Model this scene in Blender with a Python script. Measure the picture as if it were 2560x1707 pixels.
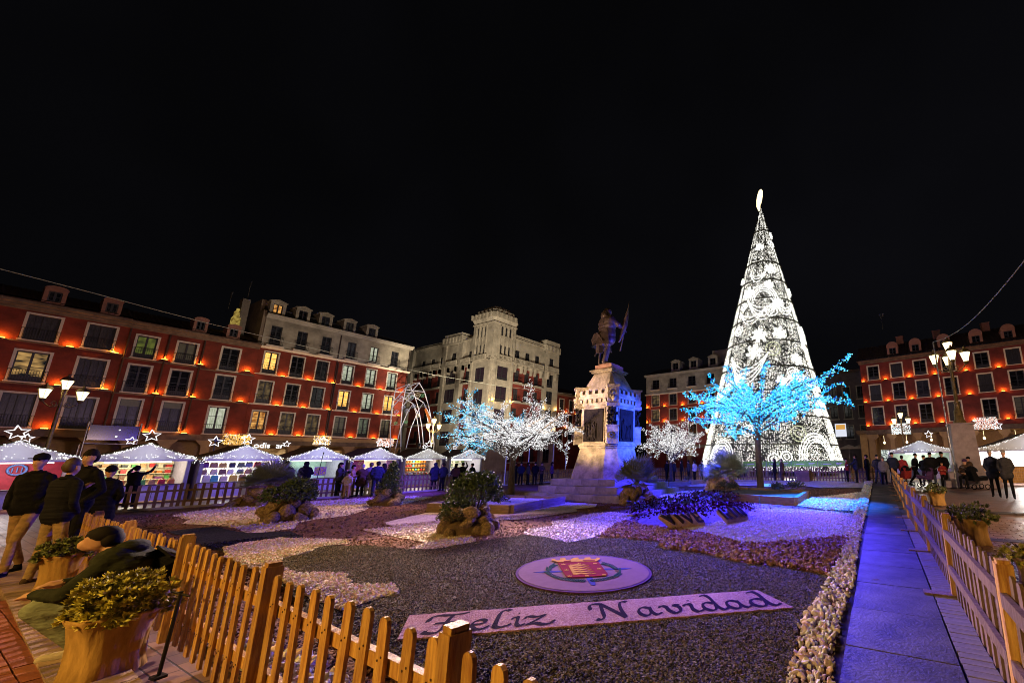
import bpy, bmesh, math, random
import numpy as np
from mathutils import Vector, Matrix, Euler
random.seed(7); RNG = np.random.default_rng(7)
PI = math.pi
SC = bpy.context.scene
COL = SC.collection
for o in list(bpy.data.objects): bpy.data.objects.remove(o)

# ------------------------------------------------------------------ camera, world, lights, exposure
FPX, CX, CY, CAMH = 967.635792, 1700.0, 950.0, 1.6
RM = np.array([[0.893294, 0.4493, -0.012449], [-0.100426, 0.172515, -0.979874], [-0.43811, 0.876566, 0.199228]])
cam_d = bpy.data.cameras.new('camera'); cam = bpy.data.objects.new('camera', cam_d); COL.objects.link(cam)
cam_d.sensor_width = 36.0; cam_d.lens = FPX / 2560 * 36.0
cam_d.shift_x = (1280 - CX) / 2560; cam_d.shift_y = (CY - 853.5) / 2560
cam_d.clip_start = 0.05; cam_d.clip_end = 900
_m = Matrix.Identity(4)
_r, _d, _f = RM
for i in range(3):
    _m[i][0] = _r[i]; _m[i][1] = -_d[i]; _m[i][2] = -_f[i]
_m[2][3] = CAMH
cam.matrix_world = _m
SC.camera = cam
world = bpy.data.worlds.new('World'); SC.world = world; world.use_nodes = True
wn = world.node_tree.nodes; wl = world.node_tree.links
bg = wn['Background']
_tc = wn.new('ShaderNodeTexCoord'); _nz = wn.new('ShaderNodeTexNoise'); _rp = wn.new('ShaderNodeValToRGB')
_nz.inputs['Scale'].default_value = 1.6; _nz.inputs['Detail'].default_value = 3
wl.new(_tc.outputs['Generated'], _nz.inputs['Vector']); wl.new(_nz.outputs['Fac'], _rp.inputs['Fac']); wl.new(_rp.outputs['Color'], bg.inputs['Color'])
_rp.color_ramp.elements[0].position = 0.38; _rp.color_ramp.elements[0].color = (0.0016, 0.0016, 0.0020, 1)
_rp.color_ramp.elements[1].position = 0.75; _rp.color_ramp.elements[1].color = (0.0034, 0.0034, 0.0046, 1)
bg.inputs['Strength'].default_value = 1.0
SC.view_settings.view_transform = 'Standard'; SC.view_settings.look = 'None'
SC.view_settings.exposure = 0; SC.view_settings.gamma = 1; SC.view_settings.use_curve_mapping = False
cy = SC.cycles
cy.use_denoising = True; cy.pixel_filter_type = 'BLACKMAN_HARRIS'; cy.filter_width = 1.0; cy.denoising_prefilter = 'ACCURATE'; cy.denoising_input_passes = 'RGB_ALBEDO_NORMAL'; cy.max_bounces = 5; cy.diffuse_bounces = 2; cy.glossy_bounces = 2; cy.transmission_bounces = 3
cy.transparent_max_bounces = 6; cy.sample_clamp_indirect = 2.0; cy.sample_clamp_direct = 0; cy.caustics_reflective = False; cy.caustics_refractive = False
try: cy.use_light_tree = True
except Exception: pass

# ------------------------------------------------------------------ where things stand (surveyed from the photograph, in metres)
def ray(px, py): return RM.T @ np.array([(px - CX) / FPX, (py - CY) / FPX, 1.0])
def G(px, py, z=0.0):
    r = ray(px, py); t = (z - CAMH) / r[2]; return Vector((r[0] * t, r[1] * t, z))
def PX(px, py, X):
    r = ray(px, py); t = X / r[0]; return Vector((X, r[1] * t, r[2] * t + CAMH))
def PY(px, py, Y):
    r = ray(px, py); t = Y / r[1]; return Vector((r[0] * t, Y, r[2] * t + CAMH))
def proj(P):
    c = RM @ (np.array([P[0], P[1], P[2] - CAMH])); return CX + FPX * c[0] / c[2], CY + FPX * c[1] / c[2]
def HT(x, y, py):
    """height above (x,y) that lies at image row py"""
    lo, hi = -2.0, 60.0
    for _ in range(40):
        m = (lo + hi) / 2
        if proj((x, y, m))[1] > py: lo = m
        else: hi = m
    return lo

# ------------------------------------------------------------------ helpers
def tag(o, label=None, cat=None, group=None, kind=None):
    if label: o['label'] = label
    if cat: o['category'] = cat
    if group: o['group'] = group
    if kind: o['kind'] = kind
    return o
def empty(name, loc=(0, 0, 0), rz=0, label=None, cat=None, group=None, parent=None):
    o = bpy.data.objects.new(name, None); COL.objects.link(o); o.location = loc; o.rotation_euler = (0, 0, rz)
    o.empty_display_size = 0.2
    if parent: o.parent = parent
    return tag(o, label, cat, group)
def inst(name, mesh, parent=None, loc=(0, 0, 0), rot=(0, 0, 0), scale=(1, 1, 1)):
    o = bpy.data.objects.new(name, mesh); COL.objects.link(o)
    o.location = loc; o.rotation_euler = rot; o.scale = scale
    if parent: o.parent = parent
    return o
KIDS = {}
def copy_tree(o, parent=None):
    c = o.copy(); COL.objects.link(c)
    if parent: c.parent = parent
    for ch in [x for x in o.children]:
        copy_tree(ch, c)
    return c

class MB:
    """collects shapes and links them as one mesh"""
    def __init__(s): s.v = []; s.f = []; s.m = []; s.sm = []
    def add(s, vs, fs, mi=0, smooth=False):
        b = len(s.v); s.v.extend([tuple(p) for p in vs])
        for f in fs: s.f.append(tuple(i + b for i in f)); s.m.append(mi); s.sm.append(smooth)
    def box(s, c, d, rz=0, mi=0, R=None):
        hx, hy, hz = d[0] / 2, d[1] / 2, d[2] / 2
        vs = [Vector((x, y, z)) for z in (-hz, hz) for y in (-hy, hy) for x in (-hx, hx)]
        M = R if R is not None else Matrix.Rotation(rz, 3, 'Z')
        vs = [M @ v + Vector(c) for v in vs]
        s.add(vs, [(0, 2, 3, 1), (4, 5, 7, 6), (0, 1, 5, 4), (2, 6, 7, 3), (0, 4, 6, 2), (1, 3, 7, 5)], mi)
    def bx(s, x0, x1, y0, y1, z0, z1, mi=0): s.box(((x0 + x1) / 2, (y0 + y1) / 2, (z0 + z1) / 2), (x1 - x0, y1 - y0, z1 - z0), 0, mi)
    def tube(s, pts, r, n=6, mi=0, cap=True, smooth=True):
        pts = [Vector(p) for p in pts]; N = len(pts)
        rs = r if isinstance(r, (list, tuple)) else [r] * N
        vs = []; prev = None
        for i, p in enumerate(pts):
            d = (pts[min(i + 1, N - 1)] - pts[max(i - 1, 0)])
            if d.length < 1e-9: d = Vector((0, 0, 1))
            d.normalize()
            if prev is None:
                a = d.orthogonal().normalized()
            else:
                a = (prev - d * prev.dot(d))
                a = a.normalized() if a.length > 1e-6 else d.orthogonal().normalized()
            prev = a; b = d.cross(a)
            for k in range(n):
                t = 2 * PI * k / n; vs.append(p + (a * math.cos(t) + b * math.sin(t)) * rs[i])
        fs = [(i * n + k, i * n + (k + 1) % n, (i + 1) * n + (k + 1) % n, (i + 1) * n + k) for i in range(N - 1) for k in range(n)]
        s.add(vs, fs, mi, smooth)
        if cap:
            s.add([vs[k] for k in range(n)], [tuple(reversed(range(n)))], mi); s.add([vs[(N - 1) * n + k] for k in range(n)], [tuple(range(n))], mi)
    def lathe(s, prof, c=(0, 0, 0), n=16, mi=0, smooth=True, sx=1, sy=1, ph=0):
        vs = [(c[0] + r * math.cos(2 * PI * k / n + ph) * sx, c[1] + r * math.sin(2 * PI * k / n + ph) * sy, c[2] + z) for r, z in prof for k in range(n)]
        fs = [(i * n + k, i * n + (k + 1) % n, (i + 1) * n + (k + 1) % n, (i + 1) * n + k) for i in range(len(prof) - 1) for k in range(n)]
        s.add(vs, fs, mi, smooth)
        s.add(vs[:n], [tuple(reversed(range(n)))], mi); s.add(vs[-n:], [tuple(range(n))], mi)
    def prism(s, poly, z0, z1, mi=0, top=None):
        """poly: xy points; extruded z0..z1"""
        n = len(poly); t = top or poly
        vs = [(p[0], p[1], z0) for p in poly] + [(p[0], p[1], z1) for p in t]
        s.add(vs, [tuple(reversed(range(n))), tuple(range(n, 2 * n))] + [(k, (k + 1) % n, n + (k + 1) % n, n + k) for k in range(n)], mi)
    def prism_xz(s, poly, y0, y1, mi=0):
        n = len(poly)
        vs = [(p[0], y0, p[1]) for p in poly] + [(p[0], y1, p[1]) for p in poly]
        s.add(vs, [tuple(range(n)), tuple(reversed(range(n, 2 * n)))] + [((k + 1) % n, k, n + k, n + (k + 1) % n) for k in range(n)], mi)
    def blob(s, c, r, seed=0, rough=0.2, sub=2, mi=0, smooth=True, R=None):
        V, F = ICO[sub]; rnd = np.random.default_rng(seed)
        w = rnd.normal(size=(6, 3)) * 2.2; ph = rnd.uniform(0, 6.3, 6)
        d = 1 + rough * np.sin(V @ w.T + ph).mean(1) * 1.6
        P = V * d[:, None] * np.array(r if hasattr(r, '__len__') else (r, r, r))
        if R is not None: P = P @ np.array(R).T
        P = P + np.array(c)
        s.add(P.tolist(), F.tolist(), mi, smooth)
    def build(s, name, mats, parent=None, link=True):
        me = bpy.data.meshes.new(name); me.from_pydata(s.v, [], s.f)
        mats = mats if isinstance(mats, (list, tuple)) else [mats]
        for m in mats: me.materials.append(m)
        me.polygons.foreach_set('material_index', s.m); me.polygons.foreach_set('use_smooth', s.sm); me.update()
        if not link: return me
        return inst(name, me, parent)
def _ico(sub):
    bm = bmesh.new(); bmesh.ops.create_icosphere(bm, subdivisions=sub, radius=1)
    V = np.array([v.co[:] for v in bm.verts]); F = np.array([[v.index for v in f.verts] for f in bm.faces]); bm.free(); return V, F
ICO = {k: _ico(k) for k in (1, 2, 3)}
OCT = (np.array([[1, 0, 0], [0, 1, 0], [-1, 0, 0], [0, -1, 0], [0, 0, 1], [0, 0, -1]], float), np.array([[0, 1, 4], [1, 2, 4], [2, 3, 4], [3, 0, 4], [1, 0, 5], [2, 1, 5], [3, 2, 5], [0, 3, 5]]))
def rotmats(n, rng=RNG, tilt=None):
    q = rng.normal(size=(n, 4)); q /= np.linalg.norm(q, axis=1)[:, None]; w, x, y, z = q.T
    return np.stack([np.stack([1 - 2 * (y * y + z * z), 2 * (x * y - z * w), 2 * (x * z + y * w)], 1), np.stack([2 * (x * y + z * w), 1 - 2 * (x * x + z * z), 2 * (y * z - x * w)], 1), np.stack([2 * (x * z - y * w), 2 * (y * z + x * w), 1 - 2 * (x * x + y * y)], 1)], 1)
def bulk(name, tmpl, pos, scl, mats, parent=None, rot=None, smooth=False, mi=None, col=None):
    """many small shapes as one mesh; pos (n,3), scl (n,3)"""
    V, F = tmpl; n = len(pos); nv = len(V); nf = len(F); fs = F.shape[1]
    P = V[None] * np.asarray(scl)[:, None, :]
    if rot is not None: P = np.einsum('nij,nkj->nki', rot, P)
    P = (P + np.asarray(pos)[:, None, :]).reshape(-1, 3)
    idx = (F[None] + (np.arange(n) * nv)[:, None, None]).reshape(-1)
    me = bpy.data.meshes.new(name); me.vertices.add(n * nv); me.vertices.foreach_set('co', P.astype(np.float32).ravel())
    me.loops.add(len(idx)); me.loops.foreach_set('vertex_index', idx.astype(np.int32))
    me.polygons.add(n * nf); me.polygons.foreach_set('loop_start', (np.arange(n * nf) * fs).astype(np.int32))
    try: me.polygons.foreach_set('loop_total', np.full(n * nf, fs, np.int32))
    except Exception: pass
    for m in (mats if isinstance(mats, (list, tuple)) else [mats]): me.materials.append(m)
    if mi is not None: me.polygons.foreach_set('material_index', np.repeat(mi, nf).astype(np.int32))
    me.polygons.foreach_set('use_smooth', np.full(n * nf, smooth))
    me.update(calc_edges=True)
    if col is not None:
        a = me.color_attributes.new('tone', 'FLOAT_COLOR', 'POINT')
        c = np.repeat(np.asarray(col, np.float32), nv, axis=0)
        c = np.concatenate([c, np.ones((len(c), 1), np.float32)], 1); a.data.foreach_set('color', c.ravel())
    me.validate()
    return inst(name, me, parent)

# ------------------------------------------------------------------ materials
MC = {}
def mat(name, col, rough=0.7, metal=0.0, var=0.15, vs=6.0, bump=0.0, bs=40.0, spec=0.5, emit=None, es=1.0, col2=None, tone=False, aniso=None, translucent=0.0, stretch=None, vary=0.0):
    if name in MC: return MC[name]
    m = bpy.data.materials.new(name); m.use_nodes = True; MC[name] = m
    nt = m.node_tree; N = nt.nodes; L = nt.links; b = N['Principled BSDF']
    b.inputs['Roughness'].default_value = rough; b.inputs['Metallic'].default_value = metal; b.inputs['Specular IOR Level'].default_value = spec
    tc = N.new('ShaderNodeTexCoord'); vec = tc.outputs['Object']
    if stretch:
        mp = N.new('ShaderNodeMapping'); mp.inputs['Scale'].default_value = stretch; L.new(vec, mp.inputs['Vector']); vec = mp.outputs['Vector']
    if vary:
        oi = N.new('ShaderNodeObjectInfo'); va = N.new('ShaderNodeVectorMath'); va.operation = 'MULTIPLY_ADD'; va.inputs[1].default_value = (37, 23, 51)
        L.new(oi.outputs['Random'], va.inputs[0]); L.new(vec, va.inputs[2]); vec = va.outputs[0]
    c2 = col2 or tuple(min(1, c * (1 - var * 2)) for c in col)
    nz = N.new('ShaderNodeTexNoise'); nz.inputs['Scale'].default_value = vs; nz.inputs['Detail'].default_value = 5; nz.inputs['Roughness'].default_value = 0.65
    L.new(vec, nz.inputs['Vector'])
    rp = N.new('ShaderNodeValToRGB'); rp.color_ramp.elements[0].position = 0.35; rp.color_ramp.elements[1].position = 0.68
    rp.color_ramp.elements[0].color = (*c2, 1); rp.color_ramp.elements[1].color = (*col, 1)
    L.new(nz.outputs['Fac'], rp.inputs['Fac']); out = rp.outputs['Color']
    if tone:
        at = N.new('ShaderNodeAttribute'); at.attribute_name = 'tone'
        mx = N.new('ShaderNodeMix'); mx.data_type = 'RGBA'; mx.blend_type = 'MULTIPLY'; mx.inputs[0].default_value = 1
        L.new(out, mx.inputs[6]); L.new(at.outputs['Color'], mx.inputs[7]); out = mx.outputs[2]
    if vary:
        mr = N.new('ShaderNodeMapRange'); mr.inputs[3].default_value = 1 - vary; mr.inputs[4].default_value = 1 + vary * .6; L.new(oi.outputs['Random'], mr.inputs[0])
        mv = N.new('ShaderNodeMix'); mv.data_type = 'RGBA'; mv.blend_type = 'MULTIPLY'; mv.inputs[0].default_value = 1; L.new(out, mv.inputs[6]); L.new(mr.outputs[0], mv.inputs[7]); out = mv.outputs[2]
    L.new(out, b.inputs['Base Color'])
    if bump:
        nb = N.new('ShaderNodeTexNoise'); nb.inputs['Scale'].default_value = bs; nb.inputs['Detail'].default_value = 4; L.new(vec, nb.inputs['Vector'])
        bp = N.new('ShaderNodeBump'); bp.inputs['Strength'].default_value = 1.0; bp.inputs['Distance'].default_value = bump
        L.new(nb.outputs['Fac'], bp.inputs['Height']); L.new(bp.outputs['Normal'], b.inputs['Normal'])
    if emit is not None:
        b.inputs['Emission Color'].default_value = (*emit, 1); b.inputs['Emission Strength'].default_value = es
    if translucent:
        tr = N.new('ShaderNodeBsdfTranslucent'); L.new(out, tr.inputs['Color']); ms = N.new('ShaderNodeMixShader'); ms.inputs[0].default_value = translucent
        L.new(b.outputs[0], ms.inputs[1]); L.new(tr.outputs[0], ms.inputs[2]); L.new(ms.outputs[0], N['Material Output'].inputs['Surface'])
    return m
def emat(name, col, s, sample=False, var=None):
    """a lamp or screen surface that gives off light"""
    if name in MC: return MC[name]
    m = bpy.data.materials.new(name); m.use_nodes = True; MC[name] = m
    N = m.node_tree.nodes; L = m.node_tree.links; N.clear()
    e = N.new('ShaderNodeEmission'); o = N.new('ShaderNodeOutputMaterial'); e.inputs['Color'].default_value = (*col, 1); e.inputs['Strength'].default_value = s
    L.new(e.outputs[0], o.inputs['Surface'])
    if var:
        tc = N.new('ShaderNodeTexCoord'); nz = N.new('ShaderNodeTexNoise'); nz.inputs['Scale'].default_value = var[0]; nz.inputs['Detail'].default_value = 3
        mp = N.new('ShaderNodeMapping'); mp.inputs['Scale'].default_value = var[2] if len(var) > 2 else (1, 1, 1)
        L.new(tc.outputs['Object'], mp.inputs['Vector']); L.new(mp.outputs['Vector'], nz.inputs['Vector'])
        rp = N.new('ShaderNodeValToRGB'); rp.color_ramp.elements[0].position = 0.38; rp.color_ramp.elements[1].position = 0.62
        rp.color_ramp.elements[0].color = (*var[1], 1); rp.color_ramp.elements[1].color = (*col, 1)
        L.new(nz.outputs['Fac'], rp.inputs['Fac']); L.new(rp.outputs['Color'], e.inputs['Color'])
    m.cycles.emission_sampling = 'FRONT_BACK' if sample else 'NONE'
    return m
def lamp(name, loc, col, watts, radius=0.1, parent=None, spot=None, target=None, blend=0.6):
    ld = bpy.data.lights.new(name, 'SPOT' if spot else 'POINT'); ld.color = col; ld.energy = watts; ld.shadow_soft_size = radius
    if spot: ld.spot_size = math.radians(spot); ld.spot_blend = blend
    o = bpy.data.objects.new(name, ld); COL.objects.link(o); o.location = loc
    if target is not None: o.rotation_euler = (Vector(target) - Vector(loc)).to_track_quat('-Z', 'Y').to_euler()
    if parent: o.parent = parent
    return o

M = dict(
    red=mat('red_plaster', (0.25, 0.036, 0.018), 0.85, var=0.34, vs=.55, bump=0.01, bs=9),
    red2=mat('brick_red_plaster', (0.27, 0.045, 0.034), 0.85, var=0.28, vs=.6, bump=0.008, bs=14),
    cream=mat('cream_render', (0.46, 0.41, 0.32), 0.85, var=0.3, vs=0.7, bump=0.006, bs=10),
    stone=mat('pale_stone', (0.56, 0.51, 0.42), 0.8, var=0.2, vs=.8, bump=0.01, bs=8),
    trim=mat('window_trim_stone', (0.62, 0.57, 0.50), 0.7, var=0.1, vs=3),
    trimw=mat('white_window_trim', (0.80, 0.74, 0.60), 0.6, var=0.06, vs=3),
    corn=mat('cornice_stone', (0.22, 0.15, 0.10), 0.8, var=0.25, vs=2, bump=0.01, bs=12),
    tile=mat('clay_roof_tile', (0.10, 0.055, 0.042), 0.85, var=0.3, vs=3, bump=0.02, bs=20),
    darkroof=mat('dark_slate', (0.05, 0.045, 0.05), 0.6, var=0.2, vs=3),
    sash=mat('dark_window_sash', (0.035, 0.035, 0.045), 0.5, var=0.1),
    sashb=mat('brown_window_sash', (0.07, 0.04, 0.03), 0.5, var=0.1),
    iron=mat('black_iron', (0.02, 0.02, 0.022), 0.45, 0.6, var=0.2),
    dorm=mat('dormer_plaster', (0.32, 0.15, 0.11), 0.8, var=0.15, vs=3),
    pinkdorm=mat('pink_dormer_plaster', (0.45, 0.20, 0.14), 0.8, var=0.12, vs=3),
    pipe=mat('zinc_downpipe', (0.05, 0.03, 0.03), 0.6, 0.3),
    glass=mat('dark_window_glass', (0.02, 0.022, 0.03), 0.12, var=0.45, vs=1.6, vary=.7, spec=0.8),
    curtain=mat('curtain_behind_glass', (0.075, 0.072, 0.088), 0.35, vary=.6, var=0.35, vs=5, stretch=(6, 1, .6)),
    blind=mat('grey_green_blind', (0.16, 0.17, 0.12), 0.5, var=0.1, vs=5),
    glassblue=mat('grey_blue_glass', (0.04, 0.045, 0.062), 0.15, var=0.4, vs=1.6, vary=.7, spec=0.8),
    lit=emat('lit_curtain_yellow', (1.0, 0.62, 0.16), 1.5, var=(3, (1.0, 0.42, 0.07), (5, 1, 1))),
    litw=emat('lit_window_white', (0.92, 0.95, 0.74), 0.62, var=(3, (0.5, 0.55, 0.36), (5, 1, .5))),
    lito=emat('lit_window_orange', (1.0, 0.50, 0.13), 0.9, var=(2.2, (0.30, 0.10, 0.02))),
    litg=emat('lit_window_olive', (0.32, 0.36, 0.07), 0.32, var=(2, (0.10, 0.11, 0.04))),
    litd=emat('dim_lit_window', (0.30, 0.20, 0.09), 0.45, var=(2, (0.05, 0.035, 0.03))),
    arc=mat('arcade_sandstone', (0.46, 0.30, 0.14), 0.8, var=0.15, vs=2, bump=0.01, bs=8),
    wood=mat('varnished_pine', (0.76, 0.46, 0.13), 0.5, vs=4, bump=0.004, bs=18, stretch=(9, 9, .9), col2=(0.34, 0.14, 0.032), vary=.25),
    woodd=mat('weathered_fence_wood', (0.20, 0.11, 0.06), 0.7, var=0.25, vs=5, stretch=(8, 8, .8), vary=.25),
    woodp=mat('shade_toned_fence_wood', (0.27, 0.18, 0.15), 0.65, vs=5, stretch=(8, 8, .8), col2=(0.12, 0.07, 0.05), vary=.25, spec=.3),  # fence wood toned darker and greyer in place of dimmer light
    woodg=mat('grey_timber', (0.30, 0.20, 0.13), 0.7, var=0.25, vs=5, stretch=(1, 6, 6), bump=0.002),
    rock=mat('tufa_rock', (0.46, 0.32, 0.19), 0.9, var=0.36, vs=4, bump=0.07, bs=7, spec=.2, vary=.3),
    leaf=mat('dark_green_leaf', (0.075, 0.115, 0.05), 0.65, spec=.2, var=0.25, vs=9),
    leafy=mat('variegated_shrub_leaf', (0.66, 0.60, 0.15), 0.5, var=0.28, vs=14, tone=True),
    leafr=mat('red_bedding_leaf', (0.055, 0.008, 0.01), 0.8, spec=.08, var=0.3, vs=14),
    palm=mat('palm_blade', (0.26, 0.31, 0.18), 0.45, var=0.25, vs=6),
    bark=mat('tree_bark', (0.07, 0.05, 0.04), 0.9, var=0.25, vs=9, bump=0.02, bs=20),
    soil=mat('dark_soil', (0.16, 0.10, 0.055), 0.95, var=0.3, vs=8, bump=0.02, bs=30),
    granite=mat('monument_granite', (0.42, 0.34, 0.26), 0.8, var=0.32, vs=2.6, bump=0.03, bs=7, spec=.25),
    step=mat('step_granite', (0.30, 0.26, 0.22), 0.8, var=0.25, vs=3, bump=0.008, bs=20),
    relief=mat('blackened_relief', (0.02, 0.015, 0.015), 0.85, 0.0, var=0.3, vs=6, bump=0.02, bs=12, spec=.08),
    bronze=mat('dark_bronze', (0.095, 0.072, 0.07), 0.5, 0.35, var=0.3, vs=4, bump=0.012, bs=9),
    burlap=mat('burlap_sacking', (0.50, 0.30, 0.10), 0.95, var=0.22, vs=7, bump=0.02, bs=11, stretch=(1, 1, .35), spec=.1),
    white=mat('white_painted_metal', (0.7, 0.7, 0.72), 0.5, var=0.05),
    canvas=mat('white_canopy_canvas', (0.86, 0.86, 0.84), 0.8, var=0.05, vs=2, translucent=0.5),
    canvasd=mat('dark_canopy_top', (0.06, 0.05, 0.06), 0.8, var=0.2),
    counter=mat('lavender_stall_front', (0.50, 0.45, 0.62), 0.6, var=0.06),
    steel=mat('galvanised_steel', (0.35, 0.35, 0.38), 0.4, 0.8),
)
CREAMWALL = mat('stall_cream_panel', (0.80, 0.70, 0.48), 0.7, var=0.06)
BULB = emat('white_led', (1.0, 1.0, 0.96), 2.0)
TLED = emat('tree_white_led', (1.0, .98, .98), 1.25)
BULBY = emat('amber_led', (1.0, 0.55, 0.12), 2.2)
BULBB = emat('cyan_led', (0.01, 0.42, 0.95), 2.0)
BULBB2 = emat('pale_cyan_led', (0.22, 0.80, 1.0), 1.9)
BULBDB = emat('deep_blue_led', (0.01, 0.12, 1.0), 1.3)
WASH = emat('wash_light_lens', (1.0, 0.55, 0.08), 6.0)
LANT = emat('lantern_glass', (1.0, 0.80, 0.42), 5.0)
# ================================================================== THE GROUND
def brick_mat(name, c1, c2, mortar, scale, bw=0.2, bh=0.1, rough=0.55, off=0.5, rot=0.0, bump=0.006):
    m = bpy.data.materials.new(name); m.use_nodes = True; N = m.node_tree.nodes; L = m.node_tree.links; b = N['Principled BSDF']
    tc = N.new('ShaderNodeTexCoord'); mp = N.new('ShaderNodeMapping'); mp.inputs['Rotation'].default_value = (0, 0, rot)
    br = N.new('ShaderNodeTexBrick'); br.offset = off; br.inputs['Scale'].default_value = scale; br.inputs['Brick Width'].default_value = bw; br.inputs['Row Height'].default_value = bh
    br.inputs['Mortar Size'].default_value = 0.006; br.inputs['Color1'].default_value = (*c1, 1); br.inputs['Color2'].default_value = (*c2, 1); br.inputs['Mortar'].default_value = (*mortar, 1); br.inputs['Bias'].default_value = 0
    L.new(tc.outputs['Object'], mp.inputs['Vector']); L.new(mp.outputs['Vector'], br.inputs['Vector'])
    nz = N.new('ShaderNodeTexNoise'); nz.inputs['Scale'].default_value = 1.3; nz.inputs['Detail'].default_value = 6; L.new(tc.outputs['Object'], nz.inputs['Vector'])
    mx = N.new('ShaderNodeMix'); mx.data_type = 'RGBA'; mx.blend_type = 'MULTIPLY'; mx.inputs[0].default_value = 0.6
    L.new(br.outputs['Color'], mx.inputs[6]); L.new(nz.outputs['Fac'], mx.inputs[7]); L.new(mx.outputs[2], b.inputs['Base Color'])
    rr = N.new('ShaderNodeMapRange'); rr.inputs[3].default_value = rough - 0.2; rr.inputs[4].default_value = rough + 0.2; L.new(nz.outputs['Fac'], rr.inputs[0]); L.new(rr.outputs[0], b.inputs['Roughness'])
    bp = N.new('ShaderNodeBump'); bp.inputs['Strength'].default_value = 1; bp.inputs['Distance'].default_value = bump; bp.invert = True
    L.new(br.outputs['Fac'], bp.inputs['Height']); L.new(bp.outputs['Normal'], b.inputs['Normal'])
    MC[name] = m; return m
PAVE = brick_mat('reddish_plaza_setts', (0.34, 0.20, 0.15), (0.24, 0.13, 0.10), (0.05, 0.035, 0.03), 1.0, 0.30, 0.15, 0.42)
plaza = MB(); plaza.add([(-260, -60, -0.03), (200, -60, -0.03), (200, 320, -0.03), (-260, 320, -0.03)], [(0, 1, 2, 3)])
tag(plaza.build('plaza_paving', PAVE), kind='structure')

CHIP = (ICO[1][0] * (1 + .16 * np.sin(ICO[1][0] @ np.array([[3.1, 1.2, -2.2]]).T * 2.9 + 1)) * np.array([1.1, .9, .78]), ICO[1][1])
def in_poly(P, poly):
    x, y = P[:, 0], P[:, 1]; r = np.zeros(len(P), bool); n = len(poly)
    for i in range(n):
        x1, y1 = poly[i]; x2, y2 = poly[(i + 1) % n]
        c = ((y1 > y) != (y2 > y)) & (x < (x2 - x1) * (y - y1) / (y2 - y1 + 1e-12) + x1); r ^= c
    return r
def wpoly(pts): return [(lambda g: (g.x, g.y))(G(*p)) for p in pts]
def rough_edge(poly, step=0.12, amp=0.035, seed=1):
    rnd = random.Random(seed); out = []
    for i in range(len(poly)):
        a = Vector(poly[i]); b = Vector(poly[(i + 1) % len(poly)]); n = max(1, int((b - a).length / step)); n = min(n, 60)
        for k in range(n):
            p = a.lerp(b, k / n); out.append((p.x + rnd.uniform(-amp, amp), p.y + rnd.uniform(-amp, amp)))
    return out
def gravel_mat(name, cols, scale, bump=0.02):
    m = bpy.data.materials.new(name); m.use_nodes = True; N = m.node_tree.nodes; L = m.node_tree.links; b = N['Principled BSDF']; b.inputs['Roughness'].default_value = 0.9; b.inputs['Specular IOR Level'].default_value = 0.08
    tc = N.new('ShaderNodeTexCoord'); v = N.new('ShaderNodeTexVoronoi'); v.inputs['Scale'].default_value = scale; L.new(tc.outputs['Object'], v.inputs['Vector'])
    hs = N.new('ShaderNodeSeparateColor'); L.new(v.outputs['Color'], hs.inputs[0])
    rp = N.new('ShaderNodeValToRGB'); e = rp.color_ramp.elements; e[0].color = (*cols[0], 1); e[1].color = (*cols[-1], 1); e[0].position = 0.1; e[1].position = 0.9
    for i, c in enumerate(cols[1:-1]): k = e.new((i + 1) / (len(cols) - 1)); k.color = (*c, 1)
    L.new(hs.outputs[0], rp.inputs['Fac'])
    nz = N.new('ShaderNodeTexNoise'); nz.inputs['Scale'].default_value = 0.9; nz.inputs['Detail'].default_value = 5; L.new(tc.outputs['Object'], nz.inputs['Vector'])
    mr = N.new('ShaderNodeMapRange'); mr.inputs[1].default_value = 0.3; mr.inputs[2].default_value = 0.7; mr.inputs[3].default_value = 0.72; mr.inputs[4].default_value = 1.12; L.new(nz.outputs['Fac'], mr.inputs[0])
    mx = N.new('ShaderNodeMix'); mx.data_type = 'RGBA'; mx.blend_type = 'MULTIPLY'; mx.inputs[0].default_value = 1; L.new(rp.outputs['Color'], mx.inputs[6]); L.new(mr.outputs[0], mx.inputs[7])
    L.new(mx.outputs[2], b.inputs['Base Color'])
    bp = N.new('ShaderNodeBump'); bp.inputs['Strength'].default_value = 1; bp.inputs['Distance'].default_value = bump; bp.invert = True; L.new(v.outputs['Distance'], bp.inputs['Height']); L.new(bp.outputs['Normal'], b.inputs['Normal'])
    MC[name] = m; return m
GM = dict(
    brown=gravel_mat('fine_brown_gravel', [(0.06, 0.025, 0.02), (0.15, 0.07, 0.052), (0.26, 0.13, 0.10)], 38),
    light=gravel_mat('pale_gravel', [(0.52, 0.40, 0.33), (0.72, 0.60, 0.52), (0.85, 0.76, 0.68)], 34),
    dark=gravel_mat('dark_slate_gravel', [(0.03, 0.026, 0.02), (0.07, 0.06, 0.042), (0.20, 0.16, 0.10)], 60),
    black=gravel_mat('blue_black_gravel', [(0.014, 0.014, 0.018), (0.03, 0.03, 0.038), (0.05, 0.05, 0.06)], 50),
    bark=gravel_mat('coarse_brown_stones', [(0.12, 0.05, 0.03), (0.28, 0.14, 0.09), (0.42, 0.24, 0.16)], 20, 0.03),
    white=gravel_mat('white_marble_chips', [(0.55, 0.48, 0.40), (0.78, 0.72, 0.65), (0.85, 0.82, 0.78)], 24),
)
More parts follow.
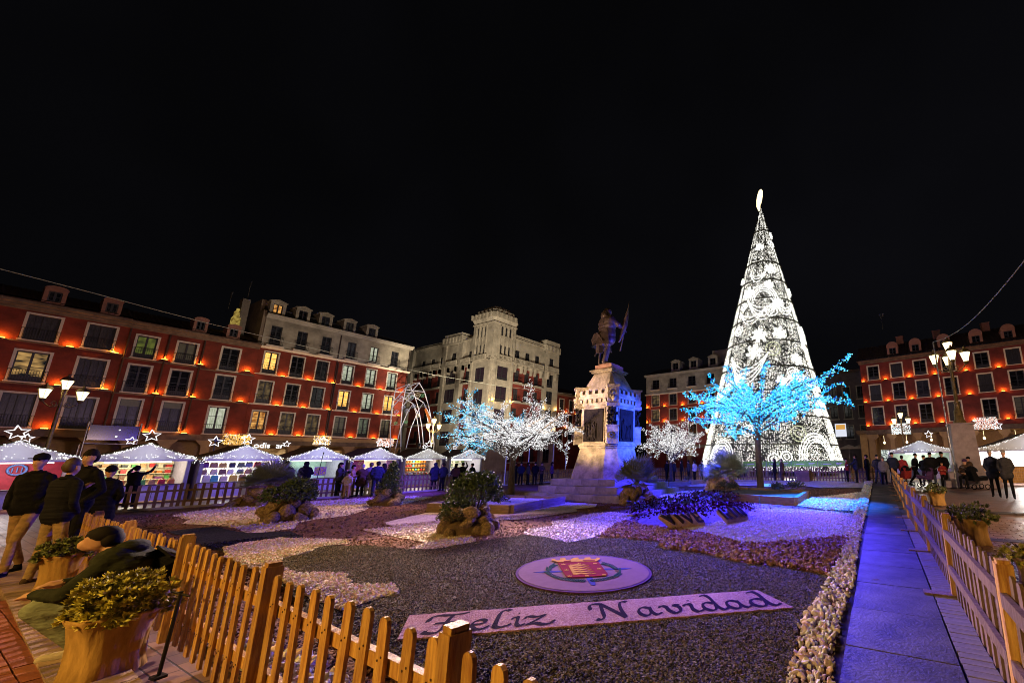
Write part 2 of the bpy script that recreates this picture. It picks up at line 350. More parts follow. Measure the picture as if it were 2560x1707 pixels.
# bed outline
BED = [(-24.2, 3.0), (-12.9, 1.75), (-6.3, 1.6), (-0.47, 1.25), (-0.44, 27.2), (-21.5, 27.2)]
def sheet(name, poly, z, m):
    b = MB(); b.add([(p[0], p[1], z) for p in poly], [tuple(range(len(poly)))]); return tag(b.build(name, m), kind='structure')
sheet('gravel_bed', BED, 0.0, GM['brown'])
PATCH = [
 ('light', 'W1', [(430,1289),(470,1280),(553,1270),(600,1264),(700,1257),(800,1251),(930,1244),(1040,1240),(1080,1243),(1000,1262),(925,1268),(912,1275),(870,1288),(790,1298),(745,1306),(735,1320),(660,1331),(620,1331),(590,1320),(545,1313),(453,1309),(474,1299)]),
 ('black', 'D1', [(415,1330),(476,1321),(543,1316),(563,1323),(622,1333),(693,1329),(729,1328),(757,1343),(739,1350),(630,1361),(589,1371),(548,1378),(528,1376),(471,1343),(425,1333)]),
 ('light', 'W3', [(903,1325),(985,1317),(960,1307),(1030,1290),(1090,1277),(1112,1277),(1140,1300),(1180,1345),(1187,1354),(1120,1368),(1060,1378),(1010,1377),(1040,1365),(1060,1356),(985,1342),(945,1335)]),
 ('light', 'W4', [(1235,1290),(1241,1302),(1325,1297),(1390,1287),(1440,1279),(1442,1273),(1490,1268),(1492,1260),(1410,1256),(1300,1262),(1200,1264)]),
 ('light', 'W5', [(1310,1336),(1311,1331),(1323,1324),(1361,1319),(1384,1317),(1378,1305),(1420,1300),(1452,1293),(1480,1285),(1530,1281),(1583,1288),(1568,1303),(1560,1315),(1520,1330),(1480,1346),(1446,1353),(1434,1360),(1400,1354),(1352,1346)]),
 ('white', 'W6', [(1685,1324),(1763,1312),(1852,1299),(1868,1285),(1885,1276),(1980,1275),(2060,1280),(2140,1288),(2130,1320),(2125,1349),(2090,1349),(2012,1357),(1940,1363),(1859,1366),(1799,1350),(1740,1336)]),
 ('white', 'W7', [(1995,1265),(2025,1247),(2075,1241),(2160,1232),(2152,1280),(2060,1275)]),
 ('white', 'W8', [(1650,1234),(1763,1227),(1790,1237),(1745,1252),(1655,1262)]),
 ('light', 'W9', [(1700,1205),(2172,1205),(2168,1221),(2050,1221),(1990,1213),(1720,1217)]),
 ('dark', 'D2', [(687,1455),(703,1404),(747,1386),(808,1370),(925,1368),(1000,1377),(1080,1378),(1114,1373),(1185,1360),(1250,1351),(1310,1342),(1352,1346),(1400,1356),(1420,1361),(1480,1350),(1560,1351),(1620,1356),(1655,1359),(1647,1370),(1665,1378),(1764,1390),(1832,1409),(1866,1417),(1940,1422),(2075,1447),(2061,1477),(2036,1523),(1997,1576),(2001,1612),(1976,1683),(1960,1790),(1500,1900),(1180,1840),(900,1640),(776,1560)]),
 ('bark', 'B1', [(1545,1312),(1575,1305),(1610,1318),(1650,1325),(1685,1324),(1740,1336),(1799,1350),(1859,1366),(1940,1363),(2012,1357),(2090,1349),(2125,1346),(2100,1400),(2077,1448),(1940,1422),(1866,1417),(1832,1409),(1764,1390),(1665,1378),(1647,1370),(1655,1359),(1620,1356),(1560,1351),(1500,1347),(1520,1330)]),
 ('light', 'W2', [(553,1377),(598,1365),(696,1352),(758,1352),(865,1356),(871,1364),(806,1371),(764,1389),(711,1401),(702,1419),(725,1437),(746,1441),(836,1440),(868,1446),(862,1455),(883,1470),(984,1470),(999,1484),(993,1493),(949,1505),(907,1520),(860,1538),(776,1508),(687,1455),(615,1425),(560,1400)]),
]
STONECOL = dict(light=[(0.46, 0.34, 0.27), (0.86, 0.76, 0.66)], white=[(0.55, 0.50, 0.44), (0.86, 0.82, 0.78)], dark=[(0.022, 0.02, 0.015), (0.26, 0.21, 0.13)], black=[(0.014, 0.014, 0.018), (0.055, 0.055, 0.065)], bark=[(0.13, 0.055, 0.035), (0.46, 0.27, 0.18)], brown=[(0.08, 0.04, 0.03), (0.32, 0.18, 0.14)])
STONE = mat('gravel_stone', (1, 1, 1), 0.85, var=0.06, vs=30, tone=True, spec=.15)
WP = {}
zz = 0.004
for i, (kind, key, px) in enumerate(PATCH):
    poly = rough_edge(wpoly(px), 0.16, 0.03 if kind != 'white' else 0.05, i + 3); WP[key] = (kind, poly)
    sheet('gravel_patch', poly, zz + 0.0042 * i, GM[kind])
TOPZ = zz + 0.0042 * len(PATCH)
BORDER = wpoly([(2181,1208),(2168,1274),(2147,1370),(2136,1470),(2115,1523),(2090,1612),(2086,1707),(2080,1900),(1930,1900),(1976,1683),(2001,1612),(1997,1576),(2036,1523),(2061,1477),(2075,1445),(2100,1400),(2117,1349),(2135,1300),(2152,1250),(2163,1208)])
def kind_at(P):
    k = np.full(len(P), -1)
    for i, (kind, key, px) in enumerate(PATCH): k[in_poly(P, WP[key][1])] = i
    return k
def scatter(name, region, n, smin, smax, cols, flat=0.6, z=0.0, tmpl=OCT, zs=0.0, filt=None, rng=RNG):
    poly = np.array(region); lo, hi = poly.min(0), poly.max(0)
    P = rng.uniform(lo, hi, (int(n * 1.0), 2)); P = P[in_poly(P, region)]
    if filt is not None: P = P[filt(P)]
    k = len(P); s = rng.uniform(smin, smax, (k, 1)) * rng.uniform(0.65, 1.25, (k, 3)); s[:, 2] *= flat
    t = rng.uniform(0, 1, (k, 1)) ** 1.6; c = np.array(cols[0]) * (1 - t) + np.array(cols[1]) * t; c = np.clip(c * rng.uniform(0.85, 1.15, (k, 3)), 0, 0.9)
    pos = np.concatenate([P, np.full((k, 1), z) + s[:, 2:3] * 0.5 + rng.uniform(0, 1, (k, 1)) * zs], 1)
    o = bulk(name, tmpl, pos, s, STONE, rot=rotmats(k, rng), col=c); return tag(o, kind='stuff')
def density(region, per_m2):
    p = np.array(region); a = 0.5 * abs(np.dot(p[:, 0], np.roll(p[:, 1], -1)) - np.dot(p[:, 1], np.roll(p[:, 0], -1)))
    lo, hi = p.min(0), p.max(0); return int(per_m2 * (hi[0] - lo[0]) * (hi[1] - lo[1]))
def only(i): return lambda P: (kind_at(P) == i) & (np.hypot(P[:, 0], P[:, 1]) < 13)
near = lambda d: (lambda P: np.hypot(P[:, 0], P[:, 1]) < d)
for i, (kind, key, px) in enumerate(PATCH):
    reg = WP[key][1]; zb = zz + 0.0042 * i
    dist = min(math.hypot(*p) for p in reg)
    if kind == 'dark':
        scatter('dark_gravel', reg, density(reg, 2600), 0.006, 0.013, STONECOL['dark'], 0.6, zb, filt=only(i))
    elif key == 'B1': scatter('brown_stones', reg, density(reg, 700), 0.022, 0.045, STONECOL['bark'], 0.6, zb, zs=0.02, filt=only(i))
    elif key == 'W2': scatter('pale_stones', reg, density(reg, 1300), 0.013, 0.026, STONECOL['light'], 0.6, zb, zs=0.01, filt=only(i))
    elif key == 'W6': scatter('white_stones', reg, density(reg, 800), 0.016, 0.032, STONECOL['white'], 0.6, zb, zs=0.01, filt=only(i))
    elif key in ('W5', 'W3', 'D1', 'W4'): scatter('gravel_stones', reg, density(reg, 500), 0.014, 0.028, STONECOL[kind], 0.6, zb, filt=only(i))
    elif key == 'W1': scatter('gravel_stones', reg, density(reg, 90), 0.02, 0.045, STONECOL['light'], 0.5, zb, filt=lambda P: kind_at(P) == 0)
    elif key in ('W7', 'W8'): scatter('white_stones', reg, density(reg, 160), 0.03, 0.05, STONECOL['white'], 0.6, zb, filt=near(22).__call__)
scatter('brown_gravel', BED, density(BED, 40), 0.02, 0.04, STONECOL['brown'], 0.5, 0.0, filt=lambda P: (kind_at(P) == -1) & (np.hypot(P[:, 0], P[:, 1]) >= 11) & (np.hypot(P[:, 0], P[:, 1]) < 22))
scatter('brown_gravel', BED, density(BED, 300), 0.012, 0.024, STONECOL['brown'], 0.6, 0.0, filt=lambda P: (kind_at(P) == -1) & (np.hypot(P[:, 0], P[:, 1]) < 11))
scatter('border_stones', BORDER, density(BORDER, 640), 0.012, 0.040, [(0.56, 0.46, 0.34), (0.95, 0.90, 0.82)], 0.55, TOPZ, tmpl=CHIP, zs=0.012, filt=near(12))
scatter('border_stones', BORDER, density(BORDER, 160), 0.045, 0.075, [(0.66, 0.58, 0.48), (0.92, 0.88, 0.82)], 0.7, TOPZ, zs=0.05, filt=lambda P: np.hypot(P[:, 0], P[:, 1]) >= 12)
FB = [(-5.2, 1.50), (-4.0, 1.46), (-2.6, 1.44), (-1.3, 1.36), (-0.5, 1.3), (-0.5, 1.5), (-1.4, 1.60), (-2.6, 1.72), (-4.0, 1.78), (-5.2, 1.78)]
scatter('border_stones', BORDER, density(BORDER, 900), 0.008, 0.018, [(0.30, 0.22, 0.14), (0.70, 0.60, 0.48)], 0.6, TOPZ - .01, filt=near(9))
scatter('border_stones', FB, density(FB, 420), 0.026, 0.052, [(0.62, 0.50, 0.36), (0.86, 0.80, 0.70)], 0.7, TOPZ, tmpl=CHIP, zs=0.03)

# walkway of long stone slabs
SLAB = mat('grey_walkway_slab', (0.125, 0.112, 0.115), 0.6, vs=2.6, bump=0.008, bs=38, col2=(0.045, 0.04, 0.042), spec=.2, vary=.25)
walk = MB(); walk.add([(-0.49, 0.6, 0.006), (0.66, 0.6, 0.006), (0.66, 28.4, 0.006), (-0.49, 28.4, 0.006)], [(0, 1, 2, 3)])
wk = tag(walk.build('walkway', mat('walkway_joint_dirt', (0.09, 0.06, 0.05), 0.9)), kind='structure')
rnd = random.Random(5)
y = 0.7
while y < 28:
    d = rnd.choice([0.62, 0.95, 1.0, 0.98, 0.42]); b = MB(); x1 = 0.40
    b.box((0, 0, 0), (0.80, d - 0.014, 0.05)); me = b.build('slab', SLAB, link=False)
    inst('slab', me, wk, (-0.005 + rnd.uniform(-.003, .003), y + d / 2, 0.016 + rnd.uniform(0, .003)), (rnd.uniform(-.002, .002), rnd.uniform(-.002, .002), 0)); y += d
b = MB(); b.box((0, 0, 0), (0.215, 0.088, 0.05)); sett_me = b.build('sett', mat('small_grey_sett', (0.33, 0.29, 0.30), 0.45, var=0.25, vs=5, bump=0.003), link=False)
y = 1.5
while y < 12.5:
    inst('sett', sett_me, wk, (0.52 + rnd.uniform(-.004, .004), y, 0.014 + rnd.uniform(-.002, .004)), (0, 0, rnd.uniform(-.02, .02))); y += 0.1
# bottom-left paving: bricks between stone bands
LP = tag(MB().build('left_pavement', PAVE), kind='structure')
bk = MB(); bk.box((0, 0, 0), (0.235, 0.115, 0.05)); brick_me = [bk.build('paving_brick', mat('red_paving_brick_%d' % i, c, 0.6, var=0.2, vs=9, bump=0.003, bs=70), link=False) for i, c in enumerate([(0.30, 0.085, 0.045), (0.25, 0.07, 0.04), (0.34, 0.11, 0.055)])]
BR = wpoly([(0, 1440), (130, 1500), (165, 1620), (0, 1700), (-350, 1800), (-300, 1480)])
BRc = np.array(BR); n = 0
for j in range(60):
    for i in range(60):
        x = -9.6 + 0.245 * i + (0.12 if j % 2 else 0); yy = -.6 + 0.125 * j
        p = proj((x, yy, 0))
        if -40 < p[0] < 190 and 1450 < p[1] < 1730 and n < 295 and yy < 0.93 + (x + 8) * -.02:
            inst('paving_brick', brick_me[rnd.randrange(3)], LP, (x, yy, -0.012 + rnd.uniform(-.003, .003)), (0, 0, rnd.uniform(-.01, .01))); n += 1
KS = mat('worn_kerb_stone', (0.36, 0.24, 0.16), 0.65, var=0.3, vs=3.5, bump=0.006, bs=40)
for (a, b_, w) in [((-13.0, 1.17), (-4.2, 0.92), 0.34), ((-4.2, 0.92), (-1.0, 0.72), 0.34)]:
    a = Vector(a); b_ = Vector(b_); L_ = (b_ - a).length; nn = int(L_ / 0.9)
    for k in range(nn):
        c = a.lerp(b_, (k + 0.5) / nn); m_ = MB(); m_.box((0, 0, 0), (L_ / nn - 0.012, w, 0.07)); o = m_.build('kerb_stone', KS, LP); o.location = (c.x, c.y, -0.004); o.rotation_euler = (0, 0, math.atan2(b_.y - a.y, b_.x - a.x))
for k in range(9):
    m_ = MB(); m_.box((0, 0, 0), (0.74, 0.46, 0.05)); o = m_.build('stone_slab', KS, LP); o.location = (-5.0 + 0.78 * k, 0.62 - 0.02 * k, -0.006); o.rotation_euler = (0, 0, -0.028)
# right pavement bricks (stretcher rows) as real pieces near the fence
RP = tag(MB().build('right_pavement', PAVE), kind='structure')
bk = MB(); bk.box((0, 0, 0), (0.29, 0.14, 0.05)); bme = [bk.build('paving_brick', mat('plaza_brick_%d' % i, c, 0.36, var=0.2, vs=6, bump=0.003, bs=50), link=False) for i, c in enumerate([(0.30, 0.17, 0.125), (0.24, 0.13, 0.10), (0.36, 0.21, 0.16)])]
n = 0
for j in range(60):
    for i in range(40):
        x = 1.0 + 0.31 * i + (0.155 if j % 2 else 0); yy = 3.4 + 0.16 * j; p = proj((x, yy, 0))
        if 2330 < p[0] < 2585 and p[1] < 1560 and n < 300 and p[0] > 2300 + (p[1] - 1200) * .62:
            inst('paving_brick', bme[rnd.randrange(3)], RP, (x, yy, -0.022 + rnd.uniform(-.002, .003)), (0, 0, rnd.uniform(-.008, .008))); n += 1
for (x0, x1, y0, y1) in [(1.2, 14, 14.1, 14.45), (1.0, 14, 9.6, 9.9)]:
    k = x0
    while k < x1:
        m_ = MB(); m_.box((0, 0, 0), (0.98, y1 - y0, 0.05)); o = m_.build('band_stone', SLAB, RP); o.location = (k + .5, (y0 + y1) / 2, -0.02 + 0.006); k += 1.0
# kerb along the back of the bed
kb = MB()
for a, b_ in [((-24.35, 2.9), (-23.3, 8.9)), ((-23.3, 8.9), (-22.6, 14.5)), ((-22.6, 14.5), (-21.8, 27.3)), ((-21.8, 27.3), (-0.5, 27.3))]:
    a = Vector(a); b_ = Vector(b_); c = (a + b_) / 2; kb.box((c.x, c.y, 0.03), ((b_ - a).length + .1, 0.12, 0.1), math.atan2(b_.y - a.y, b_.x - a.x))
tag(kb.build('bed_kerb', mat('kerb_grey', (0.34, 0.30, 0.30), 0.7)), kind='structure')

# ================================================================== PICKET FENCES
def picket_mesh(h, w, t, m, rz=(.2, .66)):
    b = MB(); pts = [(-w / 2, 0), (w / 2, 0), (w / 2, h - w * 0.42)]
    for k in range(1, 5): a = PI * k / 5; pts.append((math.cos(a) * w / 2, h - w * 0.42 + math.sin(a) * w * 0.42))
    pts.append((-w / 2, h - w * 0.42)); b.prism_xz(pts, -t / 2, t / 2)
    for zc in rz:
        for dx in (-.016, .016): b.prism_xz([(dx + .0055 * math.cos(a * PI / 3), zc + dx * .6 + .0055 * math.sin(a * PI / 3)) for a in range(6)], -t / 2 - .003, -t / 2 + .001, 1); b.prism_xz([(dx + .0055 * math.cos(a * PI / 3), zc + dx * .6 + .0055 * math.sin(a * PI / 3)) for a in range(6)], t / 2 - .001, t / 2 + .003, 1)
    return b.build('picket', [m, mat('rusty_screw', (.10, .05, .03), .5, .5)], link=False)
def post_mesh(h, w, m):
    b = MB(); b.box((0, 0, h / 2), (w, w, h)); b.box((0, 0, h + 0.012), (w * 0.8, w * 0.8, 0.024)); return b.build('post', m, link=False)
def fence(label, pts, m, h=0.84, spacing=0.2, w=0.082, t=0.018, postw=0.09, posth=0.915, panel=2.2, side=1, rails=(0.22, 0.62), z0=0.04, group='picket fences round the flower bed', foot=False, seed=0, postm=None, jit=0.004, railh=0.07):
    rnd = random.Random(seed); a0 = Vector(pts[0]); root = empty('picket_fence', (a0.x, a0.y, 0), 0, label, 'fence', group)
    pk = [picket_mesh(h * k, w, t, m) for k in (1, 0.985)]; ps = post_mesh(posth, postw, postm or m); n = 0
    for i in range(len(pts) - 1):
        a = Vector(pts[i]); b = Vector(pts[i + 1]); L = (b - a).length; an = math.atan2(b.y - a.y, b.x - a.x); u = (b - a).normalized(); nrm = Vector((-u.y, u.x)) * side
        np_ = max(1, round(L / panel)); pl = L / np_
        for j in range(np_ + (1 if i == len(pts) - 2 else 0)):
            c = a + u * pl * j - a0; inst('post', ps, root, (c.x, c.y, 0), (0, 0, an))
            if foot:
                fm = MB(); fm.box((0, 0, 0), (0.36, 0.14, 0.03)); o = fm.build('foot', m, root); o.location = (c.x + nrm.x * .14, c.y + nrm.y * .14, 0.045); o.rotation_euler = (0, 0, an + PI / 2)
        for j in range(np_):
            dz = rnd.uniform(-.012, .012); p0 = a + u * (pl * j + postw * .5) - a0; p1 = a + u * (pl * (j + 1) - postw * .5) - a0; c = (p0 + p1) / 2
            for rz_ in rails:
                rm = MB(); rm.box((0, 0, 0), ((p1 - p0).length, 0.035, railh)); o = rm.build('rail', m, root); o.location = (c.x + nrm.x * .03, c.y + nrm.y * .03, z0 + rz_ + dz); o.rotation_euler = (0, 0, an)
            k = max(1, int(round((pl - postw) / spacing))); 
            for q in range(k):
                if n >= 298: break
                c = p0.lerp(p1, (q + 0.5) / k); n += 1
                inst('picket', pk[rnd.randrange(2)], root, (c.x, c.y, z0 + dz + rnd.uniform(-jit, jit)), (rnd.uniform(-.012, .012), rnd.uniform(-.014, .014), an + rnd.uniform(-.03, .03)))
    return root
fence('orange-lit varnished picket fence along the near edge of the gravel bed', [(-12.9, 1.62), (-8.3, 1.44), (-6.1, 1.42), (-3.8, 1.30), (-1.64, 1.17), (-0.6, 1.02)], M['wood'], side=1, seed=1)
fence('left end picket fence running away behind the standing men', [(-12.9, 1.62), (-19, 2.6), (-24.3, 3.3)], M['woodd'], side=-1, seed=2)
fence('dark picket fence between the gravel bed and the row of stalls', [(-24.5, 3.3), (-23.5, 8.9), (-22.9, 14.5), (-22.0, 27.6)], M['woodd'], side=-1, seed=3, h=0.86)
fence('dark far picket fence in front of the giant lit cone tree', [(-21.8, 27.7), (0.3, 27.9)], M['woodd'], side=-1, seed=4, h=0.9)
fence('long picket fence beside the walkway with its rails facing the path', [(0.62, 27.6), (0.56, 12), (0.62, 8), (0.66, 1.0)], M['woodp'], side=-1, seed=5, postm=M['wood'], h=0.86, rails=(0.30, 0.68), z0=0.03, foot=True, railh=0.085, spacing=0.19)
# wooden boxes of the fence line (dark planter boxes)
for (x, y, lab) in [(G(700,1250).x, G(700,1250).y, 'dark wooden box planter in the back fence left of the fan palm'), (G(1130,1222).x, G(1130,1222).y, 'brown wooden box planter in the back fence behind the leafy shrub'), (-4.6, 27.5, 'dark wooden box planter in the far fence right of the blue tree trunk'), (-9.8, 27.5, 'dark wooden box planter in the far fence left of the blue tree trunk')]:
    r = empty('wooden_planter', (x, y, 0), 0, lab, 'planter', 'wooden planters set in the fence')
    for k in range(5):
        for s in (-1, 1):
            b = MB(); b.box((0, 0, 0), (0.86, 0.03, 0.13)); o = b.build('board', M['woodd'], r); o.location = (0, s * 0.38, 0.1 + 0.145 * k)
            b = MB(); b.box((0, 0, 0), (0.03, 0.72, 0.13)); o = b.build('board', M['woodd'], r); o.location = (s * 0.41, 0, 0.1 + 0.145 * k)
    b = MB(); b.box((0, 0, 0.6), (0.8, 0.7, 0.06)); b.build('soil', M['soil'], r)
# ================================================================== BUILDINGS
WC = {}
def wmesh(kind, w, h, mats, extra=None):
    key = (kind, round(w, 2), round(h, 2), tuple(m.name for m in mats), extra)
    if key in WC: return WC[key]
    b = MB(); s = 0.07
    if kind == 'sash':
        nx, nz = extra
        b.bx(-w/2, -w/2 + s, -.03, .03, 0, h); b.bx(w/2 - s, w/2, -.03, .03, 0, h); b.bx(-w/2 + s, w/2 - s, -.03, .03, 0, s * 1.4); b.bx(-w/2 + s, w/2 - s, -.03, .03, h - s, h)
        b.bx(-.055, .055, -.035, .035, s * 1.4, h - s)
        for i in range(1, nz): zc = s + (h - 2 * s) * i / nz; b.bx(-w/2 + s, -.055, -.015, .015, zc - .018, zc + .018); b.bx(.055, w/2 - s, -.015, .015, zc - .018, zc + .018)
        for sx in (-1, 1):
            for i in range(1, nx): xc = sx * (.055 + (w/2 - s - .055) * i / nx); b.bx(xc - .015, xc + .015, -.014, .014, s * 1.4, h - s)
            if h > 1.7: b.bx(min(sx*.055, sx*(w/2-s)), max(sx*.055, sx*(w/2-s)), -.02, .02, s * 1.4, s * 1.4 + h * .16)
    elif kind == 'pane': b.add([(-w/2 + .02, 0, .02), (w/2 - .02, 0, .02), (w/2 - .02, 0, h - .02), (-w/2 + .02, 0, h - .02), (-w/2+.02, .03, .02), (w/2-.02, .03, .02), (w/2-.02, .03, h-.02), (-w/2+.02, .03, h-.02)], [(0, 1, 2, 3), (7, 6, 5, 4), (0, 4, 5, 1), (1, 5, 6, 2), (2, 6, 7, 3), (3, 7, 4, 0)])
    elif kind == 'surround':
        t = extra; b.bx(-w/2 - t, -w/2, -.05, .06, -.02, h); b.bx(w/2, w/2 + t, -.05, .06, -.02, h); b.bx(-w/2 - t, w/2 + t, -.065, .06, h, h + t)
        b.bx(-w/2 - t - .05, w/2 + t + .05, -.10, .06, -.10, -.02)
    elif kind == 'railing':
        hh, proj_ = extra; W = w + .28
        b.bx(-W/2, W/2, -proj_, -proj_ + .03, hh - .03, hh); b.bx(-W/2, W/2, -proj_, -proj_ + .03, .04, .07)
        n = int(W / .11)
        for i in range(n + 1): x = -W/2 + (W - .02) * i / n; b.bx(x, x + .02, -proj_ + .004, -proj_ + .024, .07, hh - .03)
        for s_ in (-1, 1): b.bx(s_ * W/2 - .015, s_ * W/2 + .015, -proj_ + .03, -.02, hh - .03, hh); b.bx(s_ * W/2 - .012, s_ * W/2 + .012, -proj_ + .03, -.02, .04, .07)
    elif kind == 'balcony': 
        W = w + .5; b.bx(-W/2, W/2, -extra, -.001, -.16, -.03); b.bx(-W/2 - .03, W/2 + .03, -extra - .03, -.001, -.03, 0)
    elif kind == 'baluster':
        W = w; b.bx(-W/2, W/2, -.45, -.30, .72, .84); b.bx(-W/2, W/2, -.45, -.30, 0, .12); n = max(2, int(W / .24))
        for i in range(n): b.lathe([(.035, .12), (.07, .3), (.035, .5), (.06, .72)], (-W/2 + W * (i + .5) / n, -.375, 0), 6)
        b.bx(-W/2, -W/2 + .18, -.46, -.29, .12, .72); b.bx(W/2 - .18, W/2, -.46, -.29, .12, .72)
    elif kind == 'shutter': 
        for i in range(int(h / .09)): b.box((0, 0, .05 + .09 * i), (w - .1, .02, .07))
    me = b.build(kind, list(mats), link=False); WC[key] = me; return me
def window(root, u, z, w, h, pane, trim=None, tt=.13, bars=(1, 4), rail=None, sash=None, y=.16, balc=None, ry=0.0, roller=0.0):
    o = inst('window', wmesh('sash', w, h, [sash or M['sash']], bars), root, (u, ry + y, z))
    inst('pane', wmesh('pane', w, h, [pane]), o, (0, .05, 0))
    if trim: inst('surround', wmesh('surround', w, h, [trim], tt), o, (0, -y, 0))
    if roller: b = MB(); b.box((0, -.04, h * (1 - roller / 2)), (w - .12, .02, h * roller)); b.build('roller_blind', M['blind'], o)
    if rail: inst('railing', wmesh('railing', w, h, [M['iron']], rail), o, (0, -y, 0))
    if balc: inst('balcony_slab', wmesh('balcony', w, h, [M['trim']], balc), o, (0, -y, 0))
    return o
def wall(name, root, x0, x1, z0, z1, holes, m, y=0.0, reveal=.22):
    xs = sorted({x0, x1, *[v for hh in holes for v in hh[:2] if x0 < v < x1]}); zs = sorted({z0, z1, *[v for hh in holes for v in hh[2:] if z0 < v < z1]})
    b = MB()
    for i in range(len(xs) - 1):
        for j in range(len(zs) - 1):
            cx, cz = (xs[i] + xs[i+1]) / 2, (zs[j] + zs[j+1]) / 2
            if any(hh[0] < cx < hh[1] and hh[2] < cz < hh[3] for hh in holes): continue
            b.add([(xs[i], y, zs[j]), (xs[i+1], y, zs[j]), (xs[i+1], y, zs[j+1]), (xs[i], y, zs[j+1])], [(0, 1, 2, 3)])
    for a, c, d, e in holes:
        a, c, d, e = max(a, x0), min(c, x1), max(d, z0), min(e, z1)
        if a >= c or d >= e: continue
        q = [(a, y, d), (c, y, d), (c, y, e), (a, y, e), (a, y + reveal, d), (c, y + reveal, d), (c, y + reveal, e), (a, y + reveal, e)]
        b.add(q, [(0, 4, 5, 1), (1, 5, 6, 2), (2, 6, 7, 3), (3, 7, 4, 0), (4, 7, 6, 5)])
    return b.build(name, m, root)
def cornice(root, x0, x1, z, steps, m, name='cornice', y=0.0):
    b = MB(); zz_ = z
    for i, (hh, p) in enumerate(steps): b.bx(x0 - (p if i else 0) * .0, x1, y - p, y + .1, zz_, zz_ + hh); zz_ += hh + .0015
    return b.build(name, m, root)
def roof(root, x0, x1, y0, z0, y1, z1, m, ridges=.30, name='roof'):
    b = MB(); n = int((x1 - x0) / (ridges / 2)); vs = []
    for i in range(n + 1):
        x = x0 + (x1 - x0) * i / n; dz = .05 if i % 2 else 0
        vs += [(x, y0, z0 + dz), (x, y1, z1 + dz)]
    b.add(vs, [(2*i, 2*i+2, 2*i+3, 2*i+1) for i in range(n)]); b.bx(x0, x1, y1, y1 + 6, z1 - .3, z1 - .02)
    b.bx(x0, x1, y0, y1, z0 - .18, z0 - .1)
    return b.build(name, m, root)
def dormer(root, u, y, z, w, h, style, m, pane, d=1.6):
    b = MB(); t = w * .2
    b.bx(u - w/2, u - w/2 + t, y, y + .2, z, z + h); b.bx(u + w/2 - t, u + w/2, y, y + .2, z, z + h); b.bx(u - w/2 + t, u + w/2 - t, y, y + .2, z, z + h * .14); b.bx(u - w/2 + t, u + w/2 - t, y, y + .2, z + h * .84, z + h)
    b.bx(u - w/2, u - w/2 + .08, y + .2, y + d, z, z + h); b.bx(u + w/2 - .08, u + w/2, y + .2, y + d, z, z + h)
    if style == 'gable': b.prism_xz([(u - w/2 - .1, z + h), (u + w/2 + .1, z + h), (u + w/2 + .1, z + h + .06), (u, z + h + w * .24), (u - w/2 - .1, z + h + .06)], y - .08, y + d)
    else:
        pts = [(u - w/2 - .04, z + h), (u + w/2 + .04, z + h)]; k = .28 if style == 'arc' else .5
        for i in range(1, 8): a = PI * i / 8; pts.append((u + math.cos(a) * (w/2 + .04), z + h + math.sin(a) * w * k))
        b.prism_xz(pts, y - .06, y + d)
    o = b.build('dormer', m, root)
    wi = inst('window', wmesh('sash', w - 2 * t, h * .7, [M['sash']], (1, 2)), o, (u, y + .12, z + h * .14))
    wi2 = inst('pane', wmesh('pane', w - 2 * t, h * .7, [pane]), o, (u, y + .17, z + h * .14)); return o
_wl = MB(); _wl.bx(-.17, .17, -.2, -.02, -.05, .0, 0); _wl.bx(-.15, .15, -.18, -.04, .0015, .05, 1)
WLME = _wl.build('wall_light', [M['iron'], WASH], link=False)
def washlight(root, u, z, y=0.0, power=9, col=(1.0, 0.30, 0.022)):
    o = inst('wall_light', WLME, root, (u, y, z))
    l = lamp('uplight', (0, -.21, .17), col, power * 4.2, .03, o, spot=None); return o
def downpipe(root, u, z0, z1, y=0.0):
    b = MB(); b.tube([(u, y - .09, z0), (u, y - .09, z1)], .055, 8)
    for k in range(4): zc = z0 + (z1 - z0) * (k + .5) / 4; b.bx(u - .08, u + .08, y - .12, y, zc - .02, zc + .02)
    return b.build('downpipe', M['pipe'], root)
def mass(root, x0, x1, y0, y1, z0, z1, m, name='side_walls'):
    b = MB(); b.bx(x0, x1, y0, y1, z0, z1); return b.build(name, m, root)

# ---- left facade: origin (-55,0), local x = world Y
def arcade(root, x0, x1, ztop, piers, m, pw=.55, dark=True):
    """stone piers with brackets carrying a beam, dim arcade behind"""
    b = MB(); b.bx(x0, x1, -.12, .9, ztop - .45, ztop); b.build('arcade_beam', M['corn'], root)
    for u in piers:
        b = MB(); b.bx(u - pw/2, u + pw/2, 0, .6, 0, ztop - .95)
        b.prism_xz([(u - pw/2, ztop - .95), (u + pw/2, ztop - .95), (u + pw * 1.2, ztop - .452), (u - pw * 1.2, ztop - .452)], .0, .6); b.bx(u - pw/2 - .06, u + pw/2 + .06, -.06, .66, ztop - 1.05, ztop - .955); b.build('arcade_pier', m, root)
    b = MB(); b.add([(x0, 4.2, 0), (x1, 4.2, 0), (x1, 4.2, ztop), (x0, 4.2, ztop)], [(0, 1, 2, 3)]); b.add([(x0, .6, ztop - .46), (x1, .6, ztop - .46), (x1, 4.2, ztop - .46), (x0, 4.2, ztop - .46)], [(0, 1, 2, 3)])
    b.build('arcade_back_wall', mat('arcade_inner_wall', (0.42, 0.27, 0.13), .8), root)
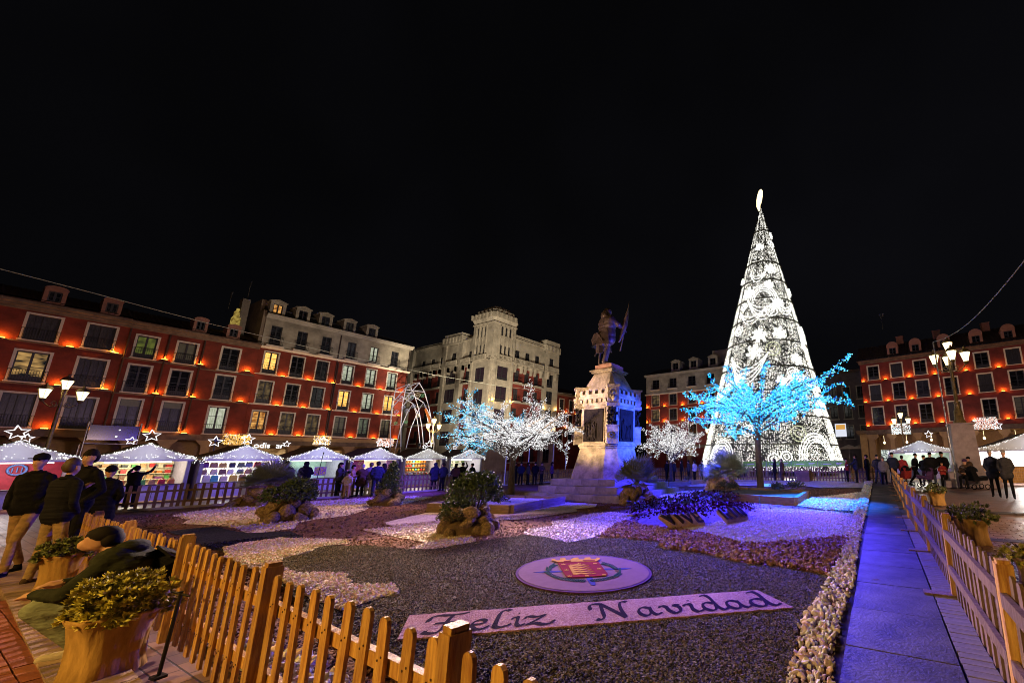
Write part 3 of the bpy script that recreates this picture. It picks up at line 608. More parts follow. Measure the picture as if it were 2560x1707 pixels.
# A1 + A2 + A3 : three old red houses, B : big house, each a building of its own
def house(name, label, X0, X1, cols, rows, redtop, corn, roofz, panes, dorms, rail=None, group='red houses along the left side of the square'):
    r = empty('red_house', (-55, 0, 0), PI / 2, label, 'building', group)
    holes = []
    for ci, (u, w) in enumerate(cols):
        for ri, (z, h) in enumerate(rows):
            holes.append((u - w/2, u + w/2, z, z + h)); pn, kw = panes[ri][ci]
            window(r, u, z, w, h, pn, M['trim'], rail=(.85, .12) if ri < 3 else None, **kw)
    wall('wall', r, X0, X1, 4.25, redtop, holes, M['red'])
    for z in [rows[i][0] - .16 for i in range(len(rows))]:
        b = MB(); b.bx(X0, X1, -.09, .0, z - .07, z + .03); b.build('string_course', M['corn'], r)
    cornice(r, X0, X1, redtop, corn, M['corn'])
    ct = redtop + sum(c[0] for c in corn)
    roof(r, X0, X1, -.45, ct + .12, 2.2, roofz, M['tile'])
    mass(r, X0 + .01, X1 - .01, .45, 9, 4.3, redtop + .3, M['red']); 
    for d in dorms: dormer(r, d[0], -.25, ct + .10, d[1], 1.12, 'arc', M['dorm'], M['glass'], 1.2)
    return r
DK, CU, GB = (M['glass'], {}), (M['curtain'], dict(bars=(2, 4))), (M['glassblue'], {})
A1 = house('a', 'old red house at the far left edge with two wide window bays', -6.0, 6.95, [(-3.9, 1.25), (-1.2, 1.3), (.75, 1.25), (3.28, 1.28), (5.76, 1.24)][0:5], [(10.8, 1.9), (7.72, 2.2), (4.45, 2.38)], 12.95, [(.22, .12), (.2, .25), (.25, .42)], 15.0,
   [[DK, DK, DK, CU, CU], [DK, DK, DK, (emat('painted_reflection', (.95, .55, .18), .55, var=(1.1, (.012, .016, .02), (1, 1, 2.6))), dict(bars=(1, 2))), CU], [DK, DK, DK, CU, (M['curtain'], dict(bars=(2, 4)))]], [(.6, .95), (3.36, .95), (5.86, .92)])  # one pane carries lamp reflections painted as glow
A2 = house('a', 'old red house in the middle left with green-lit blinds on its top floor', 6.95, 11.2, [(8.0, 1.04), (10.2, 1.06)], [(10.55, 1.88), (7.62, 2.25), (4.5, 2.5)], 12.95, [(.2, .1), (.18, .22), (.22, .38)], 14.9,
   [[(M['litg'], dict(bars=(1, 2))), (M['blind'], dict(bars=(1, 2)))], [GB, GB], [(M['curtain'], dict(bars=(1, 2), roller=.22)), (M['curtain'], dict(bars=(1, 2), roller=.2))]], [(10.6, .85)])
A3 = house('a', 'narrow red house directly left of the pale-topped corner house', 11.2, 14.72, [(12.87, 1.1)], [(10.45, 2.15), (7.65, 2.25), (4.45, 2.45)], 13.0, [(.16, .1), (.14, .2), (.2, .34)], 14.7,
   [[GB], [GB], [(M['litw'], dict(bars=(1, 3)))]], [(12.7, .9)])
for r, us in ((A1, [(-2.5, 0, 0, 0), (1.9, 1, 1, 1), (4.58, 1, 1, 1), (6.6, 1, 1, 0)]), (A2, [(9.1, 1, 1, 1), (11.15, 1, 1, 1)]), (A3, [(14.15, 1, 1, 1)])):
    for u, a, b_, c in us:
        for z, on in ((10.62, a), (7.6, b_), (4.34, c)):
            if on: washlight(r, u, z + (0 if r is A3 else .03))
downpipe(A2, 7.05, 4.3, 12.9); downpipe(A2, 9.1, 4.6, 12.9); downpipe(A2, 11.12, 4.6, 12.9)
arcade(A1, -6, 6.95, 4.25, [-4, -1.2, 1.2, 3.9, 6.7], M['arc']); arcade(A2, 6.95, 11.2, 4.25, [8.4, 10.3], M['arc']); arcade(A3, 11.2, 14.72, 4.25, [12.6, 14.4], M['arc'])

# B
B = empty('red_house', (-55, 0, 0), PI / 2, 'large corner house with red lower walls, pale top floor and five gabled dormers', 'building', 'red houses along the left side of the square')
bc = [15.68, 17.76, 19.88, 22.3, 24.66, 27.0]; X0, X1 = 14.74, 28.82
L_, LW, LO, LD = (M['lit'], {}), (M['litw'], {}), (M['lito'], {}), (M['litd'], {})
rowsB = [(4.62, 2.2, [LO, LD, LD, (M['blind'], {}), (M['litw'], {}), (M['blind'], {})]), (7.64, 2.22, [(M['litd'], {}), DK, DK, L_, LW, L_]), (10.7, 2.2, [L_, DK, DK, LW, LW, LW])]
sash_dim = emat('soft_lit_curtain', (0.30, 0.33, 0.22), .42, var=(3, (0.12, 0.14, 0.1), (5, 1, .5)))
holes = []
for z, h, ps in rowsB:
    for u, (pn, kw) in zip(bc, ps):
        if z < 5 and pn is M['litw']: pn = sash_dim
        window(B, u, z, 1.0, h, pn, M['trim'], tt=.11, rail=(.85, .12), **kw); holes.append((u - .5, u + .5, z, z + h))
        b = MB(); b.bx(u - .98, u + .98, -.17, -.0, z - .19, z - .1); b.build('sill', M['trim'], B)
wall('wall', B, X0, X1, 4.35, 13.22, holes, M['red'])
top = []
for i, u in enumerate(bc):
    pn = M['litw'] if i == 4 else M['glassblue']
    window(B, u, 13.62, .84, 2.15, pn, None, rail=(.95, .32), balc=.42); top.append((u - .42, u + .42, 13.62, 15.77))
cornice(B, X0 - .05, X1 + .12, 13.22, [(.14, .16), (.08, .3)], M['trimw'], 'stone_band')
wall('upper_wall', B, X0, X1, 13.44, 16.45, top, M['cream'])
cornice(B, X0 - .05, X1 + .2, 16.45, [(.14, .12), (.12, .26), (.14, .42)], M['stone'])
b = MB(); b.prism_xz([(X0, 16.85), (X1, 16.85), (X1 - .6, 17.6), (X0, 17.9)], .9, 9); b.add([(X0, -.1, 16.86), (X1, -.1, 16.86), (X1, .9, 17.5), (X0, .9, 17.8)], [(0, 1, 2, 3)]); b.build('roof', M['darkroof'], B)
for i, u in enumerate([15.5, 17.55, 19.55, 21.85, 24.2]): dormer(B, u, .2, 16.88, 1.22, 1.5, 'gable', M['cream'], M['lito'] if i == 0 else M['glassblue'], 2.2)
b = MB(); b.bx(X0, X0 + .02, .02, 8, 13.0, 16.8); b.bx(X0 - .25, X0, .1, 9, 12.9, 17.2); b.prism([(X0 - .25, 1.2), (X0 + .3, 1.2), (X0 + .3, 8), (X0 - .25, 8)], 17.2, 18.6); b.build('gable_wall', mat('dim_party_wall', (0.26, 0.20, 0.14), .9, var=.2, vs=1), B)
b = MB(); b.bx(13.2, 13.75, 1.4, 2.2, 14.2, 18.25); b.build('chimney', mat('chimney_render', (0.2, .17, .14), .9), B)
mass(B, X0 + .02, X1 - .02, .45, 12, 4.4, 16.4, M['red'])
b = MB(); b.bx(X1 - .02, X1, 0.0, 12, 13.44, 16.4); b.build('end_wall', M['cream'], B)
for u in (21.1, 28.68): downpipe(B, u, 4.4, 16.3)
downpipe(B, 21.25, 4.4, 13)
for z in (4.5, 7.5, 10.55):
    for u in (16.75, 18.85, 21.0, 23.5, 25.85, 28.3): washlight(B, u, z + .02, power=7)
b = MB(); b.bx(X0, X1, -.25, .3, 3.95, 4.28); b.bx(X0, X1, -.2, -.02, 4.285, 4.34); b.build('string_course', M['arc'], B)
for k in range(23): b = MB(); b.box((0, 0, 0), (.56, .03, .2)); o = b.build('fascia_panel', M['arc'], B); o.location = (X0 + .4 + .61 * k, -.268, 4.1)
arcade(B, X0, X1, 3.95, [16.2, 18.6, 21.1, 23.5, 26.0, 28.5], M['arc'])
# bright shop front strip under the arcade with a lit shop sign
b = MB(); b.bx(15.5, 20.5, 4.05, 4.1, 1.0, 3.2); b.build('shop_window', emat('shop_window_glow', (1.0, .62, .26), .55, var=(1.2, (.25, .12, .04))), B)
b = MB(); b.bx(22, 27.8, 4.05, 4.1, 1.0, 3.1); b.build('shop_window', MC['shop_window_glow'], B)
def text_obj(s, name, m, size, loc, rot, parent=None, extrude=.01):
    cu = bpy.data.curves.new(name, 'FONT'); cu.body = s; cu.size = size; cu.extrude = extrude; cu.align_x = 'CENTER'
    t = bpy.data.objects.new(name, cu); COL.objects.link(t); dg = bpy.context.evaluated_depsgraph_get(); me = bpy.data.meshes.new_from_object(t.evaluated_get(dg)); bpy.data.objects.remove(t); bpy.data.curves.remove(cu)
    me.materials.clear(); me.materials.append(m); o = inst(name, me, parent, loc, rot); return o
text_obj('odis  ar', 'shop_sign', emat('white_sign_light', (1, 1, 1), 2.5), .72, (16.7, -.35, 3.2), (PI / 2, 0, 0), B)
# gold statue, its floodlight painted in as its own glow; antennas on the roofs
st = MB(); st.blob((0, 0, .35), (.22, .2, .4), 3, .3); st.blob((.1, 0, .85), (.13, .13, .16), 4, .2); st.tube([(-.1, 0, .5), (-.8, 0, .25), (-1.2, 0, .3)], [.1, .07, .03], 6); st.bx(-.35, .35, -.25, .25, -1.5, 0.0)
p = PX(590, 795, -56.5); tag(st.build('roof_statue', emat('gold_statue_painted_glow', (.75, .55, .12), .55, var=(3, (.2, .12, .02)))), 'small gold figure with painted floodlight glow on the roof ridge left of the pale gable', 'statue').location = p
def antenna(p, h, lab):
    b = MB(); b.tube([(0, 0, -1.2), (0, 0, h)], .035, 5)
    for k in range(5): b.tube([(-.4 + .03 * k, 0, h - .12 * k), (.4 - .03 * k, 0, h - .12 * k)], .02, 4)
    o = b.build('antenna', mat('antenna_metal', (.3, .3, .3), .4, .8)); o.location = p; tag(o, lab, 'antenna', 'roof antennas')
antenna(PX(577, 745, -58), .6, 'thin aerial standing on the roof left of the pale gable'); antenna(PX(625, 718, -58), .6, 'taller aerial just left of the first lit dormer')
antenna(PY(2205, 805, 62), 1.2, 'tall aerial at the left end of the right-hand red house roof')

# ---- M: pale stone tower building; left face Y=41.5, right face X=-55
MY = 41.5
ML = empty('tower_building', (-55, MY, 0), 0, 'pale stone corner building with a square tower and red brick bays', 'building')
def both(side, fn): pass
def lx(v): return v + 55       # left face: world x -> local x (negative)
holesL = [];
def mwin(face, u, z, w, h, pane, **kw):
    if face == 'L': window(ML, lx(u), z, w, h, pane, None, **kw)
    else:
        key = window(MR, u - MY, z, w, h, pane, None, **kw)
MR = empty('tower_building_right_wing', (0, 0, 0), PI / 2, parent=ML); MR.name = 'right_wing'
def face_part(root, x0, x1, z0, z1, y0, y1, m, name): b = MB(); b.bx(x0, x1, y0, y1, z0, z1); return b.build(name, m, root)
# left wing
colsL = [(-72.0, 1.4), (-69.1, 1.4), (-74.4, 1.3)]
red_holes = []
for zi, z in enumerate((4.9, 8.2, 11.6, 14.6)):
    for u, w in colsL: red_holes.append((lx(u) - w/2, lx(u) + w/2, z, z + 2.2))
wall('red_wall', ML, lx(-77.2), lx(-67.6), 4.2, 18.0, red_holes, M['red2'])
for a, b_, c, d in red_holes: window(ML, (a + b_) / 2, c, b_ - a, d - c, M['curtain'] if (a + c) % 2 > 1 else M['glass'], None, rail=(.9, .45) if c > 8 else (.9, .3), balc=.5, sash=M['sash'])
for z in (8.05, 11.5, 14.5): face_part(ML, lx(-77.0), lx(-68.2), z - .18, z - .02, -.62, -.001, M['stone'], 'balcony_slab')
up = [(lx(u) - .55, lx(u) + .55, 18.9, 20.2) for u in (-74.5, -71.6, -68.9)]
wall('upper_wall', ML, lx(-77.2), lx(-68.0), 18.0, 22.2, up, M['stone'])
for a, b_, c, d in up: window(ML, (a + b_) / 2, c, b_ - a, d - c, M['glass'], None, bars=(1, 2))
cornice(ML, lx(-77.4), lx(-68.0), 22.2, [(.18, .2), (.2, .4), (.5, .1)], M['stone'])
# pier and mid turret, tower, end turret (left face)
face_part(ML, lx(-78.8), lx(-77.2), 0, 22.8, -.5, 1.2, M['stone'], 'end_pier')
for k in range(6): face_part(ML, lx(-78.9), lx(-77.1), 1.5 + 3.4 * k, 1.62 + 3.4 * k, -.6, 1.3, M['stone'], 'string_course')
face_part(ML, lx(-68.2), lx(-67.4), 0, 22.0, -.35, .8, M['stone'], 'pilaster'); face_part(ML, lx(-63.6), lx(-62.8), 0, 22.4, -.35, .8, M['stone'], 'pilaster')
bayh = [(lx(-67.2), lx(-64.4), z, z + 2.4) for z in (4.3, 8.0, 11.6, 14.9)]
wall('bay_wall', ML, lx(-67.4), lx(-63.6), 0, 21.9, bayh + [(lx(-66.1), lx(-64.8), 19.1, 20.5)], M['stone'], y=-.1)
for a, b_, c, d in bayh: window(ML, (a + b_) / 2, c, b_ - a, d - c, mat('bay_glass_wine', (.05, .03, .05), .2), None, bars=(2, 3), ry=-.1)
window(ML, lx(-65.45), 19.1, 1.3, 1.4, M['glass'], None, bars=(1, 2), ry=-.1)
b = MB(); b.bx(lx(-68.3), lx(-63.0), -.6, 2.2, 22.0, 23.4); b.bx(lx(-68.1), lx(-63.3), -.4, 2.0, 23.4, 23.95)
for k in range(6): b.bx(lx(-68.2) + .9 * k, lx(-68.2) + .9 * k + .3, -.72, -.6, 22.3, 23.2)
b.build('turret', M['stone'], ML)
# recessed red bay between turret and tower
rb = [(lx(-61.9) - .6, lx(-61.9) + .6, z, z + 2.3) for z in (4.9, 8.2, 11.4, 14.7)]
wall('red_wall', ML, lx(-62.8), lx(-60.2), 4.2, 17.6, rb, M['red2'], y=.3)
for a, b_, c, d in rb: window(ML, (a + b_) / 2, c, 1.2, d - c, M['curtain'], None, rail=(.9, .5), balc=.6, ry=.3)
wall('upper_wall', ML, lx(-62.8), lx(-60.2), 17.6, 22.4, [(lx(-61.5) - .5, lx(-61.5) + .5, 19.1, 20.4)], M['stone'], y=.3); window(ML, lx(-61.5), 19.1, 1.0, 1.3, M['glass'], None, bars=(1, 2), ry=.3)
cornice(ML, lx(-62.8), lx(-60.2), 22.4, [(.2, .3), (.3, .1)], M['stone'], y=.3)
# balconies with stone balusters on brackets
for u, w in ((-75.2, 2.6), (-72.4, 2.6), (-69.7, 2.4), (-65.4, 3.0), (-61.6, 2.6)):
    o = inst('balustrade', wmesh('baluster', w, .84, [M['stone']]), ML, (lx(u), -.15, 18.1))
    b = MB(); b.bx(lx(u) - w/2 - .05, lx(u) + w/2 + .05, -.62, .1, 17.86, 18.09); b.build('balcony_slab', M['stone'], ML)
    for s in (-1, 1):
        b = MB(); x = lx(u) + s * w * .33; b.prism_xz([(x - .12, 17.86), (x + .12, 17.86), (x + .12, 17.0), (x - .12, 16.6)], -.55, .0); b.prism([(x - .12, -.5), (x + .12, -.5), (x + .12, .1), (x - .12, .1)], 16.6, 17.85, top=[(x - .12, -.6), (x + .12, -.6), (x + .12, .1), (x - .12, .1)]); b.build('bracket', M['stone'], ML)
# tower: box with corner at (-55,41.5); local x -5.2..0 ; depth 4.1
tw = MB(); TD = 4.1; TL = -5.15
for (a, c, z0, z1, g) in ((TL, 0, 0, 24.4, 0),): pass
lholes = [(TL + .9 + .9 * k, TL + .9 + .9 * k + .42, 22.2, 24.0) for k in range(3)] + [(TL + .9 + .9 * k, TL + .9 + .9 * k + .42, 19.1, 20.9) for k in range(3)] + [(TL + 1.2, TL + 3.6, 14.4, 16.9), (TL + 1.2, TL + 3.6, 10.6, 13.2), (TL + 1.2, TL + 3.6, 6.8, 9.4), (TL + 1.2, TL + 3.6, 3.2, 5.8)]
wall('tower_wall', ML, TL, 0, 0, 24.6, lholes, M['stone'], y=-.4)
rholes = [(1.05 + .82 * k, 1.05 + .82 * k + .42, 22.5, 24.1) for k in range(3)] + [(1.0 + .82 * k, 1.0 + .82 * k + .42, 19.2, 20.8) for k in range(3)] + [(.85, 2.95, 14.9, 17.2), (.85, 2.95, 11.2, 13.8), (.85, 2.95, 7.4, 10.0), (.85, 2.95, 3.6, 6.2)]
wall('tower_wall', MR, -.4, 4.0, 0, 24.6, rholes, M['stone'], y=-.0)
wb = mat('wine_glass', (.045, .03, .05), .2)
for a, b_, c, d in lholes: window(ML, (a + b_) / 2, c, b_ - a, d - c, M['glass'] if b_ - a < 1 else wb, None, bars=(1, 2), ry=-.4)
for a, b_, c, d in rholes: window(MR, (a + b_) / 2, c, b_ - a, d - c, M['glass'] if b_ - a < 1 else wb, None, bars=(1, 2))
for k in range(4):
    for root, x0 in ((ML, TL + .72 + .9 * k), (MR, .82 + .82 * k)):
        y0 = -.52 if root is ML else -.12
        face_part(root, x0 - .07 + (0 if root is ML else .04), x0 + .07 + (0 if root is ML else .04), 18.6, 24.2, y0, y0 + .119, M['stone'], 'pilaster')
for x in (TL + .3, -.35): face_part(ML, x - .22, x + .22, 0, 18.5, -.56, -.401, M['stone'], 'pilaster')
for x in (.2, 3.7): face_part(MR, x - .22, x + .22, 0, 18.5, -.16, -.001, M['stone'], 'pilaster')
inst('balustrade', wmesh('baluster', 3.1, .84, [M['stone']]), ML, (TL + 2.4, -.25, 18.2)); inst('balustrade', wmesh('baluster', 2.7, .84, [M['stone']]), MR, (1.95, .15, 18.25))
b = MB(); b.bx(TL - .15, .15, -.56, TD, 18.0, 18.2); b.bx(TL - .15, .15, -.56, TD, 24.4, 24.6)
b.bx(TL + .02, -.02, -.38, TD - .02, 24.6, 24.8)
def ring_(x0, x1, y0, y1, z0, z1, x0b, x1b, y0b, y1b): b.prism([(x0, y0), (x1, y0), (x1, y1), (x0, y1)], z0, z1, top=[(x0b, y0b), (x1b, y0b), (x1b, y1b), (x0b, y1b)])
cc = .5
def octo(x0, x1, y0, y1, c): return [(x0 + c, y0), (x1 - c, y0), (x1, y0 + c), (x1, y1 - c), (x1 - c, y1), (x0 + c, y1), (x0, y1 - c), (x0, y0 + c)]
b.prism(octo(TL - .15, .15, -.55, TD, .3), 24.8, 25.3, top=octo(TL - .45, .45, -.85, TD + .3, .5)); b.prism(octo(TL - .45, .45, -.85, TD + .3, .5), 25.302, 26.3, top=octo(TL - .3, .3, -.7, TD + .15, .6)); b.prism(octo(TL - .1, .1, -.5, TD, .6), 26.302, 26.95, top=octo(TL, 0, -.4, TD - .1, .7)); b.prism(octo(TL + .9, -.7, .2, TD - .8, .4), 26.952, 27.6)
b.bx(TL + .05, -.35, .1, TD, 0.1, 24.3)
for k in range(6): b.bx(TL - .2 + .95 * k, TL + .1 + .95 * k, -1.0, -.6, 25.4, 26.2)
b.build('tower_crown', M['stone'], ML)
b = MB()
for k in range(5): b.bx(-.55 + .95 * k, -.25 + .95 * k, -.62, -.4, 25.4, 26.2)
b.build('crown_fins', M['stone'], MR)
# right wing, u = Y-41.5
rr = [(u - .5, u + .5, z, z + 2.2) for u in (5.0, 7.2, 9.4) for z in (1.4, 4.9, 8.3, 11.7, 15.0)]
wall('red_wall', MR, 4.0, 10.8, 0, 17.6, rr, M['red2'], y=.25)
for a, b_, c, d in rr: window(MR, (a + b_) / 2, c, 1.0, d - c, M['curtain'], None, rail=(.9, .5), balc=.62, ry=.25)
for z in (8.15, 11.55, 14.85): face_part(MR, 4.1, 10.7, z - .16, z - .02, -.45, .249, M['stone'], 'balcony_slab')
ur = [(u - .5, u + .5, 19.4, 20.8) for u in (4.85, 7.1, 9.4)]
wall('upper_wall', MR, 4.0, 10.8, 17.6, 22.6, ur, M['stone'], y=.25)
for a, b_, c, d in ur: window(MR, (a + b_) / 2, c, 1.0, d - c, M['glass'], None, bars=(1, 2), ry=.25)
cornice(MR, 4.0, 10.8, 22.6, [(.2, .3), (.35, .15), (.35, .05)], M['stone'], y=.25)
tr = [(11.5, 13.1, z, z + 2.5) for z in (1.2, 4.9, 8.4, 12.0, 15.2)] + [(11.9, 13.0, 19.4, 20.9)]
wall('turret_wall', MR, 10.8, 14.4, 0, 24.3, tr, M['stone'], y=-.3)
for a, b_, c, d in tr: window(MR, (a + b_) / 2, c, b_ - a, d - c, M['glassblue'], None, bars=(1, 3), ry=-.3)
b = MB(); b.bx(10.65, 14.55, -.5, 3, 22.2, 23.4); b.bx(10.8, 14.4, -.35, 3, 23.4, 24.35); b.bx(10.82, 14.38, .3, 9, .1, 22.1)
for k in range(4): b.bx(10.9 + .95 * k, 11.2 + .95 * k, -.62, -.5, 22.4, 23.2)
b.build('turret', M['stone'], MR)
for u, w in ((5.0, 2.1), (7.2, 2.1), (9.5, 2.2), (12.5, 3.0)):
    yb = .25 if u < 10 else -.2
    inst('balustrade', wmesh('baluster', w, .84, [M['stone']]), MR, (u, yb - .15, 18.3)); face_part(MR, u - w/2 - .04, u + w/2 + .04, 18.06, 18.29, yb - .65, yb - .001, M['stone'], 'balcony_slab')
    for s in (-1, 1): b = MB(); x = u + s * w * .33; b.prism([(x - .12, yb - .45), (x + .12, yb - .45), (x + .12, yb), (x - .12, yb)], 16.7, 18.05, top=[(x - .12, yb - .6), (x + .12, yb - .6), (x + .12, yb), (x - .12, yb)]); b.build('bracket', M['stone'], MR)
b = MB(); b.bx(lx(-77.1), TL, .75, 12, 0.1, 22.1); b.bx(TL, -.75, TD - .4, 14.2, 0.1, 22.5); b.build('side_walls', M['stone'], ML)
for (root, u, z) in ((MR, .2, 11.1), (MR, 3.75, 11.2), (MR, 11.0, 11.0), (MR, 14.1, 11.0), (MR, 13.9, 7.2)): washlight(root, u, z, y=-.35 if u > 10 else -.2, power=14, col=(1.0, .6, .2))

# ---- distant red house behind the tower building
R2 = empty('red_house', (-55, 0, 0), PI / 2, 'dim red house seen between the tower building and the monument', 'building')
h2 = [(u - .55, u + .55, z, z + 2.2) for u in (57.5, 60.2, 63.0, 66.0) for z in (5.0, 8.3, 11.3)]
wall('wall', R2, 56.1, 70, 0, 14.2, h2, M['red'])
for a, b_, c, d in h2: window(R2, (a + b_) / 2, c, 1.1, 2.2, M['glass'], M['trim'])
cornice(R2, 56.1, 70, 14.2, [(.2, .15), (.25, .35)], M['corn']); roof(R2, 56.1, 70, -.4, 14.7, 2.5, 16.2, M['tile']); mass(R2, 56.2, 69.9, .3, 9, 0.1, 14.1, M['red'])
for u in (58.8, 61.6, 64.5): washlight(R2, u, 10.9, power=8); washlight(R2, u, 7.9, power=8)

# ---- C: red and cream house behind the cone
Cc = empty('red_house', (0, 60, 0), 0, 'red house with cream top floor half hidden behind the giant cone tree', 'building')
cc_ = [(-34.95, 1.45), (-31.4, 1.45), (-27.7, 1.4), (-24.2, 1.4), (-20.8, 1.4)]
hc = [(u - w/2, u + w/2, z, z + h) for u, w in cc_ for z, h in ((10.95, 1.95), (8.25, 2.0), (5.3, 2.1))]
wall('wall', Cc, -36.95, -15.5, 3.9, 13.0, hc, M['red2'])
for a, b_, c, d in hc: window(Cc, (a + b_) / 2, c, b_ - a, d - c, M['litd'] if (abs(a + 35.7) < .1 and c > 6) else M['glassblue'], M['trim'], tt=.12)
hc2 = [(u - .7, u + .7, 13.9, 15.75) for u, w in cc_]
cornice(Cc, -37.1, -15.4, 13.0, [(.2, .2)], M['trimw'], 'stone_band'); wall('upper_wall', Cc, -36.95, -15.5, 13.2, 16.4, hc2, M['cream'])
for a, b_, c, d in hc2: window(Cc, (a + b_) / 2, c, 1.4, d - c, M['glass'], None, rail=(.9, .3), balc=.4)
cornice(Cc, -37.2, -15.3, 16.4, [(.15, .2), (.18, .45)], M['stone'])
b = MB(); b.add([(-37.2, -.4, 16.76), (-15.3, -.4, 16.76), (-15.3, 2.5, 18.2), (-36, 2.5, 18.2)], [(0, 1, 2, 3)]); b.bx(-36, -15.3, 2.5, 9, 17.8, 18.19); b.add([(-37.2, -.4, 16.76), (-36, 2.5, 18.2), (-36, 9, 18.2), (-37.2, 9, 16.76)], [(0, 1, 2, 3)]); b.build('roof', M['darkroof'], Cc)
for u in (-31.0, -27.45, -23.8): dormer(Cc, u, .3, 17.1, 1.75, 1.7, 'gable', M['cream'], M['glass'], 2)
b = MB(); b.bx(-24.9, -19, 3, 9, 17, 20.6); b.bx(-21.8, -19, 2.9, 9.1, 20.6, 21.9); b.build('roof_storey', M['cream'], Cc)
mass(Cc, -36.9, -15.6, .3, 10, 0.1, 16.3, M['red2']); 
for u in (-36.7, -33.15, -29.55, -25.9, -22.4):
    for z in (10.75, 8.05): washlight(Cc, u, z, power=12)
arcade(Cc, -36.95, -15.5, 3.9, [-36.4, -32.4, -28.4, -24.4, -20.4], M['arc'], pw=.8)
b = MB(); b.bx(-36, -16, 4.1, 4.15, .5, 3.0); b.build('shop_window', MC['shop_window_glow'], Cc)

# ---- D: right-hand red house with arcade and dormers
D = empty('red_house', (-1.1, 60, 0), math.radians(-6.9), 'right-hand red house with white-framed windows, arcade and round-topped dormers', 'building')
def dm(x):     # measured x on Y=60 -> distance along the facade
    s = (60 - .133) / (60 + .121 * x); return (s * x + 1.1) / math.cos(math.radians(6.9))
dc = [dm(v) for v in (.55, 3.42, 6.22, 9.4, 12.98, 16.15, 19.4, 22.6, 26)]
dw = 1.32
hd = []
for i, u in enumerate(dc):
    for j, (z, h) in enumerate(((5.85, 2.38), (9.15, 2.2), (12.15, 1.9))):
        hd.append((u - dw/2, u + dw/2, z, z + h)); pn = M['curtain'] if (i * 3 + j * 5) % 4 == 1 else (M['glassblue'] if (i + j) % 2 else M['glass'])
        if i == 5 and j == 0: pn = M['blind']
        window(D, u, z, dw, h, pn, M['trimw'], tt=.15, rail=(.8, .12) if j < 2 else None, bars=(1, 4))
wall('wall', D, 0, 29, 5.15, 14.45, hd, M['red2'])
for i in range(len(dc)):
    ul = dc[i] + (dc[i+1] - dc[i]) / 2 if i < len(dc) - 1 else dc[i] + 1.6
    for z in (5.75, 9.02, 11.98): washlight(D, ul, z, power=9)
for z in (5.75, 9.02, 11.98): washlight(D, .28, z, power=6)
b = MB()
for z in (8.75, 11.75): b.bx(0, 29, -.07, -.0, z - .05, z + .04)
b.build('string_course', M['red2'], D)
cornice(D, -.1, 29, 14.45, [(.2, .12), (.18, .3), (.12, .5)], M['corn'])
roof(D, -.3, 29, -.55, 15.05, 2.6, 17.5, M['tile'], .34)
for i, v in enumerate((3.25, 6.0, 9.25, 12.75, 16.05, 19.3)): dormer(D, dm(v), -.15, 15.22, 1.35, 1.25, 'round', M['pinkdorm'], M['glass'], 1.5)
b = MB(); 
for u in (4.8, 9.2, 14.5, 20): b.bx(u, u + .9, 2.2, 3.0, 17, 18.3); b.bx(u - .06, u + .96, 2.14, 3.06, 18.3, 18.4)
b.build('chimney', mat('brick_chimney', (.28, .12, .09), .9), D)
mass(D, 0.02, 28.9, .35, 11, 5.2, 14.4, M['red2']); mass(D, -.9, .0, -.3, 11, 0, 5.0, M['arc'], 'corner_pier')
b = MB(); b.bx(-1.3, 29, -.45, .2, 4.75, 5.12); b.bx(-1.2, 29, -.3, .2, 4.55, 4.749); b.build('string_course', M['corn'], D)
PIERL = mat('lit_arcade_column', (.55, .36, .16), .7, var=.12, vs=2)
for k, u in enumerate((.5, 3.0, 6.0, 8.9, 11.8, 14.8, 17.8, 20.8, 24)):
    b = MB(); wd = .75 if k == 0 else .42
    b.bx(u - wd/2, u + wd/2, -.1, .5, 0, 3.85); b.prism_xz([(u - wd/2, 3.85), (u + wd/2, 3.85), (u + wd * 1.0 + .15, 4.25), (u - wd * 1.0 - .15, 4.25)], -.15, .55); b.bx(u - wd - .1, u + wd + .1, -.2, .6, 4.252, 4.548); b.build('arcade_pier', M['arc'] if k == 0 else PIERL, D)
    if k: lamp('arcade_lamp', (u + 1.3, -.0 + 1.2, 3.5), (1, .6, .2), 14, .1, D)
b = MB(); b.add([(0, 4.5, 0), (29, 4.5, 0), (29, 4.5, 4.7), (0, 4.5, 4.7)], [(0, 1, 2, 3)]); b.add([(0, .6, 4.6), (29, .6, 4.6), (29, 4.5, 4.6), (0, 4.5, 4.6)], [(0, 1, 2, 3)]); b.build('arcade_back_wall', MC['arcade_inner_wall'], D)
for u, w, m_ in ((1.0, 1.0, emat('white_shop_light', (.8, .9, .8), .9, var=(4, (.05, .06, .08)))), (2.2, 1.5, emat('blue_shop_screen', (.02, .14, 1.0), 1.0, var=(3, (.01, .03, .4)))), (4.3, 1.3, MC['blue_shop_screen']), (7.2, 2.2, MC['shop_window_glow']), (12.5, 2.6, MC['shop_window_glow'])):
    b = MB(); b.bx(u, u + w, 4.3, 4.42, .7, 2.5); b.build('shop_window', m_, D)
for k, (u, z) in enumerate(((1.9, 3.4), (4.6, 3.4), (7.4, 3.6), (10.2, 3.5), (12.9, 3.6), (15.9, 3.5), (19, 3.6))):
    b = MB(); b.lathe([(.07, -.12), (.14, 0), (.12, .12), (.03, .18)], (u, 1.3, z), 8); b.tube([(u, 1.3, z + .18), (u, 1.3, z + .98)], .012, 4); b.build('arcade_lantern', LANT, D)
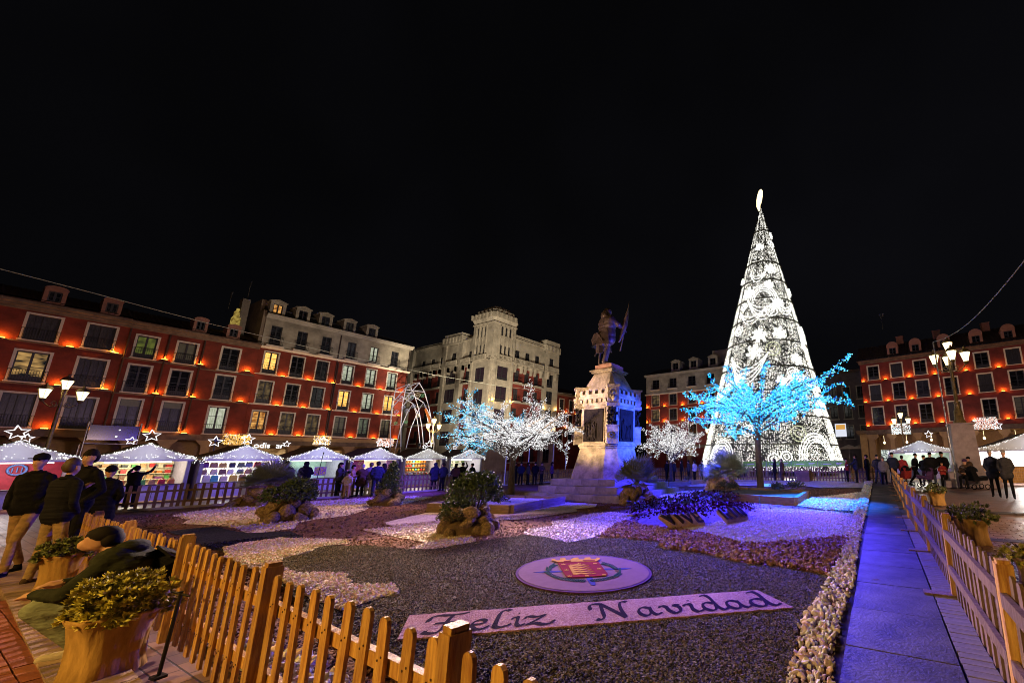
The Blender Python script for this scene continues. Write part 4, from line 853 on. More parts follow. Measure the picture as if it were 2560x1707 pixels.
# dim building closing the side street, cafe umbrellas
S = empty('grey_building', (-7.5, 70, 0), 0, 'dim grey building at the end of the side street right of the cone tree', 'building')
hs = [(u, u + 1.1, z, z + 2.1) for u in (1.0, 3.2, 5.4) for z in (4.5, 7.8, 11.0)]
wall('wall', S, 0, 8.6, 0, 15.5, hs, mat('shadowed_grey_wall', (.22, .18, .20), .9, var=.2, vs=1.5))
for a, b_, c, d in hs: window(S, (a + b_) / 2, c, 1.1, 2.1, M['glass'], M['trim'], rail=(.9, .3), balc=.4)
mass(S, 0.02, 8.58, .3, 8, .1, 15.4, MC['shadowed_grey_wall']); cornice(S, -.1, 8.7, 15.5, [(.2, .2), (.2, .45)], M['corn'])
for k, (px_, lab) in enumerate(((2122, 'pale parasol of the pavement cafe in the side street'), (2152, 'second parasol of the side street cafe, beside the corner pier'))):
    p = PY(px_, 1120, 62); r = empty('parasol', (p.x, 62, 0), 0, lab, 'parasol', 'cafe parasols in the side street')
    b = MB(); b.lathe([(1.5, 0), (1.45, .1), (.05, .62)], (0, 0, 2.7), 8, smooth=False); b.build('canopy', mat('beige_parasol', (.45, .38, .33), .8), r); b = MB(); b.tube([(0, 0, 0), (0, 0, 2.8)], .04, 6); b.build('pole', M['steel'], r)
sg = MB(); sg.bx(-.75, .75, -.12, .12, -.95, .95); sg.bx(-.62, .62, -.14, -.121, .1, .8, 1); 
p = PY(2102, 1075, 62); o = sg.build('hanging_sign', [emat('white_lit_sign', (.85, .88, 1.0), .9), emat('amber_sign_part', (1, .5, .1), .7)]); o.location = p; tag(o, 'white lit hanging sign with an amber square beside the cone tree', 'sign')
for ch in list(MR.children):
    mt = MR.matrix_basis @ ch.matrix_basis; ch.parent = ML; ch.matrix_basis = mt
bpy.data.objects.remove(MR)

# ================================================================== LIT LAMPS
def lantern_parts(root, c, s=1.0, power=120, col=(1.0, .62, .25), r=.16):
    b = MB(); b.lathe([(.09 * s, -.24 * s), (.19 * s, .16 * s)], c, 6, smooth=False); g = b.build('lantern_glass', LANT, root)
    b = MB(); b.lathe([(.22 * s, .16 * s), (.24 * s, .19 * s), (.15 * s, .30 * s), (.05 * s, .36 * s), (.04 * s, .44 * s), (.01, .48 * s)], c, 6, smooth=False); b.lathe([(.03 * s, -.4 * s), (.10 * s, -.30 * s), (.11 * s, -.245 * s)], c, 6)
    for k in range(6): a = 2 * PI * k / 6; b.tube([(c[0] + .095 * s * math.cos(a), c[1] + .095 * s * math.sin(a), c[2] - .24 * s), (c[0] + .2 * s * math.cos(a), c[1] + .2 * s * math.sin(a), c[2] + .16 * s)], .012 * s, 4)
    b.build('lantern_frame', LMETAL, root)
    if power: lamp('lantern_light', (c[0], c[1], c[2] - .02), col, power, r, root)
LMETAL = mat('gilded_lamp_iron', (.26, .19, .08), .45, .5, var=.3, vs=8)
def arm(b, p0, p1, sag=.25, r=.025):
    p0, p1 = Vector(p0), Vector(p1); pts = []
    for k in range(11):
        t = k / 10; p = p0.lerp(p1, t); p.z = p0.z + (p1.z - p0.z) * t ** 2 - sag * math.sin(t * PI) * (1 - t * .3); pts.append(p)
    b.tube(pts, r, 5); c = p0.lerp(p1, .35); 
    pts = [(c.x + (p1 - p0).x * .16 * math.cos(a) * (1 - a / 12), c.y + (p1 - p0).y * .16 * math.cos(a) * (1 - a / 12), c.z - sag * .3 + .14 * math.sin(a) * (1 - a / 12)) for a in [i * .6 for i in range(12)]]
    b.tube(pts, r * .7, 4)
def post_lamp(name, label, base, top, arms, power, s=1.0, tilt=(0, 0), group='cast-iron lanterns of the square', az=0, pedestal=0):
    r = empty('street_lamp', base, 0, label, 'street lamp', group); r.rotation_euler = (tilt[0], tilt[1], 0)
    h = top; b = MB(); z0 = pedestal
    b.lathe([(.20 * s, z0), (.20 * s, z0 + .25), (.15 * s, z0 + .35), (.15 * s, z0 + .8), (.09 * s, z0 + 1.0), (.085 * s, z0 + 1.6), (.11 * s, z0 + 1.65), (.07 * s, z0 + 1.72), (.055 * s, h - .5), (.09 * s, h - .42), (.04 * s, h - .24)], (0, 0, 0), 10); b.build('post', LMETAL, r)
    lantern_parts(r, (0, 0, h), s, power)
    if arms:
        b = MB(); n, rad, za = arms
        for k in range(n):
            a = az + 2 * PI * k / n; e = (rad * math.cos(a), rad * math.sin(a), za); arm(b, (0, 0, za - .45 * s), (e[0], e[1], za - .36 * s), .22 * s, .022 * s)
        b.build('arm', LMETAL, r)
        for k in range(n):
            a = az + 2 * PI * k / n; lantern_parts(r, (rad * math.cos(a), rad * math.sin(a), za), s, power)
    return r
p = PX(145, 965, -34)
post_lamp('l', 'three-lantern street lamp standing behind the first stalls at the left', (-34, 3.05, 0), 5.42, (2, .48, 4.95), 60, 1.0, az=PI / 2)
post_lamp('m', 'three-lantern lamp in front of the pale tower building beside the light arch', (-45, 27.0, 0), 6.2, (2, .62, 5.6), 70, 1.15, az=PI / 2)
RLP = empty('street_lamp', (4.1, 25.5, 0), 0, 'tall five-lantern lamp on a stone pedestal, brightest on the right', 'street lamp', 'cast-iron lanterns of the square')
b = MB(); b.bx(-1.15, 1.15, -1.15, 1.15, 0, .35); b.bx(-.95, .95, -.95, .95, .35, .75); b.bx(-.62, .62, -.62, .62, .75, 1.1); b.prism([(-.55, -.55), (.55, -.55), (.55, .55), (-.55, .55)], 1.1, 3.2, top=[(-.50, -.50), (.50, -.50), (.50, .50), (-.50, .50)]); b.bx(-.6, .6, -.6, .6, 3.2, 3.28); b.build('pedestal', mat('pedestal_stone', (.33, .27, .30), .7, var=.2, vs=2), RLP)
b = MB(); b.lathe([(.30, 3.28), (.30, 3.4), (.22, 3.5), (.2, 3.95), (.14, 4.05), (.13, 4.35), (.16, 4.4), (.09, 4.5), (.085, 5.6), (.11, 5.65), (.08, 5.75), (.075, 6.3), (.12, 6.4), (.04, 7.3)], (0, 0, 0), 10); b.build('post', LMETAL, RLP)
b = MB()
for k in range(4): a = PI / 4 * 0 + PI / 2 * k; arm(b, (0, 0, 6.35), (.72 * math.cos(a), .72 * math.sin(a), 6.55), .28, .03)
b.build('arm', LMETAL, RLP)
for k in range(4): a = PI / 2 * k; lantern_parts(RLP, (.72 * math.cos(a), .72 * math.sin(a), 6.95), 1.2, 190)
lantern_parts(RLP, (0, 0, 7.6), 1.2, 150)
post_lamp('s', 'small three-lantern lamp in front of the right-hand arcade', (2.4, 45, 0), 5.65, (2, .62, 5.08), 90, 1.2)
post_lamp('c', 'small lamp glowing orange at the left foot of the cone tree', (-20.9, 50, 0), 5.4, None, 60, 1.3)
post_lamp('n', 'assumed unseen street lamp standing on the pavement behind the viewer', (-5.5, -6.3, 0), 5.6, (2, .5, 5.0), 0, 1.0)  # assumed lamp post, out of view
lamp('lantern_light', (-5.5, -6.3, 5.4), (1.0, .59, .14), 6400, .25)  # unseen lamp of the assumed post, lights the near fence orange
post_lamp('n2', 'added unseen street lamp on the pavement to the left behind the viewer', (-15.5, -4.5, 0), 5.6, (2, .5, 5.0), 0, 1.0)
lamp('lantern_light', (-15.5, -4.5, 5.4), (1.0, .52, .14), 2000, .25)  # unseen extra lamp, added to light the near left pavement
post_lamp('n3', 'added unseen street lamp on the pavement to the right behind the viewer', (9.5, 6.5, 0), 5.6, (2, .5, 5.0), 0, 1.0)
lamp('lantern_light', (9.5, 6.5, 5.4), (1.0, .60, .34), 15000, .25, None, 92, (6.4, 13.0, 0))  # unseen spot added to warm the right plaza, aimed clear of the bed
# masts with cable
pm = PY(2333, 855, 24); b = MB(); b.tube([(3.35, 24, 0), (pm.x, 24, pm.z)], .035, 6); b.build('post', M['steel']); MASTO = bpy.data.objects['post'] if False else COL.objects[-1]
tag(MASTO, 'thin steel mast leaning beside the five-lantern lamp, holding the cable', 'mast'); MASTO.name = 'cable_mast'
def cable(label, pts, r=.012, m=None):
    b = MB(); b.tube(pts, r, 4); o = b.build('cable', m or mat('grey_cable', (.45, .47, .40), .6)); tag(o, label, 'cable')
e = PY(2560, 672, 10); pts = []
for k in range(15): t = k / 14; q = Vector((pm.x, 24, pm.z)).lerp(Vector((e.x + .2, 8, e.z + .35)), t); q.z -= .55 * math.sin(t * PI); pts.append(q)
cable('cable rising from the mast to the upper right corner of the view', pts, .014)
pts = [PX(x, y, -47) for x, y in ((-200, 622), (34, 681), (220, 729), (400, 777), (520, 808), (660, 841), (860, 889), (1080, 936), (1250, 965), (1430, 985))]
cable('long cable strung in front of the left facades', pts, .03)

# ================================================================== STALLS
STALLS = 'white gabled stalls of the Christmas market'
BULBT = (ICO[1][0], ICO[1][1])
def bulbs(name, pts, r, m, parent): P = np.array([tuple(p) for p in pts]); o = bulk(name, OCT, P, np.full((len(P), 3), r) * RNG.uniform(.7, 1.3, (len(P), 1)), m, parent); o['kind'] = 'stuff'; return o
def starmesh(R, r, t):
    pts = []
    for k in range(10): a = PI / 2 + k * PI / 5; q = R if k % 2 == 0 else R * .45; pts.append((q * math.cos(a), 0, q * math.sin(a)))
    b = MB(); b.tube(pts + [pts[0], pts[1]], t, 5, smooth=True); return b.build('star_light', emat('white_star_tube', (1, .97, 1), 1.6), link=False)
STAR1 = starmesh(.26, .12, .02); STAR2 = starmesh(.17, .1, .016)
def stall(label, loc, rz, W=2.72, D=2.3, eave=1.84, apex=2.56, ct=.78, back=None, light=40, lcol=(1, .93, .78), stars=((0, .28, 1), (-.7, .1, 0)), front=None, seed=0):
    rn = random.Random(seed); r = empty('market_stall', loc, rz, label, 'market stall', STALLS)
    # gable front and canopy: front edge at y=0, ridge runs back
    b = MB(); n = 10
    top = [(-W/2, eave + .04), (-W/2 + .04, eave + .14)] + [(-W/2 + W/2 * k / n, eave + .14 + (apex - eave - .14) * (k / n) ** 1.35) for k in range(1, n + 1)]
    prof = top + [(-x, z) for x, z in reversed(top[:-1])]
    b.prism_xz([(x, z) for x, z in reversed(prof)][::1] + [(-W/2, eave), (W/2, eave)][::1], -.35, -.33); o = b.build('gable', M['canvas'], r)
    b = MB(); vs = []
    for x, z in prof: vs += [(x * 1.01, -.36, z + .015), (x * 1.01, D, z + .015)]
    b.add(vs, [(2*i, 2*i+1, 2*i+3, 2*i+2) for i in range(len(prof) - 1)]); b.build('canopy', M['canvasd'], r)
    b = MB(); b.bx(-W/2, W/2, -.36, -.30, eave - .05, eave - .002); b.build('eave_beam', mat('lilac_eave', (.42, .36, .62), .6), r)
    b = MB(); b.bx(-W/2, W/2, -.33, .02, eave + .001, eave + .02); b.build('ceiling_panel', M['canvas'], r)
    for s in (-1, 1):
        b = MB(); b.bx(s * W/2 - .06 - s * .06, s * W/2 + .06 - s * .06, -.06, .06, 0, eave); b.build('post', mat('stall_post_grey', (.26, .24, .30), .5), r)
        b = MB(); b.bx(s * W/2 - .02 - s * .02, s * W/2 + .02 - s * .02, .061, D, 0, eave); b.build('side_panel', mat('stall_side_panel', (.42, .38, .48), .7), r)
    b = MB(); b.bx(-W/2 + .08, W/2 - .08, -.03, .0, .08, ct - .04); k = 8
    for i in range(k): pass
    b.build('counter_front', M['counter'], r)
    for i in range(1, 9): b = MB(); x = -W/2 + .08 + (W - .16) * i / 9; b.bx(x - .006, x + .006, -.036, -.0301, .1, ct - .06); b.build('panel_joint', M['iron'], r) if i % 3 == 0 else None
    b = MB(); b.bx(-W/2 + .07, W/2 - .07, -.12, .45, ct - .035, ct); b.build('counter_top', mat('dark_counter_top', (.08, .06, .06), .5), r)
    b = MB(); b.bx(-W/2 + .05, W/2 - .05, D - .05, D - .01, .2, eave); b.build('back_wall', back or CREAMWALL, r)
    b = MB(); b.bx(-.9, .9, .55, .61, eave - .1, eave - .06); b.build('strip_light', emat('stall_strip_light', (1, .96, .85), 6), r)
    lamp('stall_light', (0, .75, eave - .18), lcol, light * 2.7, .35, r); lamp('gable_light', (0, -1.0, eave + .25), (.80, .84, 1), 17.0, .25, r)
    # bulb strings along the gable
    P = []
    for _ in range(150):
        i = rn.random() * (len(prof) - 1); a = int(i); t = i - a; x = prof[a][0] * (1 - t) + prof[a+1][0] * t; z = prof[a][1] * (1 - t) + prof[a+1][1] * t
        P.append((x, -.38 - rn.random() * .05, z - abs(rn.gauss(0, .07)) + .03))
    for _ in range(40): x = rn.uniform(-W/2 + .2, W/2 - .2); P.append((x, -.37, eave + .06 + rn.random() * .2 * (1 - abs(x) / W * 2) ))
    for s in (-1, 1):
        for k in range(14): P.append((s * (W/2 + rn.uniform(-.04, .1)), -.37, eave + .12 - rn.random() * .3))
    bulbs('bulb_string', P, .016, BULB, r)
    b = MB(); b.tube([(x, -.37, z + .03) for x, z in prof], .015, 4); b.build('garland', mat('green_garland', (.03, .06, .02), .8), r)
    for x, dz, big in stars: inst('star_light', STAR1 if big else STAR2, r, (x, -.3, apex + dz), (0, rn.uniform(-.15, .15), rn.uniform(-.2, .2)))
    return r
SX = -29.0
ys = [2.0, 4.95, 7.95, 11.0, 13.95, 17.0, 20.2]
labs = ['first stall at the left edge with a red back wall', 'stall with cream shelves of boxes and bags, second from the left', 'stall hung full of colourful handbags', 'stall with mint green walls and glass display, behind the photographer', 'stall with pink food posters and a queue of customers', 'stall stacked with orange and red trinkets', 'last visible stall, filled with pale boxes behind the white-lit tree']
backs = [mat('red_stall_wall', (.55, .03, .07), .6, var=.2, vs=4), CREAMWALL, mat('white_stall_wall', (.85, .84, .80), .7), mat('mint_stall_wall', (.45, .62, .52), .6), CREAMWALL, mat('brown_stall_wall', (.38, .2, .08), .7, var=.3, vs=8), mat('pale_green_stall_wall', (.72, .76, .60), .7)]
starsets = [((-.1, .32, 1), (.1, .12, 0)), ((0, .34, 1), (-.5, .1, 0)), ((0, .3, 1), (-1.1, .14, 1)), ((0, .3, 1), (-1.55, .1, 0)), ((.0, .3, 1), (.4, .15, 0)), ((.05, .3, 1), (-.25, .1, 0)), ((-1.2, .1, 0),)]
SR = []
for i, yv in enumerate(ys):
    SR.append(stall(labs[i], (SX, yv, 0), PI / 2, back=backs[i], light=[34, 62, 74, 40, 54, 50, 50][i], lcol=[(1, .85, .8), (1, .88, .6), (1, .95, .85), (.85, 1, .92), (1, .9, .7), (1, .85, .6), (1, 1, .8)][i], stars=starsets[i], seed=i))
SR.append(stall('long stall on the right between the small lamp and the pedestal', (2.6, 31.5, 0), 0, W=3.9, apex=2.62, back=backs[3], light=70, stars=((.6, .4, 1), (2.0, .6, 1)), seed=11))
SR.append(stall('bright stall with a pine counter at the right edge', (7.3, 27.6, 0), 0, W=4.6, apex=2.75, ct=.98, back=backs[2], light=260, lcol=(1, .95, .9), stars=((-1.2, .45, 1),), seed=12))
b = MB()
for k in range(6): b.bx(-2.25, 2.25, -.06, -.035, .1 + .145 * k, .235 + .145 * k)
b.build('pine_counter', M['wood'], SR[8])
# goods: bags, boxes, posters.  local stall coordinates -> world
def S2W(s, x, y, z): q = SR[s]; return q.matrix_basis @ Vector((x, y, z))
for q in SR: q.matrix_basis = Matrix.Translation(q.location) @ Matrix.Rotation(q.rotation_euler.z, 4, 'Z')
ORD = ['first', 'second', 'third', 'fourth', 'fifth', 'sixth', 'seventh', 'eighth', 'ninth', 'tenth', 'eleventh', 'twelfth', 'thirteenth', 'fourteenth', 'fifteenth', 'sixteenth']
CN = {'tan': (.55, .30, .12), 'mustard yellow': (.75, .48, .05), 'black': (.03, .03, .03), 'red': (.6, .03, .03), 'olive green': (.16, .22, .07), 'grey blue': (.22, .28, .34), 'orange': (.7, .22, .03), 'brown': (.22, .1, .05), 'white': (.8, .78, .74), 'purple': (.25, .06, .22), 'bright yellow': (.85, .62, .03), 'pink': (.7, .2, .3), 'cream': (.8, .7, .5), 'green': (.1, .4, .08), 'turquoise': (.1, .5, .5)}
def bag(s, x, y, z, w, h, cn, lab, sc=1):
    m = mat('leather_' + cn.replace(' ', '_'), CN[cn], .5, var=.15, vs=12); r = empty('handbag', S2W(s, x, y, z), SR[s].rotation_euler.z, lab, 'handbag', 'handbags on sale')
    b = MB(); b.prism_xz([(-w/2, 0), (w/2, 0), (w * .46, h * .75), (w * .38, h), (-w * .38, h), (-w * .46, h * .75)], -.05, .05); b.build('body', m, r)
    b = MB(); b.prism_xz([(-w * .4, h * .45), (w * .4, h * .45), (w * .39, h * .98), (-w * .39, h * .98)], -.062, -.051); b.build('flap', m, r)
    b = MB(); b.tube([(-w * .28 + w * .56 * k / 8, 0, h + h * .4 * math.sin(PI * k / 8)) for k in range(9)], .012, 5); b.build('handle', m, r)
rowz = [(1.46, .26, 8), (1.12, .27, 8), (.79, .30, 8)]
cols_ = ['purple', 'tan', 'mustard yellow', 'black', 'olive green', 'grey blue', 'red', 'white', 'tan', 'cream', 'brown', 'white', 'grey blue', 'tan', 'white', 'black', 'white', 'turquoise', 'cream', 'bright yellow', 'tan', 'olive green', 'bright yellow', 'black', 'red', 'bright yellow', 'grey blue', 'white']
k = 0
for ri, (z, h, n) in enumerate(rowz):
    for i in range(n):
        x = -1.2 + 2.4 * (i + .5) / n + random.uniform(-.03, .03); cn = cols_[k % len(cols_)]; k += 1
        bag(2, x, .5 if ri < 2 else .08, z + (0 if ri < 2 else 0), random.uniform(.22, .30), h * random.uniform(.85, 1.05), cn, f'{cn} handbag, {ORD[i]} from the left in the {["top", "middle", "counter"][ri]} row of the handbag stall')
def boxg(s, x, y, z, d, cn, lab, name='gift_box', cat='box', group='goods on the stall shelves', ribbon=True):
    m = mat('card_' + cn.replace(' ', '_'), CN[cn], .6, var=.2, vs=14); r = empty(name, S2W(s, x, y, z), SR[s].rotation_euler.z, lab, cat, group)
    b = MB(); b.box((0, 0, d[2] / 2), d); b.build('carton', m, r); b = MB(); b.box((0, 0, d[2] * .86), (d[0] * 1.06, d[1] * 1.06, d[2] * .28)); b.build('lid', m, r)
for s, rows_ in ((1, 4), (6, 4)):
    for j in range(rows_ - 1):
        z = .98 + .27 * j; b = MB(); b.bx(-1.25, 1.25, 1.95, 2.24, z - .025, z); b.build('shelf', CREAMWALL, SR[s])
        for i in range(10):
            x = -1.15 + .255 * i; cn = random.choice(['red', 'orange', 'green', 'brown', 'tan', 'cream', 'purple', 'black']) if s == 1 else random.choice(['white', 'cream', 'cream', 'olive green'])
            boxg(s, x, 2.08, z, (random.uniform(.12, .2), .14, random.uniform(.1, .19)), cn, f'{cn} box, {ORD[i]} from the left on the {["lower", "middle", "upper"][j]} shelf of {"the shelf stall" if s == 1 else "the pale box stall"}')
for i in range(8): cn = ['red', 'brown', 'orange', 'red', 'green', 'tan', 'red', 'orange'][i]; bag(1, -.95 + .27 * i, .2, .78, .2, .2, cn, f'{cn} bag, {ORD[i]} from the left on the counter of the shelf stall')
for j in range(3):
    z = .98 + .28 * j; b = MB(); b.bx(-1.25, .95, 1.2, 1.5, z - .025, z); b.build('shelf', backs[5], SR[5])
    for i in range(11):
        cn = random.choice(['orange', 'red', 'white', 'turquoise', 'orange', 'tan', 'bright yellow']); r = empty('ornament', S2W(5, -1.15 + .2 * i, 1.32, z), 0, f'{cn} ornament, {ORD[i]} from the left on the {["lower", "middle", "upper"][j]} shelf of the trinket stall', 'ornament', 'ornaments on the trinket stall')
        b = MB(); b.blob((0, 0, .09), (.085, .085, .09), i + 30 * j, .1, 1); b.build('bauble', mat('glaze_' + cn.replace(' ', '_'), CN[cn], .3), r); b = MB(); b.lathe([(.025, .17), (.02, .2)], (0, 0, 0), 6); b.build('cap', M['steel'], r)
for i in range(12):
    for j in range(2):
        cn = random.choice(['white', 'red', 'cream', 'brown']); r = empty('figurine', S2W(5, -1.2 + .2 * i, .02 + .2 * j, .78), 0, f'small {cn} figurine, {ORD[i]} from the left in the {["front", "rear"][j]} row of the trinket stall counter', 'figurine', 'figurines on the trinket stall')
        b = MB(); b.lathe([(.05, 0), (.055, .05), (.03, .1)], (0, 0, 0), 8); b.build('body', mat('glaze_' + cn.replace(' ', '_'), CN[cn], .3), r); b = MB(); b.blob((0, 0, .13), .034, 1, .05, 1); b.build('head', mat('glaze_white', CN['white'], .3), r)
def poster(s, x0, x1, z0, z1, y, m, lab, spots):
    r = empty('poster', S2W(s, (x0 + x1) / 2, y, z0), SR[s].rotation_euler.z, lab, 'poster'); w = x1 - x0; h = z1 - z0
    b = MB(); b.bx(-w/2, w/2, 0, .02, 0, h); b.build('board', m, r); b = MB(); rn = random.Random(x0)
    for _ in range(spots): x, z, q = rn.uniform(-w/2 + .05, w/2 - .05), rn.uniform(.05, h - .05), rn.uniform(.02, .05); b.prism_xz([(x + q * math.cos(a * PI / 3), z + q * math.sin(a * PI / 3)) for a in range(6)], -.004, -.001)
    b.build('printed_picture', mat('print_yellow', (.85, .6, .1), .6, var=.3, vs=30), r)
poster(4, -1.25, -.55, .9, 1.78, .15, mat('poster_red', (.62, .1, .09), .6, var=.3, vs=10), 'red and yellow food poster at the left of the food stall', 26)
poster(4, .72, 1.22, .85, 1.75, .15, mat('poster_pink', (.75, .38, .42), .6, var=.25, vs=16), 'pink price poster at the right of the food stall', 14)
poster(3, .05, .6, .92, 1.4, .3, mat('poster_purple', (.4, .15, .5), .6, var=.3, vs=30), 'purple dotted poster standing on the mint stall counter', 30)
poster(3, -1.15, -.75, .85, 1.7, 1.6, mat('poster_green', (.3, .62, .1), .6, var=.3, vs=9), 'lime green poster on the wall of the mint stall', 6)
poster(5, .98, 1.3, 1.2, 1.78, .2, mat('poster_cream', (.75, .6, .3), .6, var=.3, vs=20), 'framed cream price list of the trinket stall', 10)
for i, x in enumerate((-.9, .3)):
    r = empty('round_emblem', S2W(0, x, 2.2, 1.5), SR[0].rotation_euler.z, ['blue ring picture at the far left of the red stall wall', 'blue ring picture on the red stall wall right of the capped man'][i], 'picture'); b = MB(); b.tube([(.2 * math.cos(a * PI / 8), -.04, .2 * math.sin(a * PI / 8)) for a in range(17)], .035, 5); b.build('ring', mat('blue_print', (.15, .3, .8), .5), r); b = MB(); [b.tube([(-.1 + .1 * k, -.04, -.1), (-.1 + .1 * k, -.04, .1)], .02, 4) for k in range(3)]; b.build('bar', MC['blue_print'], r)
    
# market screen on scaffold
r = empty('video_screen', (-50, 6.9, 0), PI / 2, 'dark video screen on a scaffold above the stalls at the left', 'screen')
b = MB(); b.bx(-1.05, 1.05, -.1, .1, 3.45, 4.5); b.build('panel', mat('dark_led_screen', (.012, .014, .03), .2), r); b = MB()
for s in (-1.12, 1.12): b.tube([(s, 0, 0), (s, 0, 4.75)], .05, 5); b.tube([(s, 1.2, 0), (s, 1.2, 3.2)], .05, 5)
for z in (1.6, 3.2): b.tube([(-1.12, 0, z), (1.12, 0, z)], .05, 5); b.tube([(-1.12, 1.2, z), (1.12, 1.2, z)], .05, 5); b.tube([(-1.12, 0, z - 1.5), (1.12, 0, z)], .03, 5)
b.build('scaffold', M['steel'], r); b = MB(); b.blob((.12, -.18, 3.72), .06, 1, 0, 1); b.blob((.2, -.18, 4.2), .045, 1, 0, 1); b.build('spotlight', BULB, r)
# light curtains on the arcades
def curtain(label, mtx, w, h, n, mats_, mix):
    r = empty('light_curtain', (0, 0, 0), 0, label, 'light curtain', 'light curtains hung on the arcades'); r.matrix_basis = mtx
    P = np.stack([np.random.default_rng(n).uniform(-w/2, w/2, n), np.random.default_rng(n + 1).uniform(-.12, .12, n), np.random.default_rng(n + 2).uniform(0, h, n)], 1); P[:, 2] = np.round(P[:, 2] / .09) * .09
    o = bulk('led_net', OCT, P, np.full((n, 3), .032), mats_, r, mi=(np.random.default_rng(5).random(n) > mix).astype(int)); o['kind'] = 'stuff'; b = MB(); b.tube([(-w/2, 0, h + .05), (w/2, 0, h + .05)], .025, 5); b.build('rail', M['steel'], r)
R90 = Matrix.Rotation(PI / 2, 4, 'Z')
curtain('golden light curtain below the narrow red house', Matrix.Translation((-54, 14.2, 3.45)) @ R90, 1.75, .95, 520, [BULBY, BULB], .85)
curtain('amber light curtain under the middle of the corner house', Matrix.Translation((-54, 20.6, 3.6)) @ R90, 1.5, .95, 380, [BULBY, BULB], .6)
curtain('reddish light curtain under the right end of the corner house', Matrix.Translation((-54, 26.8, 3.6)) @ R90, 1.8, .92, 460, [emat('salmon_led', (1, .35, .2), 1.8), BULB], .5)
curtain('silver light curtain behind the small lamp on the right arcade', Matrix.Translation((3.0, 59.0, 4.45)), 2.2, 1.35, 900, [BULB, BULBB2], .9)
curtain('pink and white light curtain right of the big pedestal', Matrix.Translation((11.7, 57.3, 4.6)), 2.3, 1.35, 800, [BULB, emat('salmon_led', (1, .35, .2), 1.8)], .6)
# tall light arch across the side street
AR = empty('light_arch', (-50, 0, 0), PI / 2, 'tall pointed light arch with swirls across the side street', 'light arch')
TUBEW = emat('white_arch_tube', (.80, .76, 1.0), .5); ARCM = mat('arch_frame_metal', (.5, .48, .52), .5, .3)
for dy in (0, 2.2):
    outer = [(26.75, 0), (26.45, 3.4), (26.15, 6), (26.05, 8.5), (26.2, 10.4), (27.6, 11.3), (28.4, 10.2), (29.2, 8.2), (29.8, 6.2), (30.3, 3.8), (30.35, 0)]
    inner = [(27.1, 0), (27.05, 3.3), (27.3, 5.5), (27.9, 7.8), (28.4, 8.9), (28.9, 7.8), (29.4, 6.0), (29.9, 3.6), (30.0, 0)]
    for pts, nm in ((outer, 'outer_frame'), (inner, 'inner_frame'), ([(26.1, 8.2), (27.0, 9.6), (28.4, 8.9), (29.5, 7.2)], 'brace'), ([(26.2, 10.2), (28.4, 10.2)], 'brace'), ([(26.2, 9.0), (27.6, 11.2)], 'brace')):
        b = MB(); b.tube([(u, dy, z) for u, z in pts], .05, 5); b.tube([(u, dy - .06, z) for u, z in pts if z > 1.5], .022, 4, 1); b.build(nm, [ARCM, TUBEW], AR)
    for k, (u, z, q) in enumerate(((26.9, 9.3, .45), (27.6, 9.6, .4), (28.2, 9.7, .32), (26.6, 7.6, .3), (29.1, 7.4, .28), (26.65, 6.3, .22), (27.3, 8.3, .25))):
        b = MB(); b.tube([(u + q * (1 - a / 22) * math.cos(a * .62), dy - .05, z + q * (1 - a / 22) * math.sin(a * .62)) for a in range(20)], .02, 4); b.build('swirl', [TUBEW, emat('warm_arch_tube', (1, .8, .45), .8), emat('green_arch_tube', (.3, .8, .35), .5)][k % 3], AR)
b = MB(); b.prism_xz([(28.6, 8.0), (28.75, 8.25), (29.4, 7.0), (29.55, 6.3), (29.35, 6.5)], -.1, -.05); b.build('flame_motif', emat('orange_arch_panel', (1, .25, .05), .7), AR)
for u, d_ in ((26.75, 0), (26.75, 2.2), (30.35, 0), (30.35, 2.2)): pass
for z, u in ((11.3, 27.6), (9.0, 26.05), (6, 26.15), (6.2, 29.8)): b = MB(); b.tube([(u, 0, z), (u, 2.2, z)], .04, 5); b.build('cross_tie', ARCM, AR)

# ================================================================== GIANT CONE TREE
TX, TY = -10.05, 40.6; R0, ZB, ZT = 7.15, .5, 30.3
CT = empty('cone_tree', (TX, TY, 0), 0, 'giant cone-shaped Christmas tree of white lights, far taller than the houses', 'light tree'); CT.rotation_euler = (0, math.radians(1.2), 0)
def rad(z): return R0 * (ZT - z) / (ZT - ZB)
def cpt(a, z, off=0.0): r_ = rad(z) + off; return (r_ * math.cos(a), r_ * math.sin(a), z)
n = 128000; rg = np.random.default_rng(3)
t = 1 - np.sqrt(rg.uniform(0, 1, n)); z = ZB + (ZT - ZB) * t; a = rg.uniform(0, 2 * PI, n)
strand = (np.round(a / (2 * PI) * 210) / 210 * 2 * PI); a = np.where(rg.random(n) < .6, strand + rg.normal(0, .004, n), a)
clump = np.sin(a * 9 + z * 1.3) * np.sin(z * 2.1 - a * 5) + .7 * np.sin(a * 23 + z * 3.7) * np.sin(z * 5.3)
keep = rg.random(n) < np.clip(.62 + .45 * clump, .12, 1); a, z = a[keep], z[keep]
r_ = R0 * (ZT - z) / (ZT - ZB) + rg.uniform(-.12, .05, len(z)); P = np.stack([r_ * np.cos(a), r_ * np.sin(a), z], 1)
LEDW = emat('cone_white_led', (1.0, .97, .88), 1.55); LEDY = emat('cone_olive_wire', (.30, .30, .06), .45)
o = bulk('led_net', OCT, P, rg.uniform(.024, .044, (len(P), 1)) * np.ones((1, 3)), [LEDW, LEDY], CT, mi=(rg.random(len(P)) > .86).astype(int)); o['kind'] = 'stuff'
b = MB(); b.lathe([(R0 - .5, ZB), (.05, ZT - .6)], (0, 0, 0), 40); o = b.build('inner_net', mat('cone_inner_net', (.035, .035, .03), .9, var=.4, vs=14), CT)
